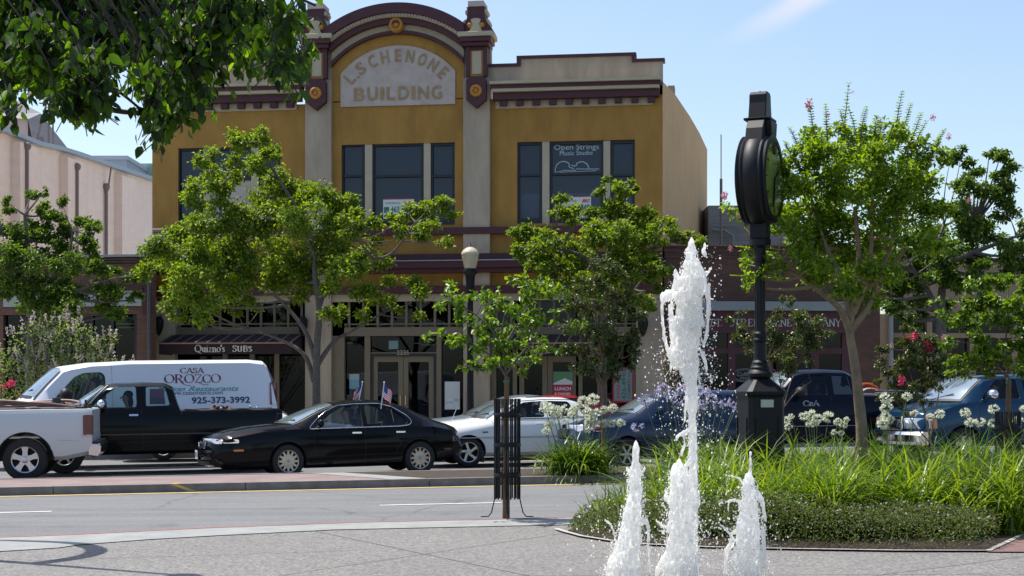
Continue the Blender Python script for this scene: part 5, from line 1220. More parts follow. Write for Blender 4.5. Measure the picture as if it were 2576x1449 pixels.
mb = MB(); mb.box(5.66, 5.86, -.96, .96, .655, .685); mb.build('bumper_pad', gasket, o)
hz = MB(); 
for k in range(7):
    r0 = .42 + .03 * k; cx, cy = .25 + .04 * (k % 3), .03 * k
    hz.tube([(cx + r0 * 1.5 * math.cos(a), cy + r0 * math.sin(a) * .8, .06 + .035 * k + .05 * math.sin(2 * a + k)) for a in [i * math.pi / 14 for i in range(29)]], .028, 7)
e = empty('hose_coil', inveh(ft, (4.3, .05, 1.10)), R(11), 'coils of brown hose piled in the bed of the white pickup', 'hose'); hz.build('hose', mat('brown_hose', (.26, .15, .12), .6, var=.2), e, smooth=60)
e = empty('pump', inveh(ft, (5.05, -.05, 1.05)), R(11), 'small black pump and tools beside the hose coils in the white pickup bed', 'pump')
mb = MB(); mb.box(-.14, .12, -.12, .12, .1, .30); mb.lathe([(.07, -.1), (.10, 0), (.07, .16)], 14, (0, 0, .26)); mb.tube([(.1, 0, .28), (.35, .05, .2), (.6, .0, .16)], .035, 8); mb.tube([(-.05, 0, .4), (.12, 0, .34), (.2, 0, .24)], .02, 6); mb.build('motor', mat('tool_black', (.02, .02, .022), .5), e, bevel=.01)
for k, (x, lean) in enumerate(((5.42, .04), (5.58, -.03))):
    e = empty('clamp', inveh(ft, (x, -.02 + .2 * k, 1.22)), R(11), ('silver bar clamp standing up at the rear of the white pickup bed', 'dark bar clamp beside the silver one in the white pickup bed')[k], 'clamp')
    mb = MB(); mb.tube([(0, 0, 0), (lean, 0, .16)], .015, 6); mb.tube([(-.05, 0, .1), (.08, 0, .13)], .013, 6); mb.lathe([(.02, 0), (.02, .05)], 8, (lean, 0, .15)); mb.build('clamp_bar', silverm if k == 0 else gasket, e)

# ---------------------------------------------------------------- white delivery van
vn = Car(5.98, 2.02,
    zt=[(0, .90), (.03, 1.02), (.12, 1.14), (.45, 1.25), (.85, 1.345), (.95, 1.38), (1.25, 1.72), (1.50, 1.98), (1.62, 2.03), (2.0, 2.10), (2.8, 2.14), (5.3, 2.15), (5.6, 2.12), (5.68, 2.04), (5.76, 1.8), (5.88, 1.3), (5.93, .9), (5.98, .6)],
    zs=[(0, .8), (.15, .98), (.9, 1.2), (1.5, 1.25), (5.6, 1.3), (5.85, 1.1), (5.98, .5)],
    zb=[(0, .40), (.3, .32), (5.4, .34), (5.98, .45)],
    w=[(0, .86), (.1, .94), (.5, 1.0), (1.2, 1.01), (5.6, 1.01), (5.9, .97), (5.98, .92)],
    wt=[(0, .72), (.5, .84), (.95, .86), (1.5, .83), (2.0, .865), (5.4, .865), (5.7, .85), (5.9, .9), (5.98, .85)],
    sweep=[(0, .24), (.5, .36), (1.0, .50), (1.6, .34), (2.3, .02), (5.2, 0), (5.98, -.05)])
vw = paint('white_van_paint', (.66, .68, .74), .0, .32)
v1 = [(1.16, 1.33), (1.34, 1.52), (1.60, 1.80), (1.80, 1.885), (2.16, 1.90), (2.24, 1.82), (2.26, 1.34)]
vt = vehicle('cargo_van', 'white delivery van with maroon restaurant lettering on its side', 'van', vn, vw, (704, 33.25, 5.93, R(16.5)),
    (.95, 4.75, .36, .2, ('spoke', 8, (.08, .1), .2), silverm), [v1], (1.05, 5.4, .5, .07), scale=(.99, 1, 1.045), ws=(.95, 1.56, .95, .94))
for s_ in (-1, 1):
    mirror(vn, 1.42, 1.34, s_, gasket, vt, 1.5)
    for ln in ([(1.08, 1.32), (1.07, .8), (1.10, .45)], [(2.38, 2.03), (2.40, 1.2), (2.40, .4)], [(2.36, 2.05), (5.55, 2.07)]): side_line(vn, ln, s_, .004, mat('seam_grey', (.2, .2, .22), .6), 'panel_seam', vt, .0)
    block(vn, 5.74, 5.90, 1.20, 1.66, s_, redlens, 'tail_light', vt, .02, .15, .02)
    block(vn, .02, .3, .80, .98, s_, headglass, 'headlight', vt, .005, .3, .03)
    side_patch(vn, [(5.60, 2.0), (5.70, 1.98), (5.84, 1.68), (5.78, 1.68)], s_, .004, mat('rear_glass_edge', (.02, .04, .045), .1, coat=1), 'rear_glass_wrap', vt)
    side_patch(vn, roundpoly([(2.12, 1.12), (2.30, 1.12), (2.30, 1.155), (2.12, 1.155)], .01), s_, .016, gasket, 'door_handle', vt, .016)
vy = lambda a, b: -(vn.hw(a, b) + .007)
mv = .002825; VX = lambda p: 5.93 - (2088 - p) * mv; VZ = lambda p: 2.15 - (p - 150) * mv - .00
plum = mat('plum_lettering', (.19, .03, .06), .6); teal = mat('teal_lettering', (.06, .32, .27), .6); navy = mat('navy_lettering', (.02, .04, .08), .6)
serif('CASA', plum, vt, VX(1428), VZ(232), 178 * mv, 38 * mv, vy, wt=.18, thin=.07)
serif('OROZCO', plum, vt, VX(1432), VZ(290), 425 * mv, 60 * mv, vy, wt=.17, thin=.06, sc=[1, 1, 1, 1, .95, 1],
      extra=[[(1.55, .12), (1.85, -.18), (2.2, -.34), (2.5, -.32)], [(3.25, .02), (3.5, -.12), (3.8, -.28), (4.05, -.27), (4.2, -.18)]])
lettering('Restaurants', teal, vt, VX(1590), VZ(364), 385 * mv, 36 * mv, yf=vy, shear=.45, bold=.012)
lettering('Mexican', teal, vt, VX(1270), VZ(364), 210 * mv, 34 * mv, yf=vy, shear=.45, bold=.012)
lettering('www.casaorozco.com', navy, vt, VX(1450), VZ(397), 415 * mv, 20 * mv, yf=vy, bold=.0)
lettering('925-373-3992', navy, vt, VX(1643), VZ(449), 443 * mv, 48 * mv, yf=vy, bold=.025)
mb = MB(); mb.box(1.62, 2.26, -.8, .8, .5, .75); mb.build('engine_cover', interior, vt)
seats(vt, (1.95,), .48, .95, .62); steering(vt, 1.48, .48, 1.28)

# ---------------------------------------------------------------- white sedan behind the flower bed
def saloon(L, W, zh, zroof, xb, xt, xe, xk, ztrunk, tailz=.85, nose=.66, pz=None):
    return Car(L, W,
        zt=[(0, nose - .1), (.05, nose), (.15, nose + .08), (.5, zh - .07), (xb - .12, zh), (xb, zh + .02), (xb + (xt - xb) * .5, zh + (zroof - zh) * .56), (xt, zroof - .045), (xt + .25, zroof - .01), ((xt + xe) / 2, zroof), (xe - .2, zroof - .02), (xe, zroof - .07), ((xe + xk) / 2, (zroof + ztrunk) / 2 + .02), (xk, ztrunk), (L - .2, ztrunk - .03), (L - .05, tailz), (L, tailz - .2)],
        zs=[(0, nose - .15), (.3, nose), (xb, zh - .09), (xk, ztrunk - .08), (L, tailz - .22)],
        zb=[(0, .30), (.2, .22), (L - .4, .22), (L, .36)],
        w=[(0, W / 2 - .16), (.12, W / 2 - .08), (.5, W / 2), (L - .5, W / 2), (L - .1, W / 2 - .08), (L, W / 2 - .15)],
        wt=[(0, W / 2 - .28), (.5, W / 2 - .15), (xb, W / 2 - .13), (xt, W / 2 - .29), (xe, W / 2 - .29), (xk, W / 2 - .18), (L, W / 2 - .25)],
        sweep=[(0, .2), (.5, .2), (xb, .24), (xt, .12), (xt + .4, 0), (xe, -.05), (L, -.15)])
vo = saloon(4.66, 1.76, .96, 1.42, 1.42, 2.08, 3.25, 3.85, .98)
wv = paint('white_sedan_paint', (.70, .71, .69), .0, .3)
a1 = [(1.62, .985), (1.85, 1.14), (2.16, 1.31), (2.56, 1.335), (2.57, 1.0)]; a2 = [(2.66, 1.0), (2.65, 1.335), (3.12, 1.32), (3.28, 1.02)]; a3 = [(3.40, 1.04), (3.26, 1.28), (3.42, 1.24), (3.66, 1.06)]
vv = vehicle('sedan', 'white sedan with a dark sunroof behind the white lilies', 'car', vo, wv, (1180, 30.5, .93, R(14)),
    (.93, 3.60, .31, .215, ('spoke', 5, (.14, .17), R(80), .55), silverm), [a1, a2, a3], (1.5, 3.9, .32, .055), ws=(1.42, 2.12, .93, .92), rw=(3.25, 3.86, .84, .86))
for s_ in (-1, 1):
    side_line(vo, [(.55, .60), (4.4, .60)], s_, .012, mat('moulding_grey', (.35, .36, .38), .4), 'side_moulding', vv, .004)
    side_line(vo, roundpoly([(1.56, .965), (1.82, 1.14), (2.14, 1.335), (2.6, 1.365), (3.18, 1.35), (3.48, 1.26), (3.75, 1.05), (3.6, 1.0)], .04), s_, .008, gasket, 'window_trim', vv, .003, True)
    for x in (2.36, 3.12): side_patch(vo, roundpoly([(x, .86), (x + .17, .86), (x + .17, .89), (x, .89)], .01), s_, .015, wv, 'door_handle', vv, .015)
    for ln in ([(1.5, .95), (1.46, .6), (1.5, .34)], [(2.61, .98), (2.62, .34)], [(3.36, 1.0), (3.28, .7), (3.15, .45)]): side_line(vo, ln, s_, .0035, gasket, 'door_gap', vv, .0)
    side_patch(vo, roundpoly([(1.22, .70), (1.34, .70), (1.34, .725), (1.22, .725)], .01), s_, .006, gasket, 'fender_badge', vv, .01)
    mb = MB(); mb.box(1.20, 1.25, s_ * .80 - .08, s_ * .80 + .08, .10, .34); mb.build('mud_flap', gasket, vv)
    mirror(vo, 1.72, .98, s_, wv, vv, .9); block(vo, .03, .2, .56, .68, s_, headglass, 'headlight', vv, .004, .35, .03); block(vo, 4.5, 4.63, .62, .82, s_, redlens, 'tail_light', vv, .006, .2, .02)
top_sheet(vo, 2.35, 2.85, .55, .55, mat('sunroof_glass', (.06, .04, .03), .15, coat=1), 'sunroof', vv, .008)
mb = MB(); mb.tube([(.62, -.5, .88), (.80, -.5, 1.28)], .005, 4); mb.build('aerial', silverm, vv)
seats(vv, (2.15, 2.95), .36, .5, .55); steering(vv, 1.75, .36, .86)
e = empty('headrest_cover', inveh(vv, (2.0, -.55, .99)), R(10), 'pale green cup on the front door sill of the white sedan', 'cup'); mb = MB(); mb.lathe([(.035, 0), (.045, .16), (.04, .16), (.0001, .155)], 14); mb.build('cup', mat('pale_green_plastic', (.45, .60, .5), .4), e, smooth=40)
e.name = 'paper_cup'

# silver coupe in the far lane behind it
sv = saloon(4.75, 1.80, .98, 1.46, 1.45, 2.35, 3.15, 4.05, 1.0)
sm = paint('silver_blue_paint', (.22, .27, .32), .5, .3)
so_ = vehicle('sedan', 'silver blue sedan almost hidden behind the white sedan', 'car', sv, sm, (1078, 33.2, .25, R(14)),
    (.95, 3.7, .315, .2, ('spoke', 6, (.12, .1), 0), silverm), [[(1.7, 1.0), (2.0, 1.18), (2.4, 1.36), (2.75, 1.38), (2.76, 1.02)], [(2.84, 1.02), (2.83, 1.38), (3.15, 1.36), (3.55, 1.06)]], (1.55, 4.0, .34, .055), ws=(1.45, 2.38, .93, .92), rw=(3.15, 4.05, .84, .86))
for s_ in (-1, 1):
    block(sv, .03, .25, .56, .66, s_, headglass, 'headlight', so_, .004, .35, .03); mirror(sv, 1.8, 1.0, s_, sm, so_, .9); block(sv, 4.6, 4.72, .62, .8, s_, redlens, 'tail_light', so_, .006, .2, .02)
    side_line(sv, [(2.8, 1.0), (2.8, .35)], s_, .0035, gasket, 'door_gap', so_, .0)
# parked cars at the far kerb
rd = saloon(4.5, 1.76, 1.0, 1.40, 1.4, 2.1, 3.1, 3.9, .98)
rm_ = paint('red_car_paint', (.30, .012, .02), .1, .3)
ro = vehicle('sedan', 'dark red car parked at the far kerb, only its roof and tail showing', 'car', rd, rm_, (1612, 35.5, 4.45, R(10)),
    (.9, 3.55, .31, .2, ('spoke', 6, (.12, .1), 0), silverm), [[(1.62, 1.0), (2.16, 1.32), (2.5, 1.33), (2.52, 1.0)], [(2.6, 1.0), (2.6, 1.33), (3.0, 1.31), (3.3, 1.02)]], (1.5, 3.8, .34, .055), ws=(1.4, 2.12, .93, .92), rw=(3.1, 3.9, .84, .86))
for s_ in (-1, 1): block(rd, 4.35, 4.47, .62, .8, s_, redlens, 'tail_light', ro, .006, .2, .02); mirror(rd, 1.7, 1.0, s_, rm_, ro, .9)
pw2 = saloon(4.4, 1.74, .98, 1.42, 1.1, 2.0, 3.0, 3.7, .98)
pp = paint('white_hatch_paint', (.62, .64, .68), .0, .3)
po = vehicle('sedan', 'white car parked at the far kerb showing between van and black sedan', 'car', pw2, pp, (752, 35.5, 3.98, R(10)),
    (.9, 3.45, .31, .2, ('spoke', 6, (.12, .1), 0), silverm), [[(1.35, 1.0), (2.05, 1.34), (2.4, 1.35), (2.42, 1.0)], [(2.5, 1.0), (2.5, 1.35), (2.95, 1.33), (3.3, 1.02)]], (1.2, 3.6, .34, .055), ws=(1.1, 2.02, .93, .92), rw=(3.0, 3.7, .84, .86))
for s_ in (-1, 1): block(pw2, 4.25, 4.38, .62, .8, s_, redlens, 'tail_light', po, .006, .2, .02); mirror(pw2, 1.6, 1.0, s_, pp, po, .9)

# ---------------------------------------------------------------- dark blue wagon in the near lane
bl = Car(4.75, 1.84,
    zt=[(0, .66), (.05, .78), (.15, .86), (.5, .96), (1.0, 1.04), (1.3, 1.09), (1.45, 1.14), (1.75, 1.31), (2.05, 1.46), (2.35, 1.52), (2.9, 1.545), (3.7, 1.535), (4.1, 1.50), (4.35, 1.42), (4.55, 1.24), (4.68, 1.0), (4.75, .6)],
    zs=[(0, .6), (.3, .8), (1.3, .98), (3.9, 1.0), (4.5, .9), (4.75, .5)], zb=[(0, .30), (.2, .22), (4.3, .22), (4.75, .36)],
    w=[(0, .74), (.12, .84), (.5, .92), (4.2, .92), (4.65, .82), (4.75, .72)], wt=[(0, .62), (.5, .77), (1.4, .8), (2.1, .64), (3.8, .64), (4.3, .66), (4.6, .7), (4.75, .6)],
    sweep=[(0, .22), (.6, .24), (1.4, .30), (2.1, .18), (2.6, 0), (3.9, -.05), (4.75, -.22)])
bp = paint('navy_wagon_paint', (.012, .026, .062), .3, .2)
b1 = [(1.72, 1.08), (2.02, 1.25), (2.24, 1.41), (2.62, 1.44), (2.64, 1.08)]; b2 = [(2.72, 1.08), (2.71, 1.44), (3.38, 1.43), (3.40, 1.08)]; b3 = [(3.48, 1.08), (3.47, 1.43), (3.95, 1.40), (4.25, 1.12)]
bw = vehicle('station_wagon', 'dark blue wagon with an amber corner light behind the fountain', 'car', bl, bp, (1490, 28.1, .22, R(13)),
    (1.05, 3.80, .32, .2, ('spoke', 6, (.12, .1), 0), silverm), [b1, b2, b3], (1.5, 4.4, .34, .055), scale=(.87, .96, 1), ws=(1.36, 2.12, .94, .93), rw=(4.15, 4.55, .84, .84), glassm=darkglass)
for s_ in (-1, 1):
    block(bl, .10, .34, .77, .89, s_, headglass, 'headlight', bw, .005, .42, .02); block(bl, .36, .50, .77, .89, s_, amber, 'corner_light', bw, .007, .08, .02)
    side_line(bl, [(.6, .58), (4.4, .60)], s_, .012, mat('moulding_blue', (.03, .04, .08), .4), 'side_moulding', bw, .004); mirror(bl, 1.82, 1.08, s_, bp, bw, 1)
    for ln in ([(1.5, 1.0), (1.48, .4)], [(2.68, 1.05), (2.68, .35)], [(3.44, 1.05), (3.42, .6), (3.35, .45)]): side_line(bl, ln, s_, .0035, gasket, 'door_gap', bw, .0)
    block(bl, 4.48, 4.62, .8, 1.1, s_, redlens, 'tail_light', bw, .006, .15, .02)
swept(bl, 'bumper', mat('bumper_blue', (.02, .035, .07), .4), bw, .74, [(.10, .38), (-.04, .41), (-.06, .50), (-.04, .59), (.10, .62)])
swept(bl, 'grille', gasket, bw, .36, [(-.012, .68), (.03, .79), (.08, .79), (.08, .68)])
# ---------------------------------------------------------------- navy work pickup
nv = pickup(5.6, 2.0, (1.12, 1.24, 1.55), (2.05, 3.25, 3.40), 1.36, 1.93, 1.33)
nvp = paint('navy_truck_paint', (.004, .006, .015), .2, .25)
n1 = [(1.76, 1.37), (2.0, 1.58), (2.22, 1.78), (2.62, 1.80), (2.64, 1.37)]
nn = vehicle('pickup_truck', 'navy work pickup with pale letters on the door and an orange coil in its bed', 'pickup truck', nv, nvp, (2150, 30.4, 3.20, R(10.5)),
    (.98, 4.5, .38, .2, ('spoke', 5, (.2, .2), .3), silverm), [n1], (1.6, 3.25, .5, .07), bed=(3.5, 5.5, .8), ws=(1.55, 2.06, .93, .92))
nl = mat('grey_door_lettering', (.40, .42, .46), .6); ny = lambda a, b: -(nv.hw(a, b) + .007)
serif('CBA', nl, nn, 2.24, 1.20, .36, .11, ny, wt=.2, thin=.08)
lettering('PLUMBING', nl, nn, 2.26, .93, .5, .05, yf=ny)
side_line(nv, [(1.75, .72), (3.3, .72)], -1, .006, nl, 'pinstripe', nn, .004)
side_patch(nv, [(2.78, 1.38), (2.78, 1.78), (3.14, 1.76), (3.2, 1.38)], -1, .004, mat('opaque_glass', (.012, .015, .02), .12, coat=1), 'rear_quarter_glass', nn)
for s_ in (-1, 1):
    mirror(nv, 1.95, 1.34, s_, gasket, nn, 1.3); block(nv, 5.46, 5.6, .85, 1.2, s_, redlens, 'tail_light', nn, .006, .12, .02); block(nv, 0, .25, .8, .98, s_, headglass, 'headlight', nn, .005, .3, .02)
    side_line(nv, [(3.45, 1.37), (5.55, 1.37)], s_, .022, silverm, 'bed_rail', nn, -.05)
    for ln in ([(1.72, 1.3), (1.70, .5)], [(2.70, 1.34), (2.70, .5)]): side_line(nv, ln, s_, .004, gasket, 'door_gap', nn, .0)
seats(nn, (2.2,), .45, .82, .6); steering(nn, 1.85, .45, 1.22)
e = empty('cable_coil', inveh(nn, (3.85, -.1, 1.30)), R(10), 'orange and white cable coil standing in the navy pickup bed', 'cable')
mb = MB()
for k in range(5): mb.tube([(.30 * math.cos(a) * (1 - .05 * k), -.1 + .05 * k, .05 + .26 * math.sin(a) * (1 - .03 * k)) for a in [i * math.pi / 12 for i in range(25)]], .022, 6)
mb.build('orange_cable', mat('orange_cable', (.65, .12, .03), .5), e)
mb = MB()
for k in range(3): mb.tube([(.26 * math.cos(a) + .03, -.16 - .03 * k, .0 + .2 * math.sin(a)) for a in [i * math.pi / 12 for i in range(25)]], .018, 6)
mb.build('white_rope', mat('white_rope', (.55, .5, .45), .7), e)
e = empty('tool_box', inveh(nn, (4.35, -.4, 1.28)), R(10), 'low grey pile of tools along the navy pickup bed', 'tools')
mb = MB(); mb.box(-.4, .5, -.2, .2, 0, .13); mb.tube([(-.4, 0, .16), (.6, .1, .15)], .025, 6); mb.build('box', mat('tool_grey', (.12, .12, .13), .5), e, bevel=.02)
# ---------------------------------------------------------------- teal pickup at the right edge
tl = pickup(5.5, 2.0, (1.10, 1.22, 1.05), (1.62, 3.2, 3.4), 1.3, 1.80, 1.28, front=.88)
tp = paint('teal_truck_paint', (.005, .040, .085), .45, .22)
t1 = [(1.36, 1.30), (1.62, 1.53), (1.80, 1.68), (2.26, 1.70), (2.28, 1.30)]; t2 = [(2.4, 1.3), (2.4, 1.7), (3.0, 1.68), (3.1, 1.3)]
tt = vehicle('pickup_truck', 'teal blue pickup with chrome bumper and amber lamps at the right edge', 'pickup truck', tl, tp, (2330, 28.2, .05, R(16)),
    (.93, 4.3, .37, .21, ('spoke', 5, (.2, .2), .3), silverm), [t1, t2], (1.2, 3.25, .5, .07), bed=(3.5, 5.4, .8), ws=(1.05, 1.64, .94, .93))
for s_ in (-1, 1):
    block(tl, -.005, .17, .72, .93, s_, headglass, 'headlight', tt, .008, .45, .03); block(tl, .17, .32, .72, .92, s_, amber, 'corner_light', tt, .010, .08, .03); mirror(tl, 1.5, 1.28, s_, chrome, tt, 1.35)
    for ln in ([(1.30, 1.25), (1.28, .5)], [(2.34, 1.26), (2.34, .5)]): side_line(tl, ln, s_, .004, gasket, 'door_gap', tt, .0)
mb = MB(); mb.tube([(-.175, -.46, .70), (-.175, .46, .70), (-.165, .46, .95), (-.165, -.46, .95), (-.175, -.46, .70)], .022, 6)
for k in range(5): mb.box(-.17, -.15, -.44, .44, .735 + k * .042, .752 + k * .042)
o = mb.build('grille', chrome, tt); mb = MB(); mb.box(-.145, -.1, -.45, .45, .70, .95); mb.build('grille_opening', gasket, o)
mb = MB(); n_ = 16; vs = []
for i in range(n_ + 1):
    y = -1.01 + 2.02 * i / n_; x = -.26 + .24 * (abs(y) / 1.01) ** 3
    for dx, z in ((0, .40), (-.05, .46), (-.06, .60), (0, .66), (.12, .66), (.12, .40)): vs.append((x + dx, y, z))
mb.add(vs, [(i * 6 + j, i * 6 + (j + 1) % 6, (i + 1) * 6 + (j + 1) % 6, (i + 1) * 6 + j) for i in range(n_) for j in range(6)] + [tuple(range(6)), tuple(range(n_ * 6 + 5, n_ * 6 - 1, -1))]); mb.build('bumper', chrome, tt, smooth=30)
seats(tt, (1.9,), .45, .78, .6); steering(tt, 1.62, .45, 1.18)

# ================================================================== people in the vehicles
def skin_mesh(verts, edges, radii, root, sub=2):
    me = bpy.data.meshes.new('b'); me.from_pydata(verts, edges, []); o = bpy.data.objects.new('b', me); col.objects.link(o)
    md = o.modifiers.new('s', 'SKIN'); md.use_smooth_shade = True
    for i, r in enumerate(radii): me.skin_vertices[0].data[i].radius = (r, r) if not hasattr(r, '__len__') else r; 
    me.skin_vertices[0].data[root].use_root = True
    sb = o.modifiers.new('u', 'SUBSURF'); sb.levels = sub; sb.render_levels = sub
    dg = bpy.context.evaluated_depsgraph_get(); out = bpy.data.meshes.new_from_object(o.evaluated_get(dg)); bpy.data.objects.remove(o)
    smooth_me(out, 180); return out
skinm = mat('skin', (.38, .20, .14), .55); hairm = mat('dark_hair', (.02, .014, .010), .7, bump=.5, bs=60); trous = mat('denim', (.04, .05, .09), .85)
def person(root, seat, lab, shirt_c, hands=((-.42, -.10, .30), (-.42, .16, .30)), hair=None, turn=0, sc=1.0, scarf=0):
    V = [(0, 0, .02), (.04, 0, .24), (.04, 0, .42), (.03, 0, .535), (.0, 0, .62), (-.02, 0, .70), (-.01, 0, .775), (-.035, 0, .83)]
    E = [(i, i + 1) for i in range(7)]; Rr = [(.15, .13), (.14, .115), (.15, .12), (.055, .055), (.06, .062), (.082, .096), (.082, .092), (.055, .06)]
    def add(pts, rs, frm):
        p = frm
        for q, r in zip(pts, rs): V.append(q); Rr.append((r, r)); E.append((p, len(V) - 1)); p = len(V) - 1
        return p
    sl = []
    for s_, hnd in ((-1, hands[0]), (1, hands[1])):
        h = Vector(hnd); sh = Vector((.04, s_ * .19, .44)); el = sh.lerp(h, .5) + Vector((.03, s_ * .05, -.11))
        w = add([tuple(sh), tuple(el), tuple(h + (el - h).normalized() * .07)], [.062, .046, .030], 2); sl.append((sh, el, h))
        pm_ = add([tuple(h)], [.034], w)
        for k in range(4):
            off = Vector((-.01, (k - 1.5) * .021, 0)); d = Vector((-.035, 0, -.012))
            add([tuple(h + off + d), tuple(h + off + d + Vector((-.02, 0, -.028 - .004 * (k % 2))))], [.0095, .008], pm_)
        add([tuple(h + Vector((.0, -s_ * .03, .02))), tuple(h + Vector((-.025, -s_ * .042, .018)))], [.011, .009], pm_)
        k_ = add([(-.02, s_ * .10, -.02), (-.42, s_ * .14, .06), (-.58, s_ * .14, -.28), (-.68, s_ * .14, -.31)], [.085, .06, .045, .038], 0)
    me = skin_mesh(V, E, Rr, 0); me.materials.append(skinm)
    P = inveh(root, seat); e = empty('person', P, root.rotation_euler.z, lab, 'person'); e.scale = (sc,) * 3
    b = obj('body', me, e)
    V2 = [(0, 0, .0), (.04, 0, .24), (.04, 0, .42), (.035, 0, .50)]; E2 = [(0, 1), (1, 2), (2, 3)]; R2 = [(.165, .15), (.16, .135), (.168, .138), (.085, .08)]
    for s_, (sh, el, h) in zip((-1, 1), sl):
        i = len(V2); V2 += [tuple(sh), tuple(el), tuple(el.lerp(h, .35))]; R2 += [(.078, .078), (.062, .062), (.052, .052)]; E2 += [(2, i), (i, i + 1), (i + 1, i + 2)]
    me = skin_mesh(V2, E2, R2, 0); me.materials.append(mat('shirt_' + lab[:12], shirt_c, .85)); obj('shirt', me, e)
    V3 = [(0, 0, -.02)]; E3 = []; R3 = [(.16, .15)]
    for s_ in (-1, 1):
        i = len(V3); V3 += [(-.04, s_ * .10, -.02), (-.42, s_ * .14, .06), (-.58, s_ * .14, -.27)]; R3 += [(.10, .10), (.075, .075), (.06, .06)]; E3 += [(0, i), (i, i + 1), (i + 1, i + 2)]
    me = skin_mesh(V3, E3, R3, 0); me.materials.append(trous); obj('trousers', me, e)
    hb = MB(); hb.ball((.022, 0, .795), .100, 12, (.98, .88, .86)); hb.ball((.052, 0, .735), .08, 10, (.7, .95, 1.0)); 
    if hair == 'long': hb.ball((.06, 0, .64), .09, 10, (.7, 1.0, 1.5))
    hm = hb.build('hair', hairm, e, smooth=60)
    f = MB(); f.ball((-.128, 0, .725), .018, 8, (1, .8, 1.2)); f.build('nose', skinm, e, smooth=60)
    f = MB()
    for s_ in (-1, 1): f.ball((-.098, s_ * .034, .752), .012, 8)
    f.build('eyes', mat('eye_dark', (.03, .02, .02), .3), e); f = MB(); f.ball((-.108, 0, .680), .022, 8, (.5, 1.1, .35)); f.build('mouth', mat('lips', (.25, .08, .07), .5), e)
    for s_ in (-1, 1): f = MB(); f.ball((-.0, s_ * .092, .73), .026, 8, (.7, .4, 1.1)); f.build('ear', skinm, e, smooth=60)
    return e
person(vt, (2.02, -.48, .98), 'driver in a white shirt at the wheel of the white delivery van', (.62, .66, .72), ((-.44, -.04, .30), (-.44, .22, .30)), sc=.98)
person(rt, (2.10, -.38, .76), 'driver in a pink shirt at the wheel of the black compact pickup', (.42, .20, .24), ((-.40, .0, .34), (-.40, .2, .34)), hair='long', sc=.95)
person(sd, (2.62, -.37, .50), 'driver in a pale blue shirt inside the black sedan', (.30, .36, .48), ((-.40, .02, .32), (-.40, .2, .32)), sc=.92)
person(nn, (2.30, -.45, .84), 'driver in a red shirt resting a hand by the navy pickup window', (.50, .03, .05), ((-.36, -.12, .36), (-.40, .2, .32)), sc=.98)
person(vv, (2.22, -.36, .50), 'driver in a grey top inside the white sedan', (.2, .22, .24), ((-.38, .0, .34), (-.38, .2, .34)), sc=.9)
person(tt, (2.0, -.45, .80), 'driver in a dark top inside the teal pickup', (.03, .03, .04), ((-.36, .0, .36), (-.38, .2, .34)), sc=.98)
# steering wheels belong on the driver's side (near flank)
for r_ in (vt, rt, sd, nn, vv, tt):
    for c in r_.children:
        if c.name.startswith('steering_wheel'): c.location.y -= 2 * {'c': .48}.get('x', abs(c.data.vertices[0].co.y)) * 0
        if c.name.startswith('steering_wheel'):
            ys = np.mean([v.co.y for v in c.data.vertices]); c.location.y = -2 * ys
# ================================================================== plants
def leaf_mesh(name, C, Dv, Nv, ln, wd, m, fold=.25, tipw=.45):
    """leaves as folded kites: C base points, Dv growing direction, Nv normal"""
    n = len(C); Dv = Dv / (np.linalg.norm(Dv, axis=1, keepdims=True) + 1e-9)
    S_ = np.cross(Dv, Nv); S_ /= (np.linalg.norm(S_, axis=1, keepdims=True) + 1e-9); Nn = np.cross(S_, Dv)
    ln = np.broadcast_to(np.asarray(ln, float), (n,))[:, None]; wd = np.broadcast_to(np.asarray(wd, float), (n,))[:, None]
    a = C; b = C + Dv * ln * tipw + S_ * wd * .5 + Nn * wd * fold; c = C + Dv * ln - Nn * ln * .12; d = C + Dv * ln * tipw - S_ * wd * .5 + Nn * wd * fold
    co = np.stack([a, b, c, d], 1).reshape(-1, 3).astype(np.float32)
    i = np.arange(n)[:, None] * 4; tri = np.concatenate([i + [0, 1, 2], i + [0, 2, 3]], 1).reshape(-1).astype(np.int32)
    me = bpy.data.meshes.new(name); me.vertices.add(4 * n); me.vertices.foreach_set('co', co.ravel())
    me.loops.add(6 * n); me.loops.foreach_set('vertex_index', tri); me.polygons.add(2 * n)
    me.polygons.foreach_set('loop_start', np.arange(0, 6 * n, 3, dtype=np.int32)); me.polygons.foreach_set('loop_total', np.full(2 * n, 3, dtype=np.int32))
    me.materials.append(m); me.update(calc_edges=True); return me
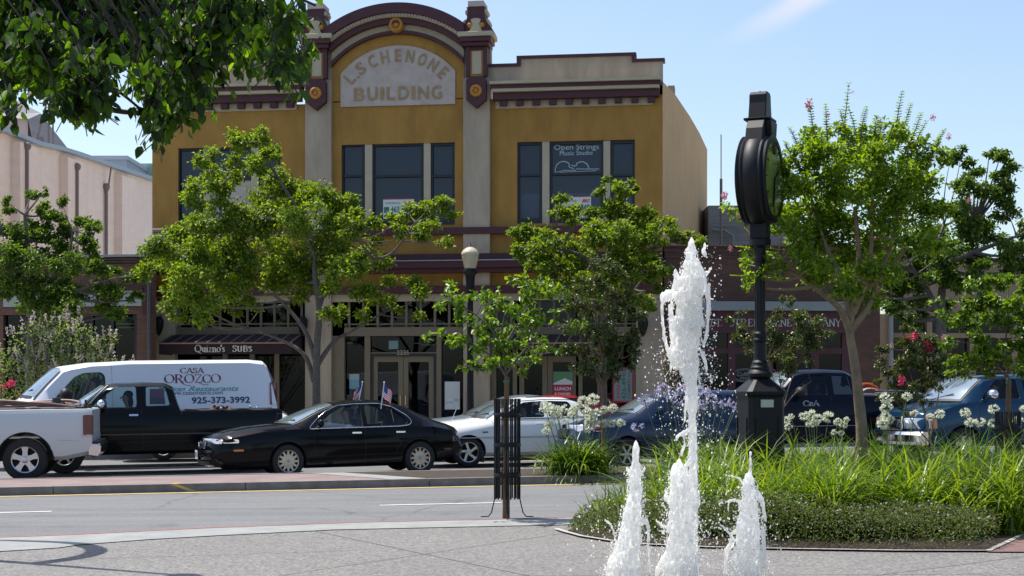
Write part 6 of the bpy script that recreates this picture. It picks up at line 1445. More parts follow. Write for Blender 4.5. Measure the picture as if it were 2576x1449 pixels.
def leaf6(name, C, Dv, Nv, ln, wd, m):
    n = len(C); Dv = Dv / (np.linalg.norm(Dv, axis=1, keepdims=True) + 1e-9); S_ = np.cross(Dv, Nv); S_ /= (np.linalg.norm(S_, axis=1, keepdims=True) + 1e-9); Nn = np.cross(S_, Dv)
    ln = np.asarray(ln)[:, None]; wd = np.asarray(wd)[:, None]; bd = rng.uniform(-.05, .3, (n, 1)) * ln
    P = lambda a, b, c: C + Dv * ln * a + S_ * wd * b + Nn * (wd * c - bd * a * a)
    co = np.stack([P(0, 0, 0), P(.2, .4, .1), P(.48, .5, .14), (P(.78, .27, .06)), P(1, 0, 0), P(.78, -.27, .06), P(.48, -.5, .14), P(.2, -.4, .1), P(.48, 0, 0)], 1).reshape(-1, 3).astype(np.float32)
    T_ = np.array([8, 0, 1, 8, 1, 2, 8, 2, 3, 8, 3, 4, 8, 4, 5, 8, 5, 6, 8, 6, 7, 8, 7, 0]); tri = (np.arange(n)[:, None] * 9 + T_[None]).reshape(-1).astype(np.int32)
    me = bpy.data.meshes.new(name); me.vertices.add(9 * n); me.vertices.foreach_set('co', co.ravel()); me.loops.add(24 * n); me.loops.foreach_set('vertex_index', tri); me.polygons.add(8 * n)
    me.polygons.foreach_set('loop_start', np.arange(0, 24 * n, 3, dtype=np.int32)); me.polygons.foreach_set('loop_total', np.full(8 * n, 3, dtype=np.int32)); me.polygons.foreach_set('use_smooth', [True] * (8 * n))
    me.materials.append(m); me.update(calc_edges=True); return me
def unit(n):
    v = rng.normal(size=(n, 3)); return v / np.linalg.norm(v, axis=1, keepdims=True)
def blade_mesh(name, base, dirs, length, width, droop, m, seg=5):
    """strap leaves: ribbons that rise and arch over"""
    n = len(base); length = np.broadcast_to(np.asarray(length, float), (n,)); width = np.broadcast_to(np.asarray(width, float), (n,)); droop = np.broadcast_to(np.asarray(droop, float), (n,))
    hz = dirs.copy(); hz[:, 2] = 0; hn = np.linalg.norm(hz, axis=1, keepdims=True) + 1e-9; hz /= hn
    el = np.arctan2(dirs[:, 2], hn[:, 0]); side = np.stack([-hz[:, 1], hz[:, 0], np.zeros(n)], 1)
    tw = rng.normal(0, .5, n); P = base.copy(); rows = []
    for k in range(seg + 1):
        t = k / seg; w = width * (1 - t ** 2.2) * (.75 + .5 * t) + .0008
        ang = tw * t; sd = side * np.cos(ang)[:, None] + np.array([0, 0, 1]) * np.sin(ang)[:, None] * .4
        rows.append(np.stack([P - sd * w[:, None] / 2, P + sd * w[:, None] / 2], 1))
        e = el - droop * t * 1.15; st = length / seg
        P = P + (hz * np.cos(e)[:, None] + np.array([0, 0, 1]) * np.sin(e)[:, None]) * st[:, None]
    co = np.stack(rows, 1).reshape(-1, 3)      # n, seg+1, 2
    b = (np.arange(n) * (seg + 1) * 2)[:, None, None]; k = (np.arange(seg) * 2)[None, :, None]
    q = (b + k + np.array([0, 1, 3, 2])[None, None, :]).reshape(-1).astype(np.int32); nf = n * seg
    me = bpy.data.meshes.new(name); me.vertices.add(len(co)); me.vertices.foreach_set('co', co.astype(np.float32).ravel())
    me.loops.add(4 * nf); me.loops.foreach_set('vertex_index', q); me.polygons.add(nf)
    me.polygons.foreach_set('loop_start', np.arange(0, 4 * nf, 4, dtype=np.int32)); me.polygons.foreach_set('loop_total', np.full(nf, 4, dtype=np.int32))
    me.polygons.foreach_set('use_smooth', [True] * nf); me.materials.append(m); me.update(calc_edges=True); return me

def bez(a, b, c, n=8): return [a.lerp(b, t).lerp(b.lerp(c, t), t) for t in [i / n for i in range(n + 1)]]
LM = {
 'maple': leafmat('street_tree_leaf', (.026, .078, .006), (.19, .27, .015), .42, .5),
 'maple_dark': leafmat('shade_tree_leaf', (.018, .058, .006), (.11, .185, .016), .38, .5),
 'young': leafmat('young_tree_leaf', (.024, .078, .006), (.14, .23, .014), .42, .38),
 'crape': leafmat('crape_myrtle_leaf', (.034, .095, .007), (.19, .29, .015), .46, .5),
 'crape_dark': leafmat('bronze_myrtle_leaf', (.018, .045, .008), (.085, .105, .018), .25, .4),
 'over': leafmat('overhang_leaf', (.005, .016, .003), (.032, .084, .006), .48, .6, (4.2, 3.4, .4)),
 'bush': leafmat('grey_green_leaf', (.07, .13, .035), (.21, .30, .09), .4, .6),
 'strap': leafmat('strap_leaf', (.03, .085, .008), (.15, .23, .025), .35, .33),
 'strap2': leafmat('daylily_leaf', (.030, .090, .007), (.18, .26, .024), .40, .4),
 'cover': leafmat('ground_cover_leaf', (.030, .055, .010), (.105, .135, .034), .28, .6),
 'grassy': leafmat('grey_grass', (.05, .085, .045), (.12, .16, .09), .3, .6),
}
pinkm = leafmat('pink_flower', (.50, .16, .26), (.75, .36, .45), .3, .7, (1.2, 1.2, 1.2))
hotpink = leafmat('deep_pink_flower', (.55, .02, .10), (.75, .09, .20), .3, .7, (1.2, 1.2, 1.2))
whitem = leafmat('white_flower', (.62, .66, .50), (.85, .86, .74), .35, .7, (1.1, 1.1, 1.1))
lilac = leafmat('lilac_flower', (.42, .38, .56), (.62, .58, .74), .3, .7, (1.2, 1.2, 1.2))

def tree(name, label, cat, D, base_u, blobs, trunk, limbs, lm, leaf=.10, dens=1.0, barkm=None, tr=.10, thick=.55, kind='kite', group=None, shoots=(), droop=.15, clump=.30, flowers=None, spread=.90):
    """blobs: crown masses as (u, v, r) in pixel columns/rows at depth D; each gets its own depth"""
    s = F / D; bx = (base_u - 1288) / F * D; base = Vector((bx, D, gz(bx)))
    e = empty(name, base, 0, label, cat, group); barkm = barkm or bark
    cu = np.mean([b[0] for b in blobs]); cw = max(abs(b[0] - cu) for b in blobs) / s
    Cs, Ds, Ns, Ls = [], [], [], []; mb = MB()
    tp = [W(u, v, D) - base for u, v in trunk]; tp = [Vector((0, 0, -.05))] + tp
    rad = [tr * (1.25 if i == 0 else 1 - .72 * i / (len(tp) - 1)) for i in range(len(tp))]
    # smooth the trunk
    def smooth(pts, rs, k=5):
        o, q = [], []
        for i in range(len(pts) - 1):
            p0 = pts[max(i - 1, 0)]; p1 = pts[i]; p2 = pts[i + 1]; p3 = pts[min(i + 2, len(pts) - 1)]
            for j in range(k):
                t = j / k; o.append(.5 * ((2 * p1) + (-p0 + p2) * t + (2 * p0 - 5 * p1 + 4 * p2 - p3) * t * t + (-p0 + 3 * p1 - 3 * p2 + p3) * t ** 3)); q.append(rs[i] + (rs[i + 1] - rs[i]) * t)
        o.append(pts[-1]); q.append(rs[-1]); return o, q
    a, b = smooth(tp, rad); mb.tube(a, b, 10); nodes = [(p, r) for p, r in zip(a, b)][len(a) // 3:]
    for lb in limbs:
        pts = [W(u, v, D) - base for u, v in lb]; y = rng.uniform(-.5, .5) * cw * thick
        pts = [p + Vector((0, y * i / max(1, len(pts) - 1), 0)) for i, p in enumerate(pts)]
        r0 = tr * .62; aa, bb = smooth(pts, [r0 * (1 - .75 * i / (len(pts) - 1)) for i in range(len(pts))]); mb.tube(aa, bb, 8); nodes += list(zip(aa, bb))[2:]
    for k, bl in enumerate(blobs):
        u, v, r = bl[:3]; rm = r / s
        edge = min(1, abs(u - cu) / s / (cw + 1e-6)); dy = rng.uniform(-1, 1) * cw * thick * math.sqrt(max(.05, 1 - edge ** 2))
        c = W(u, v, D) - base + Vector((0, dy, 0))
        # branch from the nearest lower node
        cand = [(n_, r_) for n_, r_ in nodes if n_.z < c.z + .25 * rm] or nodes
        nd, nr = min(cand, key=lambda q: (q[0] - c).length); mid = nd.lerp(c, .55) + Vector((0, 0, -.12 * (c - nd).length)) + Vector(tuple(rng.normal(0, .06 * (c - nd).length, 3)))
        if (c - nd).length > .15: mb.tube(bez(nd, mid, c, 5), [min(nr, tr * .38) * (1 - .8 * i / 5) for i in range(6)], 5)
        K = max(4, int(9 * (rm / .45) ** 1.2)); K = min(K, 16)
        cc = unit(K) * (rng.uniform(.2, 1, (K, 1)) ** .5) * rm * np.array([spread, .95, spread * .9]) + np.array(c)
        for q in cc[:: 2]: mb.tube([c, Vector(q)], [tr * .07, tr * .03], 4, cap=False)
        nl = int(dens * 56 * (rm / leaf) ** 2); per = max(3, nl // K)
        for q in cc:
            off = rng.normal(0, clump * .72 * rm, (per, 3)) * np.array([1, 1, .7]); P = q + off
            out = P - np.array(c); out /= (np.linalg.norm(out, axis=1, keepdims=True) + 1e-6)
            Dv = out * .5 + unit(per) * .9 + np.array([0, 0, -droop]); Nv = unit(per) * .75 + np.array([0, 0, .9]) + out * .3
            Cs.append(P); Ds.append(Dv); Ns.append(Nv); Ls.append(rng.uniform(.65, 1.2, per) * leaf)
    for (u0, v0, u1, v1) in shoots:          # upright shoots set with paired leaves
        y = rng.uniform(-.25, .25) * cw; p0 = W(u0, v0, D) - base + Vector((0, y, 0)); p1 = W(u1, v1, D) - base + Vector((0, y, 0))
        mid = p0.lerp(p1, .5) + Vector((rng.uniform(-.05, .05), 0, 0)); path = bez(p0, mid, p1, 20); mb.tube(path, [.012 * (1 - .8 * i / 20) for i in range(21)], 4)
        for i, p in enumerate(path):
            for sd in (-1, 1, 0):
                a_ = rng.uniform(0, 6.3) if sd == 0 else (0 if sd > 0 else math.pi) + rng.normal(0, .5)
                Dv = np.array([[math.cos(a_), math.sin(a_), .45]]); Cs.append(np.array([p])); Ds.append(Dv); Ns.append(np.array([[-.4 * math.cos(a_), -.4 * math.sin(a_), 1]])); Ls.append(np.array([leaf * (1.25 - .55 * i / 20)]))
    C = np.concatenate(Cs); me = leaf_mesh('crown', C, np.concatenate(Ds), np.concatenate(Ns), np.concatenate(Ls), np.concatenate(Ls) * .58, LM[lm])
    mb.build('trunk', barkm, e, smooth=60); cr = obj('crown', me, e)
    if flowers:
        for (u, v, r, m_) in flowers:
            rm = r / s; n = max(16, int(60 * (r / 12))); c = np.array(W(u, v, D) - base) + np.array([0, rng.uniform(-.3, 0), 0])
            P = c + unit(n) * rm * (rng.uniform(.1, 1, (n, 1)) ** .5) * np.array([.8, .8, 1.1]); obj('blossom', leaf_mesh('blossom', P, unit(n), unit(n), rm * .42, rm * .42, m_), e)
    return e

T = 'street trees'
tree('street_tree', 'broad green street tree with pale grey trunk before the sandwich shop', 'tree', 38.2, 796,
 [(655,392,32),(628,385,18),(690,378,22),(608,425,22),(665,425,30),(712,415,22),(500,432,40),(470,468,26),(535,400,28),(545,432,28),(478,505,16),(520,512,28),(560,480,30),(640,470,42),(700,450,40),(750,470,42),(800,498,42),(845,520,40),(880,512,24),(700,520,52),(770,560,50),(840,570,42),(570,545,42),(620,560,48),(545,575,30),(500,590,36),(455,600,28),(480,625,40),(420,625,36),(395,650,34),(380,690,30),(425,690,44),(480,670,44),(540,650,48),(600,640,52),(660,620,46),(400,735,34),(455,740,40),(515,715,44),(570,700,48),(620,690,40),(500,775,26),(545,770,34),(540,808,20),(480,795,18),(425,790,20),(610,735,30),(660,690,36),(580,760,24),(640,760,22),(895,560,24),(930,545,24),(905,595,26),(990,545,22),(1030,535,26),(1075,525,28),(1115,520,24),(1135,540,16),(1050,565,26),(1090,585,22),(1005,590,18),(1118,603,16),(740,640,46),(800,640,36),(860,640,42),(925,620,38),(945,655,28),(890,690,38),(960,690,22),(845,735,26),(905,735,34),(945,745,22),(760,700,30),(715,690,36),(730,745,22),(1030,705,22),(1060,735,26),(990,765,20),(1045,790,14),(850,790,26),(905,785,18)],
 [(796,1000),(797,880),(803,780),(792,690),(790,600),(745,520),(700,450)], [[(798,930),(775,850),(735,790),(680,735),(620,700)],[(798,920),(835,860),(880,830),(960,780)],[(803,770),(825,700),(850,640),(880,600)],[(800,740),(860,690),(930,660),(990,640),(1050,565)],[(795,650),(770,600),(720,560),(620,540),(540,470)],[(790,960),(760,890),(690,850),(600,820)]],
 'maple', .105, 1.4, tr=.115, spread=1.0, clump=.42, group=T)
tree('street_tree', 'leafy green street tree in front of the right-hand upstairs window', 'tree', 38.4, 1515,
 [(1520,452,12),(1512,478,20),(1548,482,26),(1590,468,18),(1575,492,20),(1412,500,20),(1400,522,22),(1440,548,34),(1490,530,30),(1540,535,42),(1590,535,36),(1620,560,40),(1655,590,34),(1700,590,22),(1738,598,20),(1765,608,16),(1690,560,16),(1298,592,26),(1330,590,34),(1370,610,42),(1430,610,46),(1490,600,46),(1550,610,46),(1610,620,42),(1320,640,30),(1350,670,34),(1400,670,42),(1460,670,48),(1530,680,52),(1590,690,46),(1645,690,38),(1665,730,26),(1640,760,30),(1600,750,36),(1545,740,40),(1480,730,44),(1420,720,36),(1660,650,28),(1365,715,22)],
 [(1515,1010),(1515,900),(1517,820),(1525,740),(1530,640),(1540,560)], [[(1510,960),(1490,880),(1470,800),(1430,720)],[(1520,850),(1560,780),(1620,700)],[(1525,720),(1600,650),(1690,605),(1750,600)],[(1525,700),(1460,640),(1350,610)]],
 'maple', .105, 1.15, tr=.15, group=T)
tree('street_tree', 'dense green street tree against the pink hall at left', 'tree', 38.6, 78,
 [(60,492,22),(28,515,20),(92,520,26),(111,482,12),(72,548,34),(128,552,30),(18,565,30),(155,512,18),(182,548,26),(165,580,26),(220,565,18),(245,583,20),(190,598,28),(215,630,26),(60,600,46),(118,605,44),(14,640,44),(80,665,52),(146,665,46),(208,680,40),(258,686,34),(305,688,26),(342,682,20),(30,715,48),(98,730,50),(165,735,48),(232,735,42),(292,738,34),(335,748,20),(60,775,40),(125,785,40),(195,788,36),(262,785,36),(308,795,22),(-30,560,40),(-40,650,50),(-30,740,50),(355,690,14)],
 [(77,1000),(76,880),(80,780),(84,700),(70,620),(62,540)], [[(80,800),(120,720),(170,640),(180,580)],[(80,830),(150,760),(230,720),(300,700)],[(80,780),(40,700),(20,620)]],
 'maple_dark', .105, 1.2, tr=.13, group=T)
# tree at far right beyond the crape myrtle
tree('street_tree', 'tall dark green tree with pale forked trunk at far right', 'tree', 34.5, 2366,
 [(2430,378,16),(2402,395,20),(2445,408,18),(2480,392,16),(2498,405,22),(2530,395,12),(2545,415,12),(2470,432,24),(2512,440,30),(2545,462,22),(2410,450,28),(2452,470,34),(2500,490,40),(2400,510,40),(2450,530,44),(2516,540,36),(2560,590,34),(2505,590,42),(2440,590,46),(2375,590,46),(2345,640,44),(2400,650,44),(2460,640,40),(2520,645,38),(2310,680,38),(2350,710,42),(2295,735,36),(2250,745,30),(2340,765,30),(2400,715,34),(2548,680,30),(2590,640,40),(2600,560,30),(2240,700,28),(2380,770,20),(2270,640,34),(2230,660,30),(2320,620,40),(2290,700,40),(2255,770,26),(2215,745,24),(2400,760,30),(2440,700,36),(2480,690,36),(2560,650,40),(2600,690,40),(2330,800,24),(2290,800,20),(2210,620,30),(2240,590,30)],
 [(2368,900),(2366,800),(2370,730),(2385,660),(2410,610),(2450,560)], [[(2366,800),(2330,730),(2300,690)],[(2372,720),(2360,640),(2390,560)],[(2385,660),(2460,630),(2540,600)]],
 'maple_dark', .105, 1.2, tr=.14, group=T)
# more crowns deep behind right, filling the gap below
# crape myrtle beside the clock
tree('crape_myrtle', 'large airy crape myrtle with smooth tan trunk right of the street clock', 'tree', 17.3, 2152,
 [(2000,385,20),(2035,345,22),(2075,340,24),(2110,330,22),(2145,345,26),(2180,340,26),(2225,335,26),(2262,330,24),(2300,350,22),(2330,370,22),(2355,400,22),(1985,430,28),(2020,400,34),(2060,400,40),(2105,395,42),(2150,400,44),(2200,395,44),(2250,395,40),(2300,410,38),(2340,440,36),(1985,480,36),(2025,460,46),(2075,460,50),(2130,460,52),(2185,460,52),(2240,460,50),(2295,470,46),(2345,490,38),(1990,540,40),(2035,530,50),(2090,525,54),(2145,530,54),(2205,530,54),(2262,535,50),(2315,545,44),(2365,540,28),(1990,600,34),(2035,600,48),(2090,600,52),(2150,605,52),(2210,605,52),(2268,610,48),(2320,610,38),(2030,660,36),(2080,670,44),(2135,680,48),(2195,690,46),(2250,680,44),(2110,730,34),(2170,740,30),(2230,735,30),(2020,700,22),(1985,650,24),(1905,640,14),(1868,632,10),(1880,655,16),(1912,672,16),(1872,690,14),(1905,700,16),(1940,690,18),(1950,640,18),(1880,722,10),(1830,520,10),(1850,540,12),(1872,560,14),(1950,580,14)],
 [(2168,1120),(2160,1000),(2148,900),(2138,830),(2150,740),(2160,640),(2150,520)], [[(2138,835),(2110,780),(2060,740),(2000,700),(1930,670)],[(2140,830),(2185,770),(2215,690),(2250,600),(2270,480)],[(2140,800),(2120,700),(2080,600),(2050,480)],[(2145,790),(2180,700),(2190,600),(2190,450)],[(2150,740),(2230,690),(2300,600)],[(2138,840),(2170,780),(2230,720)]],
 'crape', .062, 1.0, barkm=barktan, tr=.075, spread=1.0, clump=.46, droop=-.05,
 shoots=[(2120,380,2141,205),(2130,400,2100,290),(2160,380,2175,275),(2240,380,2262,238),(2255,380,2290,262),(2220,380,2225,290),(2200,380,2195,300),(2290,420,2340,300),(2300,440,2362,352),(2310,470,2382,395),(2060,400,2032,268),(2075,400,2066,275),(2040,420,1992,318),(2020,440,1972,360),(2010,470,1960,412),(2330,420,2370,330),(2270,400,2318,285),(2180,400,2150,260),(1960,590,1822,508),(1990,640,1850,625),(1985,700,1850,690)],
 flowers=[(2032,268,14,pinkm),(2082,290,7,pinkm),(2340,300,9,pinkm),(2372,352,9,pinkm),(1818,497,12,pinkm),(2430,505,8,pinkm),(1832,630,7,pinkm),(1965,635,8,pinkm),(1850,548,7,pinkm),(2145,232,5,pinkm)], group='crape myrtles')
YT = 'young staked trees in iron guards'
tree('young_tree', 'young glossy-leaved tree tied to a wooden stake at the plaza kerb', 'tree', 17.35, 1276,
 [(1128,722,18),(1108,758,20),(1140,750,26),(1180,745,24),(1215,752,22),(1250,768,34),(1300,758,34),(1345,735,30),(1385,722,26),(1415,735,20),(1325,712,20),(1360,700,18),(1170,790,24),(1205,812,34),(1258,820,40),(1312,815,36),(1360,800,28),(1400,790,18),(1105,845,16),(1075,848,10),(1142,855,22),(1185,870,34),(1240,870,40),(1295,872,38),(1345,860,26),(1205,910,28),(1255,922,32),(1305,918,28),(1340,905,18),(1435,818,16),(1462,812,10),(1385,868,16),(1405,880,12),(1170,920,14),(1290,700,12)],
 [(1277,1200),(1276,1060),(1275,960),(1268,900),(1262,840),(1275,770)], [[(1275,950),(1240,900),(1180,860)],[(1274,940),(1320,880),(1370,830),(1440,818)],[(1268,890),(1230,820),(1150,760)],[(1270,870),(1310,800),(1360,720)]],
 'young', .075, .52, tr=.026, clump=.28, droop=.3, group=YT)
tree('young_tree', 'young glossy-leaved tree above the teal pickup at right edge', 'tree', 18.3, 2536,
 [(2435,722,18),(2460,705,22),(2500,705,24),(2535,715,26),(2575,720,30),(2420,765,26),(2460,755,34),(2505,760,36),(2550,765,38),(2600,780,40),(2405,805,22),(2440,810,32),(2490,815,38),(2540,820,40),(2590,840,40),(2395,855,18),(2430,860,28),(2475,868,34),(2525,870,36),(2575,880,34),(2395,905,16),(2440,912,26),(2490,920,28),(2540,920,28),(2380,935,9),(2430,945,12),(2350,760,12),(2370,790,12),(2620,720,40),(2640,800,50)],
 [(2537,1150),(2536,1040),(2535,950),(2530,880),(2535,780)], [[(2535,950),(2480,890),(2430,830)],[(2533,900),(2580,830),(2620,780)]],
 'young', .075, .95, tr=.026, clump=.30, droop=.25, group=YT)
CM = 'small crape myrtles on the median'
tree('crape_myrtle', 'slim bronze-leaved crape myrtle with thin straight trunk on the median', 'tree', 26.6, 1518,
 [(1520,650,14),(1490,670,20),(1540,680,24),(1575,700,18),(1460,710,24),(1505,720,34),(1555,735,34),(1595,740,20),(1440,765,30),(1490,780,40),(1548,785,40),(1595,790,26),(1430,820,26),(1475,835,38),(1530,840,42),(1582,840,32),(1440,880,30),(1490,890,36),(1545,895,38),(1590,890,22),(1455,930,22),(1495,940,26),(1550,935,24),(1590,925,12),(1600,860,14)],
 [(1518,1120),(1518,1040),(1517,960),(1520,860),(1530,760)], [[(1517,980),(1480,900),(1450,820)],[(1517,970),(1555,900),(1590,820)],[(1519,920),(1500,820),(1490,700)]],
 'crape_dark', .06, .62, tr=.045, barkm=stakewood, clump=.34, group=CM)
tree('crape_myrtle', 'small many-stemmed crape myrtle just behind the street clock', 'tree', 26.4, 1975,
 [(1840,800,16),(1862,785,14),(1870,825,22),(1895,850,24),(1855,850,14),(1950,790,22),(1945,830,30),(1990,810,34),(2035,820,34),(2070,835,22),(1925,870,30),(1975,870,36),(2025,870,32),(2060,865,22),(1945,910,26),(1990,920,26),(2025,905,20),(1965,945,16),(1900,880,16),(2010,780,22),(1975,760,18)],
 [(1968,1080),(1966,1000),(1960,940)], [[(1968,1040),(1985,980),(2010,920)],[(1968,1050),(1950,980),(1930,900)],[(1967,1030),(2000,990),(2040,960)]],
 'crape_dark', .06, .62, tr=.022, barkm=barktan, clump=.34, group=CM)
tree('crape_myrtle', 'small crape myrtle with deep pink blossoms before the tan building', 'tree', 26.2, 2300,
 [(2275,790,12),(2272,822,18),(2300,850,20),(2330,860,24),(2235,870,20),(2265,880,30),(2310,890,34),(2355,890,28),(2385,900,18),(2240,920,26),(2285,930,36),(2335,935,34),(2375,935,22),(2255,960,24),(2300,975,30),(2345,975,24),(2280,1005,20),(2320,1010,16),(2205,955,10),(2292,1040,12),(2262,1030,10),(2250,1000,14),(2210,1000,8),(2400,860,12)],
 [(2345,1160),(2330,1060),(2310,990)], [[(2345,1120),(2295,1060),(2260,980)],[(2340,1100),(2360,1000),(2370,930)],[(2330,1040),(2300,960),(2280,880)]],
 'crape_dark', .065, .66, tr=.026, barkm=barktan, clump=.34, group=CM,
 flowers=[(2290,846,14,hotpink),(2272,852,9,hotpink),(2334,868,17,hotpink),(2352,858,10,hotpink),(2375,850,10,pinkm),(2258,958,13,hotpink),(2297,1036,9,hotpink),(2240,868,7,pinkm)])

# ---- shrubs at the far left
def shrub(name, label, D, base_u, blobs, lm, leaf, spikes=0, spm=None, blooms=None, dens=1.0):
    s = F / D; bx = (base_u - 1288) / F * D; base = Vector((bx, D, gz(bx))); e = empty(name, base, 0, label, 'shrub')
    Cs, Ds, Ns = [], [], []; mb = MB(); sp = MB(); SP = []
    for u, v, r in blobs:
        rm = r / s; c = np.array(W(u, v, D) - base) + np.array([0, rng.uniform(-.6, .6), 0]); n = int(dens * 3.4 * (rm / leaf) ** 2)
        o = unit(n) * (rng.uniform(.15, 1, (n, 1)) ** .4) * rm; Cs.append(c + o); Ds.append(o / rm * .6 + unit(n) + np.array([0, 0, .25])); Ns.append(unit(n) * .7 + np.array([0, 0, 1.0]))
        mb.tube([(0, 0, 0), tuple(c * np.array([.5, .5, .45])), tuple(c)], [.03, .02, .01], 5)
        k = int(spikes * rm * 22)
        for _ in range(k):
            d = unit(1)[0]; d[2] = abs(d[2]) * .9 + .1; d[1] = -abs(d[1]) if rng.random() < .75 else d[1]; p = c + d * rm * 1.02; L = rng.uniform(.12, .24)
            m_ = 16; t = rng.uniform(0, 1, m_); P = p + np.array([d[0] * .2, d[1] * .2, 1.0]) * (t * L)[:, None] + unit(m_) * .028 * (1 - .75 * t)[:, None]; SP.append(P)
    me = leaf_mesh('foliage', np.concatenate(Cs), np.concatenate(Ds), np.concatenate(Ns), leaf, leaf * .42, LM[lm]); mb.build('stem', bark, e); obj('foliage', me, e)
    if SP: P = np.concatenate(SP); tag(obj('flower_spikes', leaf_mesh('flower_spikes', P, unit(len(P)), unit(len(P)), .045, .04, spm), e), kind='stuff')
    for (u, v, r, m_) in (blooms or ()):
        rm = r / s; c = np.array(W(u, v, D) - base) + np.array([0, -.5, 0]); P = c + unit(40) * rm * .8; obj('bloom', leaf_mesh('bloom', P, unit(40), unit(40), rm * .7, rm * .7, m_), e)
    return e
spike = leafmat('cream_pink_spike', (.52, .44, .38), (.68, .60, .55), .3, .8, (1.1, 1.1, 1.1))
shrub('flowering_shrub', 'large grey-green shrub covered in pale flower spikes behind the white van', 37.2, 150,
 [(80,835,26),(115,825,30),(150,835,34),(170,798,22),(195,800,16),(190,840,34),(230,850,34),(265,850,26),(285,862,18),(60,865,26),(105,870,40),(160,880,44),(215,885,42),(255,890,34),(30,905,30),(70,915,44),(125,925,46),(185,930,46),(235,925,36),(275,910,22),(310,915,16),(335,918,10),(20,950,44),(70,960,44),(130,965,40),(0,915,30),(-30,950,40),(190,960,30)],
 'bush', .085, .75, spike, dens=2.2)
shrub('rose_bush', 'low green rose bush with deep pink blooms left of the white van', 36.6, 10,
 [(-15,985,30),(20,985,30),(55,990,24),(5,1010,30),(45,1010,24),(-30,1015,30)], 'bush', .07, 0, None, [(45,965,9,hotpink),(3,983,9,hotpink),(70,995,6,hotpink),(28,972,5,hotpink)])

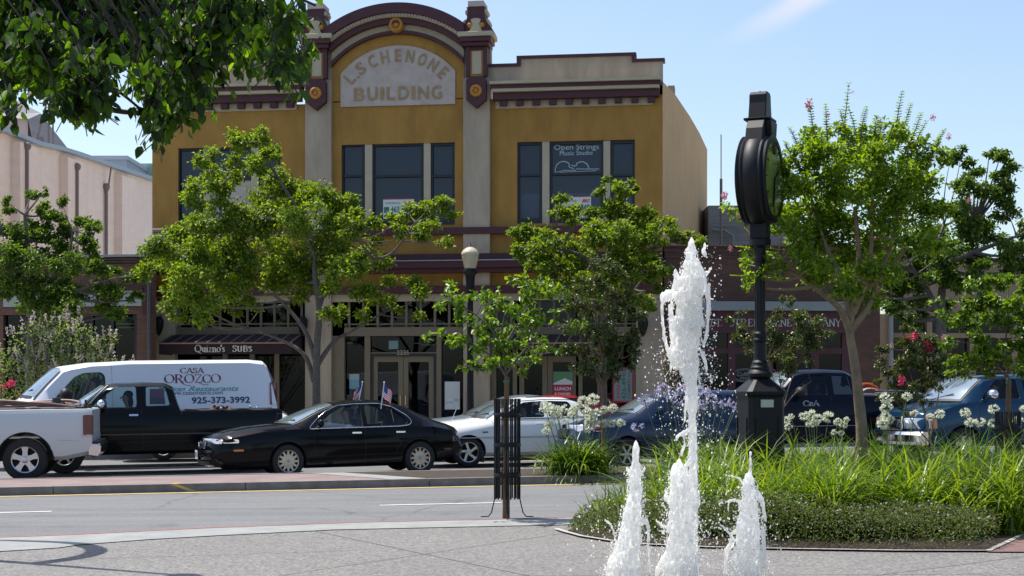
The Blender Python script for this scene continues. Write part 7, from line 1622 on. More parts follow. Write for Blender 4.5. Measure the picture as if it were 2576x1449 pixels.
# ---- the overhanging branches close to the camera, top left
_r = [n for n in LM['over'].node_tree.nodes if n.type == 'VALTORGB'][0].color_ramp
_r.elements[1].position = .90; _e = _r.elements.new(.94); _e.color = (.09, .20, .012, 1)  # bright end stop colours a few random leaves as if sunlit
def overhang():
    D0 = 7.6; base = Vector((-5.2, 7.2, gz(-5.2))); e = empty('overhanging_tree', base, 0, 'broad-leaved tree whose dark drooping branches hang across the top left corner', 'tree')
    mb = MB(); crown = Vector((-3.6, 7.6, 4.2)) - base
    mb.tube([(0, 0, -.05), (.05, 0, 1.2), (.25, .05, 2.6), (.7, .1, 3.7), (1.5, .3, 4.35)], [.19, .15, .13, .10, .06], 12)
    Cs, Ds, Ns, Ls = [], [], [], []
    spots = [(20,40,70),(90,30,80),(170,30,80),(250,30,80),(330,30,80),(410,30,75),(490,25,70),(560,25,65),(630,25,60),(700,30,55),(755,35,40),
     (30,120,70),(100,110,75),(180,110,75),(255,105,70),(330,110,65),(400,110,60),(465,110,60),(530,105,58),(600,95,55),(665,100,55),(725,95,45),(770,70,26),
     (20,190,55),(75,190,60),(140,185,60),(210,180,60),(262,170,38),(365,165,38),(420,165,45),(475,165,40),(520,150,28),(625,150,26),(690,150,38),(735,150,40),(780,160,30),(800,130,16),(760,180,14),(800,185,12),
     (20,240,34),(30,300,26),(15,325,16),(60,250,24),(140,245,40),(190,250,45),(240,250,42),(265,215,30),(150,290,28),(200,300,38),(245,300,30),(215,330,18),(170,315,14),(130,265,20),(255,330,8),
     (400,210,38),(440,220,40),(480,240,36),(520,235,20),(390,260,36),(435,275,42),(470,290,32),(500,265,26),(400,310,38),(440,325,34),(395,350,32),(425,360,24),(385,385,20),(405,400,12),(365,330,18),(330,215,14),(350,185,16),(310,150,12),(360,270,14)]
    for u, v, r in spots:
        v = (v - 6) if v < 140 else 134 + (v - 140) * .78; u = u if u < 500 else 500 + (u - 500) * .87; D = D0 + rng.uniform(-1.1, 1.1); rm = r / F * D; c = W(u, v, D) - base
        if v < 60 and u < 600:
            # the canopy continues above the frame
            for dz in (.45, 1.0): 
                n = int(90 * (r / 60) ** 2); P = np.array(c) + np.array([0, 0, dz]) + np.clip(rng.normal(0, .26, (n, 3)), -.4, .4); Cs.append(P); Ds.append(unit(n) + np.array([0, 0, -.8])); Ns.append(unit(n) + np.array([0, 0, .6])); Ls.append(rng.uniform(.07, .11, n))
        st = Vector((c.x - .35, c.y, c.z + .55)) if v > 60 else Vector((c.x, c.y, c.z + .3))
        mb.tube(bez(st, st.lerp(c, .5) + Vector((.1, 0, .05)), c, 4), [.006, .005, .004, .003, .002], 4)
        n = int((135 if v < 130 else 88) * (r / 50) ** 2) + 5; k = max(3, n // 9); tw = np.array(c) + unit(k) * rm * (rng.uniform(0, 1, (k, 1)) ** .5) * .85
        for q in tw:
            m_ = n // k + 1; t = rng.uniform(-1, 1, m_)[:, None]; ax = unit(1)[0]; ax[2] -= .5; P = q + ax * t * .10 + rng.normal(0, .018, (m_, 3))
            mb.tube([Vector(q - ax * .1), Vector(q + ax * .1)], .0028, 4, cap=False)
            Cs.append(P); Ds.append(unit(m_) * .75 + np.array([0, 0, -.95])); Ns.append(unit(m_) * 1.0 + np.array([0, 0, .35])); Ls.append(rng.uniform(.042, .080, m_))
    for a in (((-5.2, 7.2, 3.4), (-3.6, 7.5, 3.75), (-2.1, 7.6, 3.45)), ((-4.4, 7.3, 3.9), (-3.0, 8.0, 4.0), (-1.2, 8.0, 3.5)), ((-4.0, 7.4, 3.9), (-2.8, 6.9, 4.2), (-1.0, 7.0, 3.4)), ((-3.1, 7.6, 3.6), (-2.4, 7.4, 3.3), (-2.0, 7.5, 2.95)), ((-2.5, 7.5, 3.05), (-2.1, 7.5, 2.90), (-1.75, 7.5, 2.95))):
        p = [Vector(q) - base for q in a]; mb.tube(bez(*[q + Vector((0, .7, .05)) for q in p], 10), [.022 * (1 - .07 * i) for i in range(11)], 7)
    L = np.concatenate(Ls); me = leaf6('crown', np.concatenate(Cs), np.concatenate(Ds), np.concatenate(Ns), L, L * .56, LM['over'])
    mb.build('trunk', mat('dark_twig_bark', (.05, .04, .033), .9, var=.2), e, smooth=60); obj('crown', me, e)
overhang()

# ================================================================== the planting bed in front
front = [(1425,1340),(1470,1352),(1540,1363),(1640,1373),(1800,1380),(2000,1384),(2250,1388),(2480,1389)]
fpts = [PG(u, v) for u, v in front]; edge = [PG(2700, 1280)]
bedpoly = fpts + [PG(2600, 1335)] + edge + [SQ(p, 16.75) for p in (9.5, 8, 6, 4, 2)] + [PG(1432, 1322)]
bedpoly = fpts + [PG(2605, 1330), PG(2760, 1262)] + [Vector((8.2, Dq(2950, 16.6), 0))] + [Vector((x, 16.6 / math.cos(A) + x * math.tan(A), 0)) for x in (6.5, 5, 3.5, 2, 1)] + [PG(1455, 1324)]
sheet('planting_soil', bedpoly, soil, .016)
ribbon('bed_kerb', [PG(1405, 1333)] + fpts + [PG(2605, 1330)], -.055, .0, .020, .020, mat('bed_edge_concrete', (.42, .40, .37), .85, c2=(.34, .32, .30), vs=5))
sheet('side_path', [PG(2484, 1391), PG(2612, 1330), PG(2800, 1250), PG(3600, 1250), PG(3600, 1395)], brickmat('red_path_brick', (.20, .10, .09), (.16, .08, .075), (.14, .11, .10), plan=True), .012)
def inpoly(P, poly):
    x, y = P[:, 0], P[:, 1]; c = np.zeros(len(P), bool); n = len(poly)
    for i in range(n):
        a, b = poly[i], poly[(i + 1) % n]; cond = ((a.y > y) != (b.y > y)) & (x < (b.x - a.x) * (y - a.y) / (b.y - a.y + 1e-12) + a.x); c ^= cond
    return c
xs = [p.x for p in bedpoly]; ys = [p.y for p in bedpoly]
def frontD(x): 
    fx = [p.x for p in fpts]; fy = [p.y for p in fpts]; return np.interp(x, fx, fy)
# low ground cover with tiny white flowers along the front edge: uncountable
def cover():
    n = 120000; P = np.stack([rng.uniform(min(xs), max(xs), n), rng.uniform(13.5, 17.2, n), np.zeros(n)], 1); P = P[inpoly(P, bedpoly)]
    d = P[:, 1] - frontD(P[:, 0]); x = P[:, 0]
    wid = np.interp(x, [.5, 1.0, 1.8, 4.2, 4.8, 6], [.9, 1.7, 1.5, 1.2, .3, .3]); k = (d > .02) & (d < wid); P = P[k]; d = d[k]; wid = wid[k]; x = x[k]
    hm = np.interp(x, [.55, .9, 1.4, 2.2, 3.0, 4.0, 5.2], [.06, .30, .42, .52, .50, .38, .20]); prof = np.clip(1 - (1 - np.clip(d / .38, 0, 1)) ** 2.4, 0, 1)
    lump = .80 + .12 * np.sin(x * 3.1 + 1) * np.cos(P[:, 1] * 4) + .10 * np.sin(x * 9 + P[:, 1] * 7)
    h = hm * prof * lump; P[:, 2] = h * (rng.uniform(0, 1, len(P)) ** .35) + G * x + .02; P[:, 1] -= .03 * rng.random(len(P))
    D_ = unit(len(P)) * .9 + np.array([0, -.1, .55]); e = leaf_mesh('ground_cover', P, D_, unit(len(P)) * .6 + np.array([0, -.2, 1.0]), rng.uniform(.018, .042, len(P)), rng.uniform(.010, .018, len(P)), LM['cover'])
    o = obj('ground_cover', e); tag(o, 'low brown-green ground cover dotted with tiny white flowers along the bed edge', 'ground cover', kind='stuff')
    m = len(P); pick = rng.choice(m, 130, replace=False); Q = P[pick].copy(); Q[:, 2] = h[pick] + G * x[pick] + .035; Q[:, 1] -= .02
    f = np.repeat(Q, 5, 0); a = np.tile(np.arange(5) * 1.2566, 130); Dv = np.stack([np.cos(a), -.5 + 0 * a, np.sin(a) + .3], 1)
    o2 = obj('tiny_flowers', leaf_mesh('tiny_flowers', f, Dv, np.tile([[0, -.6, .8]], (len(f), 1)), .011, .010, whitem), o); tag(o2, kind='stuff')
cover()
def blades(name, label, cat, region, n, length, width, lm, hfun=None, lean=.55, droop=(.5, 1.4), kind='stuff', clumps=70):
    """strap-leaved mass growing in fans"""
    cx = rng.uniform(region[0], region[1], clumps * 4); cy = rng.uniform(region[2], region[3], clumps * 4); Pc = np.stack([cx, cy, 0 * cx], 1)
    ok = inpoly(Pc, bedpoly)
    if hfun is not None: ok &= np.array([hfun(a, b) for a, b in zip(cx, cy)]) > .2
    Pc = Pc[ok][:clumps]; k = n // max(1, len(Pc)); B_, D_, L_, Wd = [], [], [], []
    for c in Pc:
        b = c + rng.normal(0, .07, (k, 3)) * np.array([1, 1, 0]); b[:, 2] = G * b[:, 0]; th = rng.uniform(0, 6.283, k); el = np.abs(rng.normal(0, lean, k))
        D_.append(np.stack([np.cos(th) * np.sin(el), np.sin(th) * np.sin(el), np.cos(el)], 1)); B_.append(b); sc = hfun(c[0], c[1]) if hfun else 1
        L_.append(rng.uniform(length[0], length[1], k) * sc); Wd.append(rng.uniform(width[0], width[1], k))
    B_ = np.concatenate(B_); me = blade_mesh(name, B_, np.concatenate(D_), np.concatenate(L_), np.concatenate(Wd), rng.uniform(droop[0], droop[1], len(B_)), LM[lm])
    return tag(obj(name, me), label, cat, kind=kind)
hf = lambda x, y: float(np.interp(y - float(frontD(x)), [.7, 1.1, 1.8, 3.2], [.75, 1.0, 1.15, 1.2])) if y - float(frontD(x)) > (1.0 if x < 3.0 else (.7 if x < 4.0 else .18)) else 0
blades('daylily_foliage', 'bright green strappy daylily leaves filling the bed right of the clock', 'plants', (1.55, 6.2, 14.6, 18.4), 9000, (.58, 1.08), (.014, .031), 'strap2', hf, .46, (.8, 2.1), clumps=130)
hf2 = lambda x, y: .75 if y - float(frontD(x)) > 1.15 else 0
blades('daylily_foliage', 'shorter grassy green leaves between the fountain and the clock', 'plants', (.95, 2.4, 15.2, 17.4), 2200, (.4, .8), (.010, .018), 'strap2', hf2, .38, (.3, 1.2), clumps=60)
hf3 = lambda x, y: 1.0 if (x - 3.7) * .9 + (y - 15) > .8 and y > 15.2 else 0
blades('grey_grass', 'thin grey-green grassy stalks at the right end of the bed', 'plants', (3.9, 6.8, 15.2, 18.6), 4200, (.5, .85), (.004, .008), 'grassy', hf3, .22, (.1, .5), clumps=170)
# brown dead flower stalks and orange daylily flowers
for (u, v, D, lb) in ((2165,1172,18,'rust-orange daylily bloom right of the crape myrtle trunk, leftmost of five'), (2320,1125,18,'rust-orange daylily bloom standing highest of the five in the bed'), (2345,1165,17.6,'rust-orange daylily bloom, fourth from left of five in the bed'), (2290,1165,17.4,'rust-orange daylily bloom, second from left of five in the bed'), (2365,1150,18.2,'rust-orange daylily bloom, rightmost of five in the bed')):
    p = W(u, v, D); e = empty('daylily', (p.x, p.y + .02, gz(p.x)), 0, lb, 'flower', 'rust-orange daylily blooms')
    mb = MB(); mb.tube([(0, 0, 0), (.01, 0, (p.z - gz(p.x)) * .6), (0, 0, p.z - gz(p.x))], .004, 5); mb.build('stem', mat('stem_green', (.09, .15, .04), .7), e)
    a = np.arange(6) * 1.047; obj('petals', leaf_mesh('petals', np.tile([[0, 0, p.z - gz(p.x)]], (6, 1)), np.stack([np.cos(a), np.sin(a) - .3, .5 + 0 * a], 1), np.tile([[0, 0, 1.]], (6, 1)), .045, .026, mat('rust_petal', (.35, .05, .02), .7)), e)
# white flowers lying among the leaves
for (u, v, D) in ((1640,1100,25),):
    pass
# ---- agapanthus clumps
def umbel(root, c, r, m, n=30, stem0=None):
    """a round flower head of many small trumpets on a stem"""
    h = None
    if stem0 is not None:
        mb = MB(); a = Vector(stem0); b = Vector(c); mb.tube(bez(a, a.lerp(b, .5) + Vector((rng.uniform(-.03, .03), 0, 0)), b, 6), .0065, 5); h = mb.build('flower_stem', mat('stem_green', (.09, .15, .04), .7), root)
    d = unit(n); d[:, 2] = d[:, 2] * .8 + .12; P = np.array(c) + d * r * .45
    P2 = np.repeat(P, 4, 0); D2 = np.repeat(d, 4, 0) + unit(4 * n) * .55
    o = obj('flower_head', leaf_mesh('flower_head', P2, D2, unit(4 * n), r * .55, r * .22, m), root); return o
def agapanthus(label, u, D, r, h, n, stems, m, lm='strap', back=0, wd=(.022, .036)):
    bx = (u - 1288) / F * D; base = Vector((bx, D, gz(bx) + .01)); e = empty('agapanthus', base, 0, label, 'plant', 'agapanthus clumps')
    b = rng.normal(0, r * .34, (n, 3)) * np.array([1, .7, 0]); th = rng.uniform(0, 6.283, n); el = np.abs(rng.normal(0, .72, n)) + .08
    Dv = np.stack([np.cos(th) * np.sin(el), np.sin(th) * np.sin(el), np.cos(el)], 1)
    obj('leaves', blade_mesh('leaves', b, Dv, rng.uniform(.75, 1.2, n) * h * 1.15, rng.uniform(wd[0], wd[1], n), rng.uniform(.7, 1.7, n), LM[lm]), e)
    for (uu, vv, rr) in stems:
        dd = D + rng.uniform(-.35, .35) * r; p = W(uu, vv, dd) - base
        s0 = (p.x * .45 + rng.normal(0, .03), (dd - D) * .6, .02); umbel(e, p, rr / F * D * (1.08 if m is not lilac else .85), m, 30 if m is not lilac else 15, s0)
    return e
agapanthus('round agapanthus clump with creamy white heads on the median', 1456, 25.9, .66, .66, 900,
 [(1372,1026,19),(1398,1036,19),(1385,1024,14),(1424,1030,15),(1442,1046,16),(1452,1026,16),(1470,1012,19),(1493,1006,18),(1478,1040,17),(1500,1040,15),(1382,1068,14),(1372,1084,13),(1422,1058,9),(1487,1062,19),(1478,1080,13),(1516,1066,14),(1540,1066,13),(1563,1064,13),(1519,1032,13),(1541,1028,14),(1404,1046,13)], whitem)
agapanthus('agapanthus clump with pale lilac heads behind the fountain', 1742, 25.6, .72, .70, 560,
 [(1620,1006,22),(1645,992,20),(1670,980,24),(1690,1000,20),(1605,1075,22),(1712,985,20),(1730,975,22),(1755,985,22),(1775,990,20),(1790,1005,22),(1770,1020,20),(1805,1020,18),(1825,1010,20),(1848,1020,18),(1850,1030,14),(1745,1005,18),(1722,1015,16),(1700,1020,16)], lilac)
agapanthus('agapanthus clump with white heads between clock and crape myrtle', 2060, 24.8, .8, .62, 420,
 [(1977,1058,13),(1983,1074,12),(2022,1046,14),(2040,1046,18),(2056,1054,15),(2048,1066,13),(2034,1068,9),(2084,1050,17),(2108,1062,12),(2122,1070,11),(2130,1056,9),(2098,1088,9),(2116,1090,9),(1990,1048,9)], whitem)
agapanthus('agapanthus clump with white heads in front of the teal pickup grille', 2230, 24.6, .7, .60, 380,
 [(2230,1003,19),(2230,1027,18),(2228,1048,14),(2224,1066,19),(2240,1056,12),(2282,998,14),(2300,1040,12)], whitem)
agapanthus('agapanthus clump with white heads below the teal pickup windshield', 2440, 24.5, .75, .60, 460,
 [(2364,1042,14),(2428,1040,15),(2440,1063,15),(2466,1064,15),(2500,1030,15),(2498,1066,14),(2340,1050,12),(2561,1058,14),(2560,1076,11),(2576,1030,12)], whitem)
agapanthus('low agapanthus clump without tall heads left of the clock base', 1850, 25.4, .7, .62, 380, [(1880,1120,10)], whitem)

# ================================================================== iron work
IR = 'street clock'
def clock():
    D = 17.0; s = F / D; u0 = 1912; bx = (u0 - 1288) / F * D; base = Vector((bx, D, gz(bx))); zz = lambda v: CZ + (V0 - v) / F * D - base.z; m = 1 / s
    yaw = R(62); e = empty('street_clock', base, R(14), 'tall black cast-iron street clock on a fluted post and panelled pedestal', 'clock')
    # panelled square pedestal with chamfered corners
    def oct_(w, z, ch=.16): 
        c = w * ch; return [(w - c, -w), (w, -w + c), (w, w - c), (w - c, w), (-w + c, w), (-w, w - c), (-w, -w + c), (-w + c, -w)], z
    def loft(mb, lv):
        vs = []; n = 8
        for w, z, ch in lv:
            p, _ = oct_(w, z, ch); vs += [(x, y, z) for x, y in p]
        mb.add(vs, [(i * n + j, i * n + (j + 1) % n, (i + 1) * n + (j + 1) % n, (i + 1) * n + j) for i in range(len(lv) - 1) for j in range(n)] + [tuple(range(n - 1, -1, -1)), tuple(range((len(lv) - 1) * n, len(lv) * n))])
    w = 52 * m * .93
    mb = MB(); loft(mb, [(w * 1.12, 0, .2), (w * 1.12, .12, .2), (w * 1.02, .16, .2), (w * 1.0, zz(1010), .2), (w * 1.0, zz(1000), .2), (w * 1.10, zz(992), .2), (w * 1.12, zz(985), .2), (w * .50, zz(955), .25), (w * .46, zz(952), .25)]); ped = mb.build('pedestal', blackmetal, e, bevel=.006)
    mb = MB()
    for a in range(4):
        c_, s_ = math.cos(a * math.pi / 2), math.sin(a * math.pi / 2)
        for sx in (-1, 1):
            for (x0, x1, z0, z1) in ((sx * w * .62 - .012, sx * w * .62 + .012, .30, zz(1050)),):
                vs = [(x0, -w - .012, z0), (x1, -w - .012, z0), (x1, -w - .012, z1), (x0, -w - .012, z1), (x0, -w + .01, z0), (x1, -w + .01, z0), (x1, -w + .01, z1), (x0, -w + .01, z1)]
                vs = [(x * c_ - y * s_, x * s_ + y * c_, z) for x, y, z in vs]; mb.add(vs, [(0, 1, 2, 3), (0, 4, 5, 1), (1, 5, 6, 2), (2, 6, 7, 3), (3, 7, 4, 0)])
    mb.build('panel_moulding', blackmetal, ped)
    mb = MB(); mb.box(-w * .40, w * .28, -w - .02, -w - .002, zz(1024), zz(1005)); mb.build('name_plate', mat('pale_plate', (.45, .47, .42), .5), ped)
    # bell base and fluted shaft
    mb = MB(); mb.lathe([(w * .46, zz(953)), (w * .62, zz(948)), (w * .66, zz(940)), (w * .60, zz(935)), (w * .50, zz(930)), (w * .52, zz(924)), (w * .46, zz(921)), (w * .42, zz(915)), (w * .44, zz(912)), (w * .34, zz(906)), (w * .31, zz(870)), (w * .31, zz(862)), (w * .37, zz(858)), (w * .37, zz(854)), (w * .32, zz(850)), (w * .36, zz(843)), (w * .36, zz(839)), (w * .30, zz(835)), (w * .29, zz(830))], 28); mb.build('column_base', blackmetal, e, smooth=30)
    mb = MB(); n = 40; vs = []; lv = [(zz(830), .29), (zz(760), .28), (zz(700), .265), (zz(660), .255)]
    for z, r in lv:
        for j in range(n): a = 2 * math.pi * j / n; q = w * r * (1 - (.09 if j % 4 in (1, 2) else 0)) ; vs.append((q * math.cos(a), q * math.sin(a), z))
    mb.add(vs, [(i * n + j, i * n + (j + 1) % n, (i + 1) * n + (j + 1) % n, (i + 1) * n + j) for i in range(3) for j in range(n)]); mb.build('fluted_shaft', blackmetal, e)
    mb = MB(); mb.lathe([(w * .26, zz(660)), (w * .30, zz(655)), (w * .30, zz(650)), (w * .26, zz(645)), (w * .30, zz(625)), (w * .54, zz(618)), (w * .56, zz(603)), (w * .42, zz(600)), (w * .38, zz(590)), (w * .36, zz(570)), (w * .42, zz(550))], 28); mb.build('capital', blackmetal, e, smooth=30)
    # head: a thick drum turned almost edge-on, face to the right
    h = empty('clock_head', (0, 0, 0)); h.parent = e; h.rotation_euler = (0, 0, R(53))
    cz = (zz(350) + zz(555)) / 2; rr = (zz(332) - zz(562)) / 2; hd = 36 * m
    mb = MB(); mb.lathe([(rr * .80, -hd * 1.03), (rr * .90, -hd * 1.08), (rr * .96, -hd), (rr * .93, -hd * .82), (rr * .985, -hd * .66), (rr * .96, -hd * .5), (rr, -hd * .3), (rr, hd * .3), (rr * .96, hd * .5), (rr * .985, hd * .66), (rr * .93, hd * .82), (rr * .96, hd), (rr * .90, hd * 1.08), (rr * .80, hd * 1.03)], 48, (0, 0, cz), 'y', cap=False)
    drum = mb.build('drum', blackmetal, h, smooth=40)
    gm = mat('green_glass_dial', (.30, .40, .10), .22, coat=.2, var=.35, vs=4)
    for sd, yy in ((1, -hd * .985), (-1, hd * .985)):
        mb = MB(); mb.lathe([(.0001, 0), (rr * .81, 0)], 48, (0, yy, cz), 'y'); dl_ = mb.build('dial', gm, h)
        y2 = yy - sd * .008
        for k in range(12):
            mb = MB(); a = k * math.pi / 6; r0, r1 = rr * .64, rr * .74
            mb.tube([(r0 * math.sin(a), y2, cz + r0 * math.cos(a)), (r1 * math.sin(a), y2, cz + r1 * math.cos(a))], .005, 4); mb.build('hour_mark', blackmetal, dl_)
        mb = MB(); mb.tube([(0, y2, cz), (rr * .36, y2, cz + rr * .2)], .014, 5); mb.tube([(0, y2, cz), (-rr * .1, y2, cz - rr * .62)], .010, 5); mb.build('hands', blackmetal, dl_)
    mb = MB()      # bracket band and the scrolled crest along the top of the drum
    mb.box(-w * .42, w * .42, -hd * .6, hd * .6, zz(602), zz(552)); mb.box(-w * .18, w * .18, -hd * 1.12, -hd * .9, zz(545), zz(378)) if 0 else None
    mb.build('saddle', blackmetal, h, bevel=.01)
    pr = [(-rr * .62, zz(372)), (-rr * .50, zz(330)), (-rr * .30, zz(300)), (-rr * .22, zz(262)), (-rr * .20, zz(240)), (-rr * .12, zz(233)), (rr * .12, zz(233)), (rr * .20, zz(240)), (rr * .22, zz(262)), (rr * .30, zz(300)), (rr * .50, zz(330)), (rr * .62, zz(372)), (0, zz(420))]
    mb = MB(); mb.prism(pr, -hd * .62, hd * .62); mb.build('crest', blackmetal, h, bevel=.012)
    mb = MB()
    for v_, k_ in ((305, .36),): mb.box(-rr * k_, rr * k_, -hd * .72, hd * .72, zz(v_), zz(v_) + .018)
    mb.box(-rr * .30, rr * .30, -hd * .95, hd * .95, zz(306), zz(300)); mb.build('crest_moulding', blackmetal, h, bevel=.006)
    mb = MB(); mb.prism([(-.09, zz(372)), (-.15, zz(308)), (.15, zz(308)), (.09, zz(372))], -hd * 1.0, -hd * .60) ; mb.prism([(-.05, zz(390)), (-.09, zz(372)), (.09, zz(372)), (.05, zz(390))], -hd * 1.08, -hd * .9); mb.build('crest_bracket', blackmetal, h, bevel=.008)
    mb = MB(); mb.ball((0, 0, zz(231)), .012, 6); mb.build('finial', blackmetal, h)
    return e
clock()
def lamp():
    D = 39.3; s = F / D; u = 1183; bx = (u - 1288) / F * D; base = Vector((bx, D, gz(bx))); zz = lambda v: CZ + (V0 - v) / F * D - base.z
    e = empty('street_lamp', base, 0, 'black post lamp with cream acorn globe in front of the central pilaster', 'street lamp')
    mb = MB(); mb.lathe([(.20, 0), (.20, .25), (.15, .35), (.16, .5), (.11, .6), (.09, 1.2), (.075, zz(745)), (.10, zz(738)), (.11, zz(720)), (.12, zz(700)), (.13, zz(692)), (.19, zz(686)), (.19, zz(682)), (.17, zz(676))], 20); mb.build('post', blackmetal, e, smooth=35)
    mb = MB(); mb.lathe([(.15, zz(676)), (.19, zz(660)), (.225, zz(645)), (.228, zz(640))], 24); mb.build('globe', mat('cream_globe_glass', (.55, .48, .33), .25, coat=1), e, smooth=50)
    mb = MB(); mb.lathe([(.235, zz(641)), (.24, zz(637)), (.22, zz(634)), (.19, zz(629)), (.12, zz(624)), (.05, zz(621)), (.001, zz(620))], 24); mb.build('globe_cap', mat('cream_cap', (.62, .54, .38), .3, coat=1), e, smooth=50)
    mb = MB(); mb.lathe([(.04, zz(622)), (.05, zz(619)), (.02, zz(616)), (.001, zz(610))], 10); mb.build('finial', blackmetal, e, smooth=50)
lamp()
def guard(label, u, D, vt, vb, vbase):
    bx = (u - 1288) / F * D; base = Vector((bx, D, gz(bx) + .01)); zz = lambda v: CZ + (V0 - v) / F * D - base.z
    e = empty('tree_guard', base, 0, label, 'tree guard', 'iron tree guards'); r = .145; zt, zb = zz(vt), zz(vb)
    n = 18
    for i in range(n):
        a = 2 * math.pi * (i + .3) / n; mb = MB(); x, y = r * math.cos(a), r * math.sin(a)
        mb.tube([(x, y, zb), (x, y, zt - .06), (x * 1.02, y * 1.02, zt)], .009, 4); mb.build('bar', blackmetal, e)
    for v in np.linspace(vt + 40, vb - 60, 3):
        mb = MB(); z = zz(v); mb.lathe([(r + .010, z - .022), (r + .014, z), (r + .010, z + .022), (r - .002, z + .022), (r - .002, z - .022)], 24); mb.build('ring', blackmetal, e)
    for a in (math.pi * .02, math.pi * .98, math.pi * 1.5, math.pi * .5):
        c, s_ = math.cos(a), math.sin(a); mb = MB(); mb.tube([(r * c, r * s_, zb + .3), (r * c, r * s_, zb), (r * c * 1.25, r * s_ * 1.25, .06), (r * c * 1.5, r * s_ * 1.5, .015), (r * c * 2.1, r * s_ * 2.1, .012)], .007, 5); mb.build('leg', blackmetal, e)
    return e
guard('black iron bar guard round the young tree on the plaza kerb', 1276, 17.35, 1003, 1255, 1307)
guard('black iron bar guard round the young tree at the right edge', 2536, 18.3, 1035, 1230, 1290)
def stake(label, u, D, vt):
    bx = (u - 1288) / F * D; base = Vector((bx, D - .05, gz(bx))); zz = lambda v: CZ + (V0 - v) / F * D - base.z
    e = empty('tree_stake', base, 0, label, 'stake', 'wooden tree stakes'); mb = MB(); mb.tube([(0, 0, -.02), (.008, 0, zz(vt) * .5), (.02, 0, zz(vt))], [.034, .031, .030], 10); mb.build('post', stakewood, e, smooth=50)
    for v in (vt + 12, vt + 190): mb = MB(); mb.lathe([(.034, zz(v) - .014), (.036, zz(v) + .014)], 10, (.015, 0, 0), cap=False); mb.build('tie', mat('green_tie', (.03, .16, .10), .6), e)
stake('round wooden stake inside the iron guard on the plaza kerb', 1271, 17.35, 948); stake('round wooden stake inside the iron guard at the right edge', 2530, 18.3, 950)

# ================================================================== fountain jets
wm = bpy.data.materials.new('aerated_water'); wm.use_nodes = True; n_ = wm.node_tree; pb = n_.nodes['Principled BSDF']
pb.inputs['Base Color'].default_value = (.97, .965, .94, 1); pb.inputs['Roughness'].default_value = .18; pb.inputs['IOR'].default_value = 1.33
tr_ = n_.nodes.new('ShaderNodeBsdfTranslucent'); tr_.inputs[0].default_value = (1, .99, .96, 1); tp_ = n_.nodes.new('ShaderNodeBsdfTransparent'); tp_.inputs[0].default_value = (.97, .98, 1, 1)
m1 = n_.nodes.new('ShaderNodeMixShader'); m1.inputs[0].default_value = .68; m2 = n_.nodes.new('ShaderNodeMixShader'); nz_ = n_.nodes.new('ShaderNodeTexNoise'); nz_.inputs['Scale'].default_value = 22; nz_.inputs['Detail'].default_value = 5
tc_ = n_.nodes.new('ShaderNodeTexCoord'); rp = n_.nodes.new('ShaderNodeValToRGB'); rp.color_ramp.elements[0].position = .50; rp.color_ramp.elements[1].position = .66; rp.color_ramp.elements[1].color = (.62, .62, .62, 1)
n_.links.new(tc_.outputs['Object'], nz_.inputs['Vector']); n_.links.new(nz_.outputs[0], rp.inputs[0]); n_.links.new(rp.outputs[0], m2.inputs[0])
pb.inputs['Specular IOR Level'].default_value = .6; bp_ = n_.nodes.new('ShaderNodeBump'); bp_.inputs['Strength'].default_value = .15; bp_.inputs['Distance'].default_value = .01; nb = n_.nodes.new('ShaderNodeTexNoise'); nb.inputs['Scale'].default_value = 70; nb.inputs['Detail'].default_value = 3
n_.links.new(tc_.outputs['Object'], nb.inputs['Vector']); n_.links.new(nb.outputs[0], bp_.inputs['Height']); n_.links.new(bp_.outputs[0], pb.inputs['Normal'])
n_.links.new(pb.outputs[0], m1.inputs[1]); n_.links.new(tr_.outputs[0], m1.inputs[2]); n_.links.new(m1.outputs[0], m2.inputs[1]); n_.links.new(tp_.outputs[0], m2.inputs[2]); n_.links.new(m2.outputs[0], n_.nodes['Material Output'].inputs[0])
ICO = bmesh.new(); bmesh.ops.create_icosphere(ICO, subdivisions=1, radius=1); IV = np.array([v.co[:] for v in ICO.verts]); IF = np.array([[v.index for v in f.verts] for f in ICO.faces]); ICO.free()
def balls(P, Rr, name, m, sc=None):
    P = np.asarray(P, float); Rr = np.asarray(Rr, float); n = len(P); k = len(IV)
    S3 = np.ones((n, 3)) if sc is None else sc
    co = (P[:, None, :] + IV[None] * Rr[:, None, None] * S3[:, None, :]).reshape(-1, 3); f = (np.arange(n)[:, None, None] * k + IF[None]).reshape(-1).astype(np.int32); nf = n * len(IF)
    me = bpy.data.meshes.new(name); me.vertices.add(len(co)); me.vertices.foreach_set('co', co.astype(np.float32).ravel()); me.loops.add(3 * nf); me.loops.foreach_set('vertex_index', f)
    me.polygons.add(nf); me.polygons.foreach_set('loop_start', np.arange(0, 3 * nf, 3, dtype=np.int32)); me.polygons.foreach_set('loop_total', np.full(nf, 3, dtype=np.int32)); me.polygons.foreach_set('use_smooth', [True] * nf)
    me.materials.append(m); me.update(calc_edges=True); return me
def remesh(me, vox, name):
    o = bpy.data.objects.new('r', me); col.objects.link(o); md = o.modifiers.new('r', 'REMESH'); md.mode = 'VOXEL'; md.voxel_size = vox; md.use_smooth_shade = True
    sm = o.modifiers.new('s', 'SMOOTH'); sm.iterations = 5; sm.factor = .5
    dg = bpy.context.evaluated_depsgraph_get(); out = bpy.data.meshes.new_from_object(o.evaluated_get(dg)); bpy.data.objects.remove(o); out.name = name; out.materials.clear(); out.materials.append(wm); smooth_me(out, 180); return out
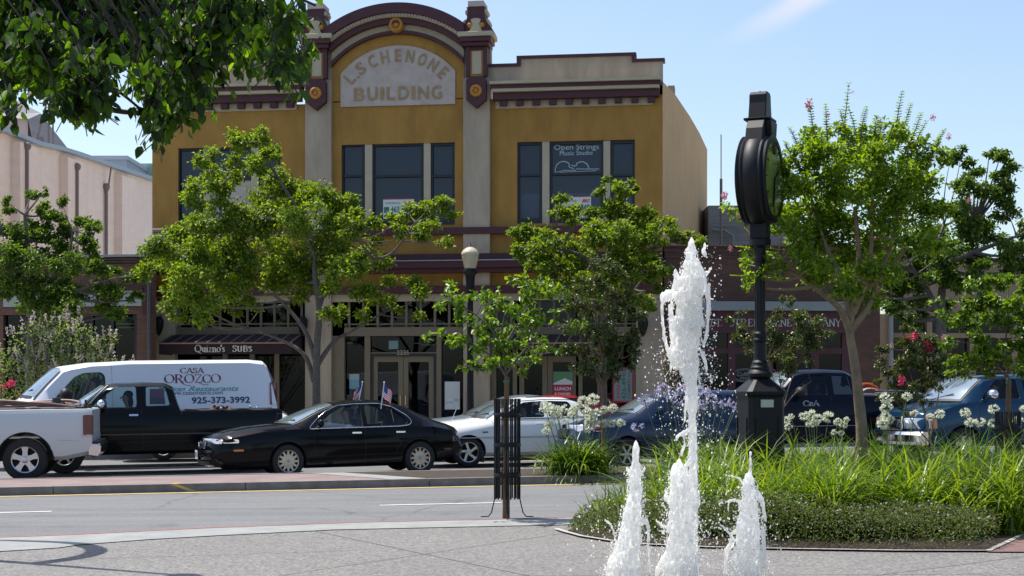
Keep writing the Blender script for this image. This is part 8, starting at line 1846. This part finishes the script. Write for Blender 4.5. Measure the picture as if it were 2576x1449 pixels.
def jet(label, u0, D, prof, strands=(), drops=0, spread=1.0, fill=1.0, dropbox=None):
    """prof: (v, centre u, half width px, fill) down the jet"""
    bx = (u0 - 1288) / F * D; base = Vector((bx, D, gz(bx))); px = D / F; zz = lambda v: CZ + (V0 - v) * px - base.z; xx = lambda u: (u - u0) * px
    e = empty('fountain_jet', base, 0, label, 'fountain jet', 'fountain jets of the plaza'); P, Q = [], []
    vs = [p[0] for p in prof]; v0, v1 = vs[0], vs[-1]
    v = v0
    while v < v1:
        c = np.interp(v, vs, [p[1] for p in prof]); h0 = np.interp(v, vs, [p[2] for p in prof]); h = h0 if h0 < 14 else 14 + (h0 - 14) * .80; fl = np.interp(v, vs, [p[3] for p in prof])
        k = int(max(2, fl * fill * (h / 7) ** 1.25 * 2.0)); rr = min(h * .9, 5 + 4.5 * rng.random()) if h > 6 else h * .9
        for _ in range(k):
            a = rng.uniform(0, 6.283); q = math.sqrt(rng.random()) * max(0, h - rr * .6); r_ = rr * rng.uniform(.35, 1.0)
            P.append((xx(c + q * math.cos(a)), q * math.sin(a) * px * .8, zz(v + rng.uniform(-3, 3)))); Q.append(r_ * px)
        v += 3.2
    for _ in range(int((v1 - v0) / 5)):
        va = rng.uniform(v0 + 20, v1 - 20); h = np.interp(va, vs, [p[2] for p in prof]); c = np.interp(va, vs, [p[1] for p in prof])
        if h < 14: continue
        q = rng.uniform(-1.12, 1.12) * h; yy = rng.uniform(-.9, .9) * h * px; L_ = rng.uniform(14, 46); dx = rng.normal(0, .10) + q / h * .12; r_ = rng.uniform(1.1, 3.0); m_ = int(L_ / 1.6)
        for i in range(m_):
            t = i / m_; P.append((xx(c + q + dx * L_ * t + 1.2 * math.sin(9 * t + va)), yy, zz(va + L_ * t))); Q.append(r_ * (1 - .6 * t) * rng.uniform(.7, 1.2) * px)
    for st, r0, r1 in strands:
        pts = dense([tuple(p) for p in st], 2.2, False); L = len(pts); y = rng.uniform(-8, 8) * px
        for i, (uu, vv) in enumerate(pts): P.append((xx(uu + rng.normal(0, .7)), y, zz(vv + rng.normal(0, .7)))); Q.append((r0 + (r1 - r0) * i / L) * rng.uniform(.6, 1.15) * px)
    me = remesh(balls(P, Q, 'w', wm, np.tile([[.9, .9, 2.3]], (len(P), 1))), .0048, 'water_column'); obj('water_column', me, e)
    if drops:
        Pd, Rd = [], []
        for _ in range(900):
            va = rng.uniform(v0 + 10, v1); h = np.interp(va, vs, [p[2] for p in prof]); c = np.interp(va, vs, [p[1] for p in prof])
            if h < 12: continue
            q = (1 if rng.random() < .5 else -1) * h * (.75 + abs(rng.normal(0, .28))); Pd.append((xx(c + q), rng.normal(0, .5) * h * px, zz(va))); Rd.append((.6 + 1.7 * rng.random() ** 3) * px)
        for (ua, ub, va, vb, n, smin, smax) in dropbox:
            uu = rng.normal((ua + ub) / 2, (ub - ua) / 3.2, n); vv = rng.uniform(va, vb, n); rr = smin * .8 + (smax - smin) * .8 * rng.random(n) ** 3.5
            for a, b, c in zip(uu, vv, rr): Pd.append((xx(a), rng.normal(0, .12), zz(b))); Rd.append(c * px)
        k = [i for i, p in enumerate(Pd) if p[2] > .02]; Pd = np.array(Pd)[k]; Rd = np.array(Rd)[k]
        tag(obj('droplets', balls(Pd, Rd, 'droplets', wm, np.stack([np.ones(len(Pd)), np.ones(len(Pd)), rng.uniform(.9, 1.7, len(Pd))], 1)), e), kind='stuff')
    return e
jet('tallest water jet with a ragged plume rising before the brick storefront', 1740, 10.9,
 [(614,1739,9,1),(622,1739,13,1.3),(645,1738,17,.9),(670,1736,22,.55),(690,1740,32,.5),(705,1738,40,.55),(730,1736,46,.5),(752,1734,46,.55),(780,1732,42,.6),(810,1730,46,.55),(840,1726,48,.65),(870,1720,46,.9),(895,1722,48,1.0),(915,1725,40,1.0),(930,1733,28,1.1),(950,1737,21,1.2),(975,1742,16,1.3),(1000,1744,14,1.4),(1040,1740,12,1.5),(1080,1743,12,1.5),(1120,1742,12,1.5),(1200,1744,12,1.4),(1300,1742,14,1.4),(1460,1740,16,1.4),(1500,1740,18,1.4)],
 [([(1700,700),(1690,745),(1672,750),(1664,765),(1666,800),(1672,860)],6,4),([(1710,745),(1680,742),(1664,750)],7,6),([(1684,770),(1686,820),(1690,870)],4,3),([(1776,640),(1768,632),(1774,620)],4,5),([(1755,660),(1772,700),(1782,760),(1780,830),(1770,870)],6,4),([(1760,690),(1776,690),(1786,680)],4,3),([(1765,890),(1775,910),(1778,935)],5,3),([(1690,900),(1686,930)],5,3),([(1742,975),(1725,1010),(1722,1060)],5,3),([(1742,1070),(1728,1085),(1708,1095),(1700,1105)],3,4),([(1718,1085),(1722,1120),(1714,1140)],2.5,4),([(1704,730),(1702,712)],4,3),([(1700,690),(1712,720),(1706,770),(1712,830)],6,4),([(1782,720),(1784,780),(1776,850)],5,4),([(1690,760),(1694,830),(1690,900)],4,4),([(1768,700),(1760,760),(1768,820)],5,4),([(1672,850),(1682,890),(1694,910)],5,5)],
 drops=1, dropbox=[(1640,1720,870,1010,330,.7,2.4),(1760,1812,620,860,130,.8,4),(1670,1830,940,1130,460,.8,3.2),(1700,1800,900,980,160,.8,3),(1650,1830,1130,1400,420,.7,2.8),(1760,1800,860,960,90,.8,3),(1640,1700,700,900,40,.8,2.6)])
jet('thick low central jet boiling at the foot of the tallest jet', 1712, 10.75,
 [(1160,1708,5,1),(1172,1706,13,1.1),(1190,1708,26,1.1),(1220,1714,36,1.1),(1260,1712,38,1.2),(1300,1712,38,1.2),(1340,1712,40,1.15),(1380,1712,44,1.1),(1420,1712,52,1.0),(1470,1712,62,1.0),(1500,1712,66,1)],
 [([(1690,1330),(1668,1325),(1650,1308)],3.5,2),([(1722,1175),(1732,1162)],5,4),([(1685,1260),(1672,1250),(1676,1240)],5,4),([(1675,1400),(1655,1430),(1650,1460)],7,5),([(1750,1280),(1758,1262),(1756,1240)],5,4)],
 drops=1, dropbox=[(1640,1790,1280,1460,320,.8,3),(1660,1700,1180,1330,60,.8,3),(1740,1840,1300,1460,170,.8,3)])
jet('left small jet with a rounded bulb-like tip', 1588, 10.7,
 [(1120,1599,5,1.4),(1128,1599,10,1.5),(1145,1599,9,1.5),(1165,1599,10,1.2),(1185,1598,19,1.0),(1210,1597,19,1.1),(1225,1599,14,1.3),(1240,1598,20,1.4),(1270,1596,24,1.3),(1310,1590,30,1.1),(1350,1584,36,1.0),(1390,1578,42,1.0),(1430,1572,48,1),(1480,1568,56,1),(1500,1568,58,1)],
 [([(1612,1310),(1626,1312),(1632,1330),(1631,1370),(1634,1420)],5,3.5),([(1560,1390),(1550,1370),(1546,1345),(1538,1320),(1522,1308)],4,2),([(1577,1330),(1572,1312),(1566,1306)],4,3),([(1615,1190),(1622,1180)],4,3),([(1585,1190),(1578,1180)],4,3),([(1545,1400),(1532,1420),(1528,1460)],6,5)],
 drops=1, dropbox=[(1460,1540,1240,1420,46,.9,4.5),(1500,1660,1300,1460,300,.8,3.2),(1480,1700,1180,1330,50,.8,2.4)])
jet('right small jet with a thin spike tip and side splashes', 1882, 10.8,
 [(1136,1888,3.5,1.3),(1150,1888,4.5,1.4),(1180,1887,4.5,1.4),(1192,1886,7,1.4),(1205,1884,13,1.4),(1225,1884,17,1.3),(1250,1886,24,1.2),(1290,1884,30,1.1),(1330,1882,36,1.05),(1370,1880,40,1),(1420,1878,46,1),(1480,1874,54,1),(1500,1874,56,1)],
 [([(1872,1220),(1862,1205),(1850,1200),(1832,1196),(1820,1188)],3,1.6),([(1870,1270),(1850,1258),(1830,1262),(1812,1266)],3,2),([(1836,1256),(1832,1275),(1834,1284)],2.4,3),([(1850,1335),(1836,1345),(1824,1330),(1810,1318)],3.5,2),([(1905,1240),(1918,1260),(1922,1290),(1926,1310)],6,4),([(1918,1330),(1922,1380),(1914,1430)],6,5),([(1845,1360),(1828,1390),(1826,1440)],7,5)],
 drops=1, dropbox=[(1800,1870,1180,1360,90,.8,3.5),(1800,1970,1340,1460,280,.8,3),(1900,1960,1250,1380,60,.8,2.6)])

# ================================================================== unseen pole added past the left edge, shaped to cast a shadow into frame
bx = -5.24; by = 13.9; e = empty('street_lamp', (bx, by, gz(bx)), 0, 'unseen dark pole with a thick curved arm, added outside the left edge for its shadow', 'street lamp')
mb = MB(); mb.tube([(0, 0, 0), (0, 0, 3.0), (0, 0, 6.4)], [.08, .05, .035], 10); mb.build('post', blackmetal, e, smooth=50)
mb = MB(); mb.tube(bez(Vector((0, 0, 2.6)), Vector((.35, .9, 3.3)), Vector((-.2, 1.7, 3.1)), 8) + bez(Vector((-.25, 1.75, 3.1)), Vector((-.8, 2.3, 3.0)), Vector((-4.2, 2.7, 2.9)), 8), [.10] * 9 + [.09, .08, .07, .06, .05, .04, .04, .03, .03], 10); mb.build('arm', blackmetal, e, smooth=50)
mb = MB(); mb.ball((.0, 0, 6.45), .14, 10, (1, 1, 1.4)); mb.build('pole_cap', blackmetal, e, smooth=60)
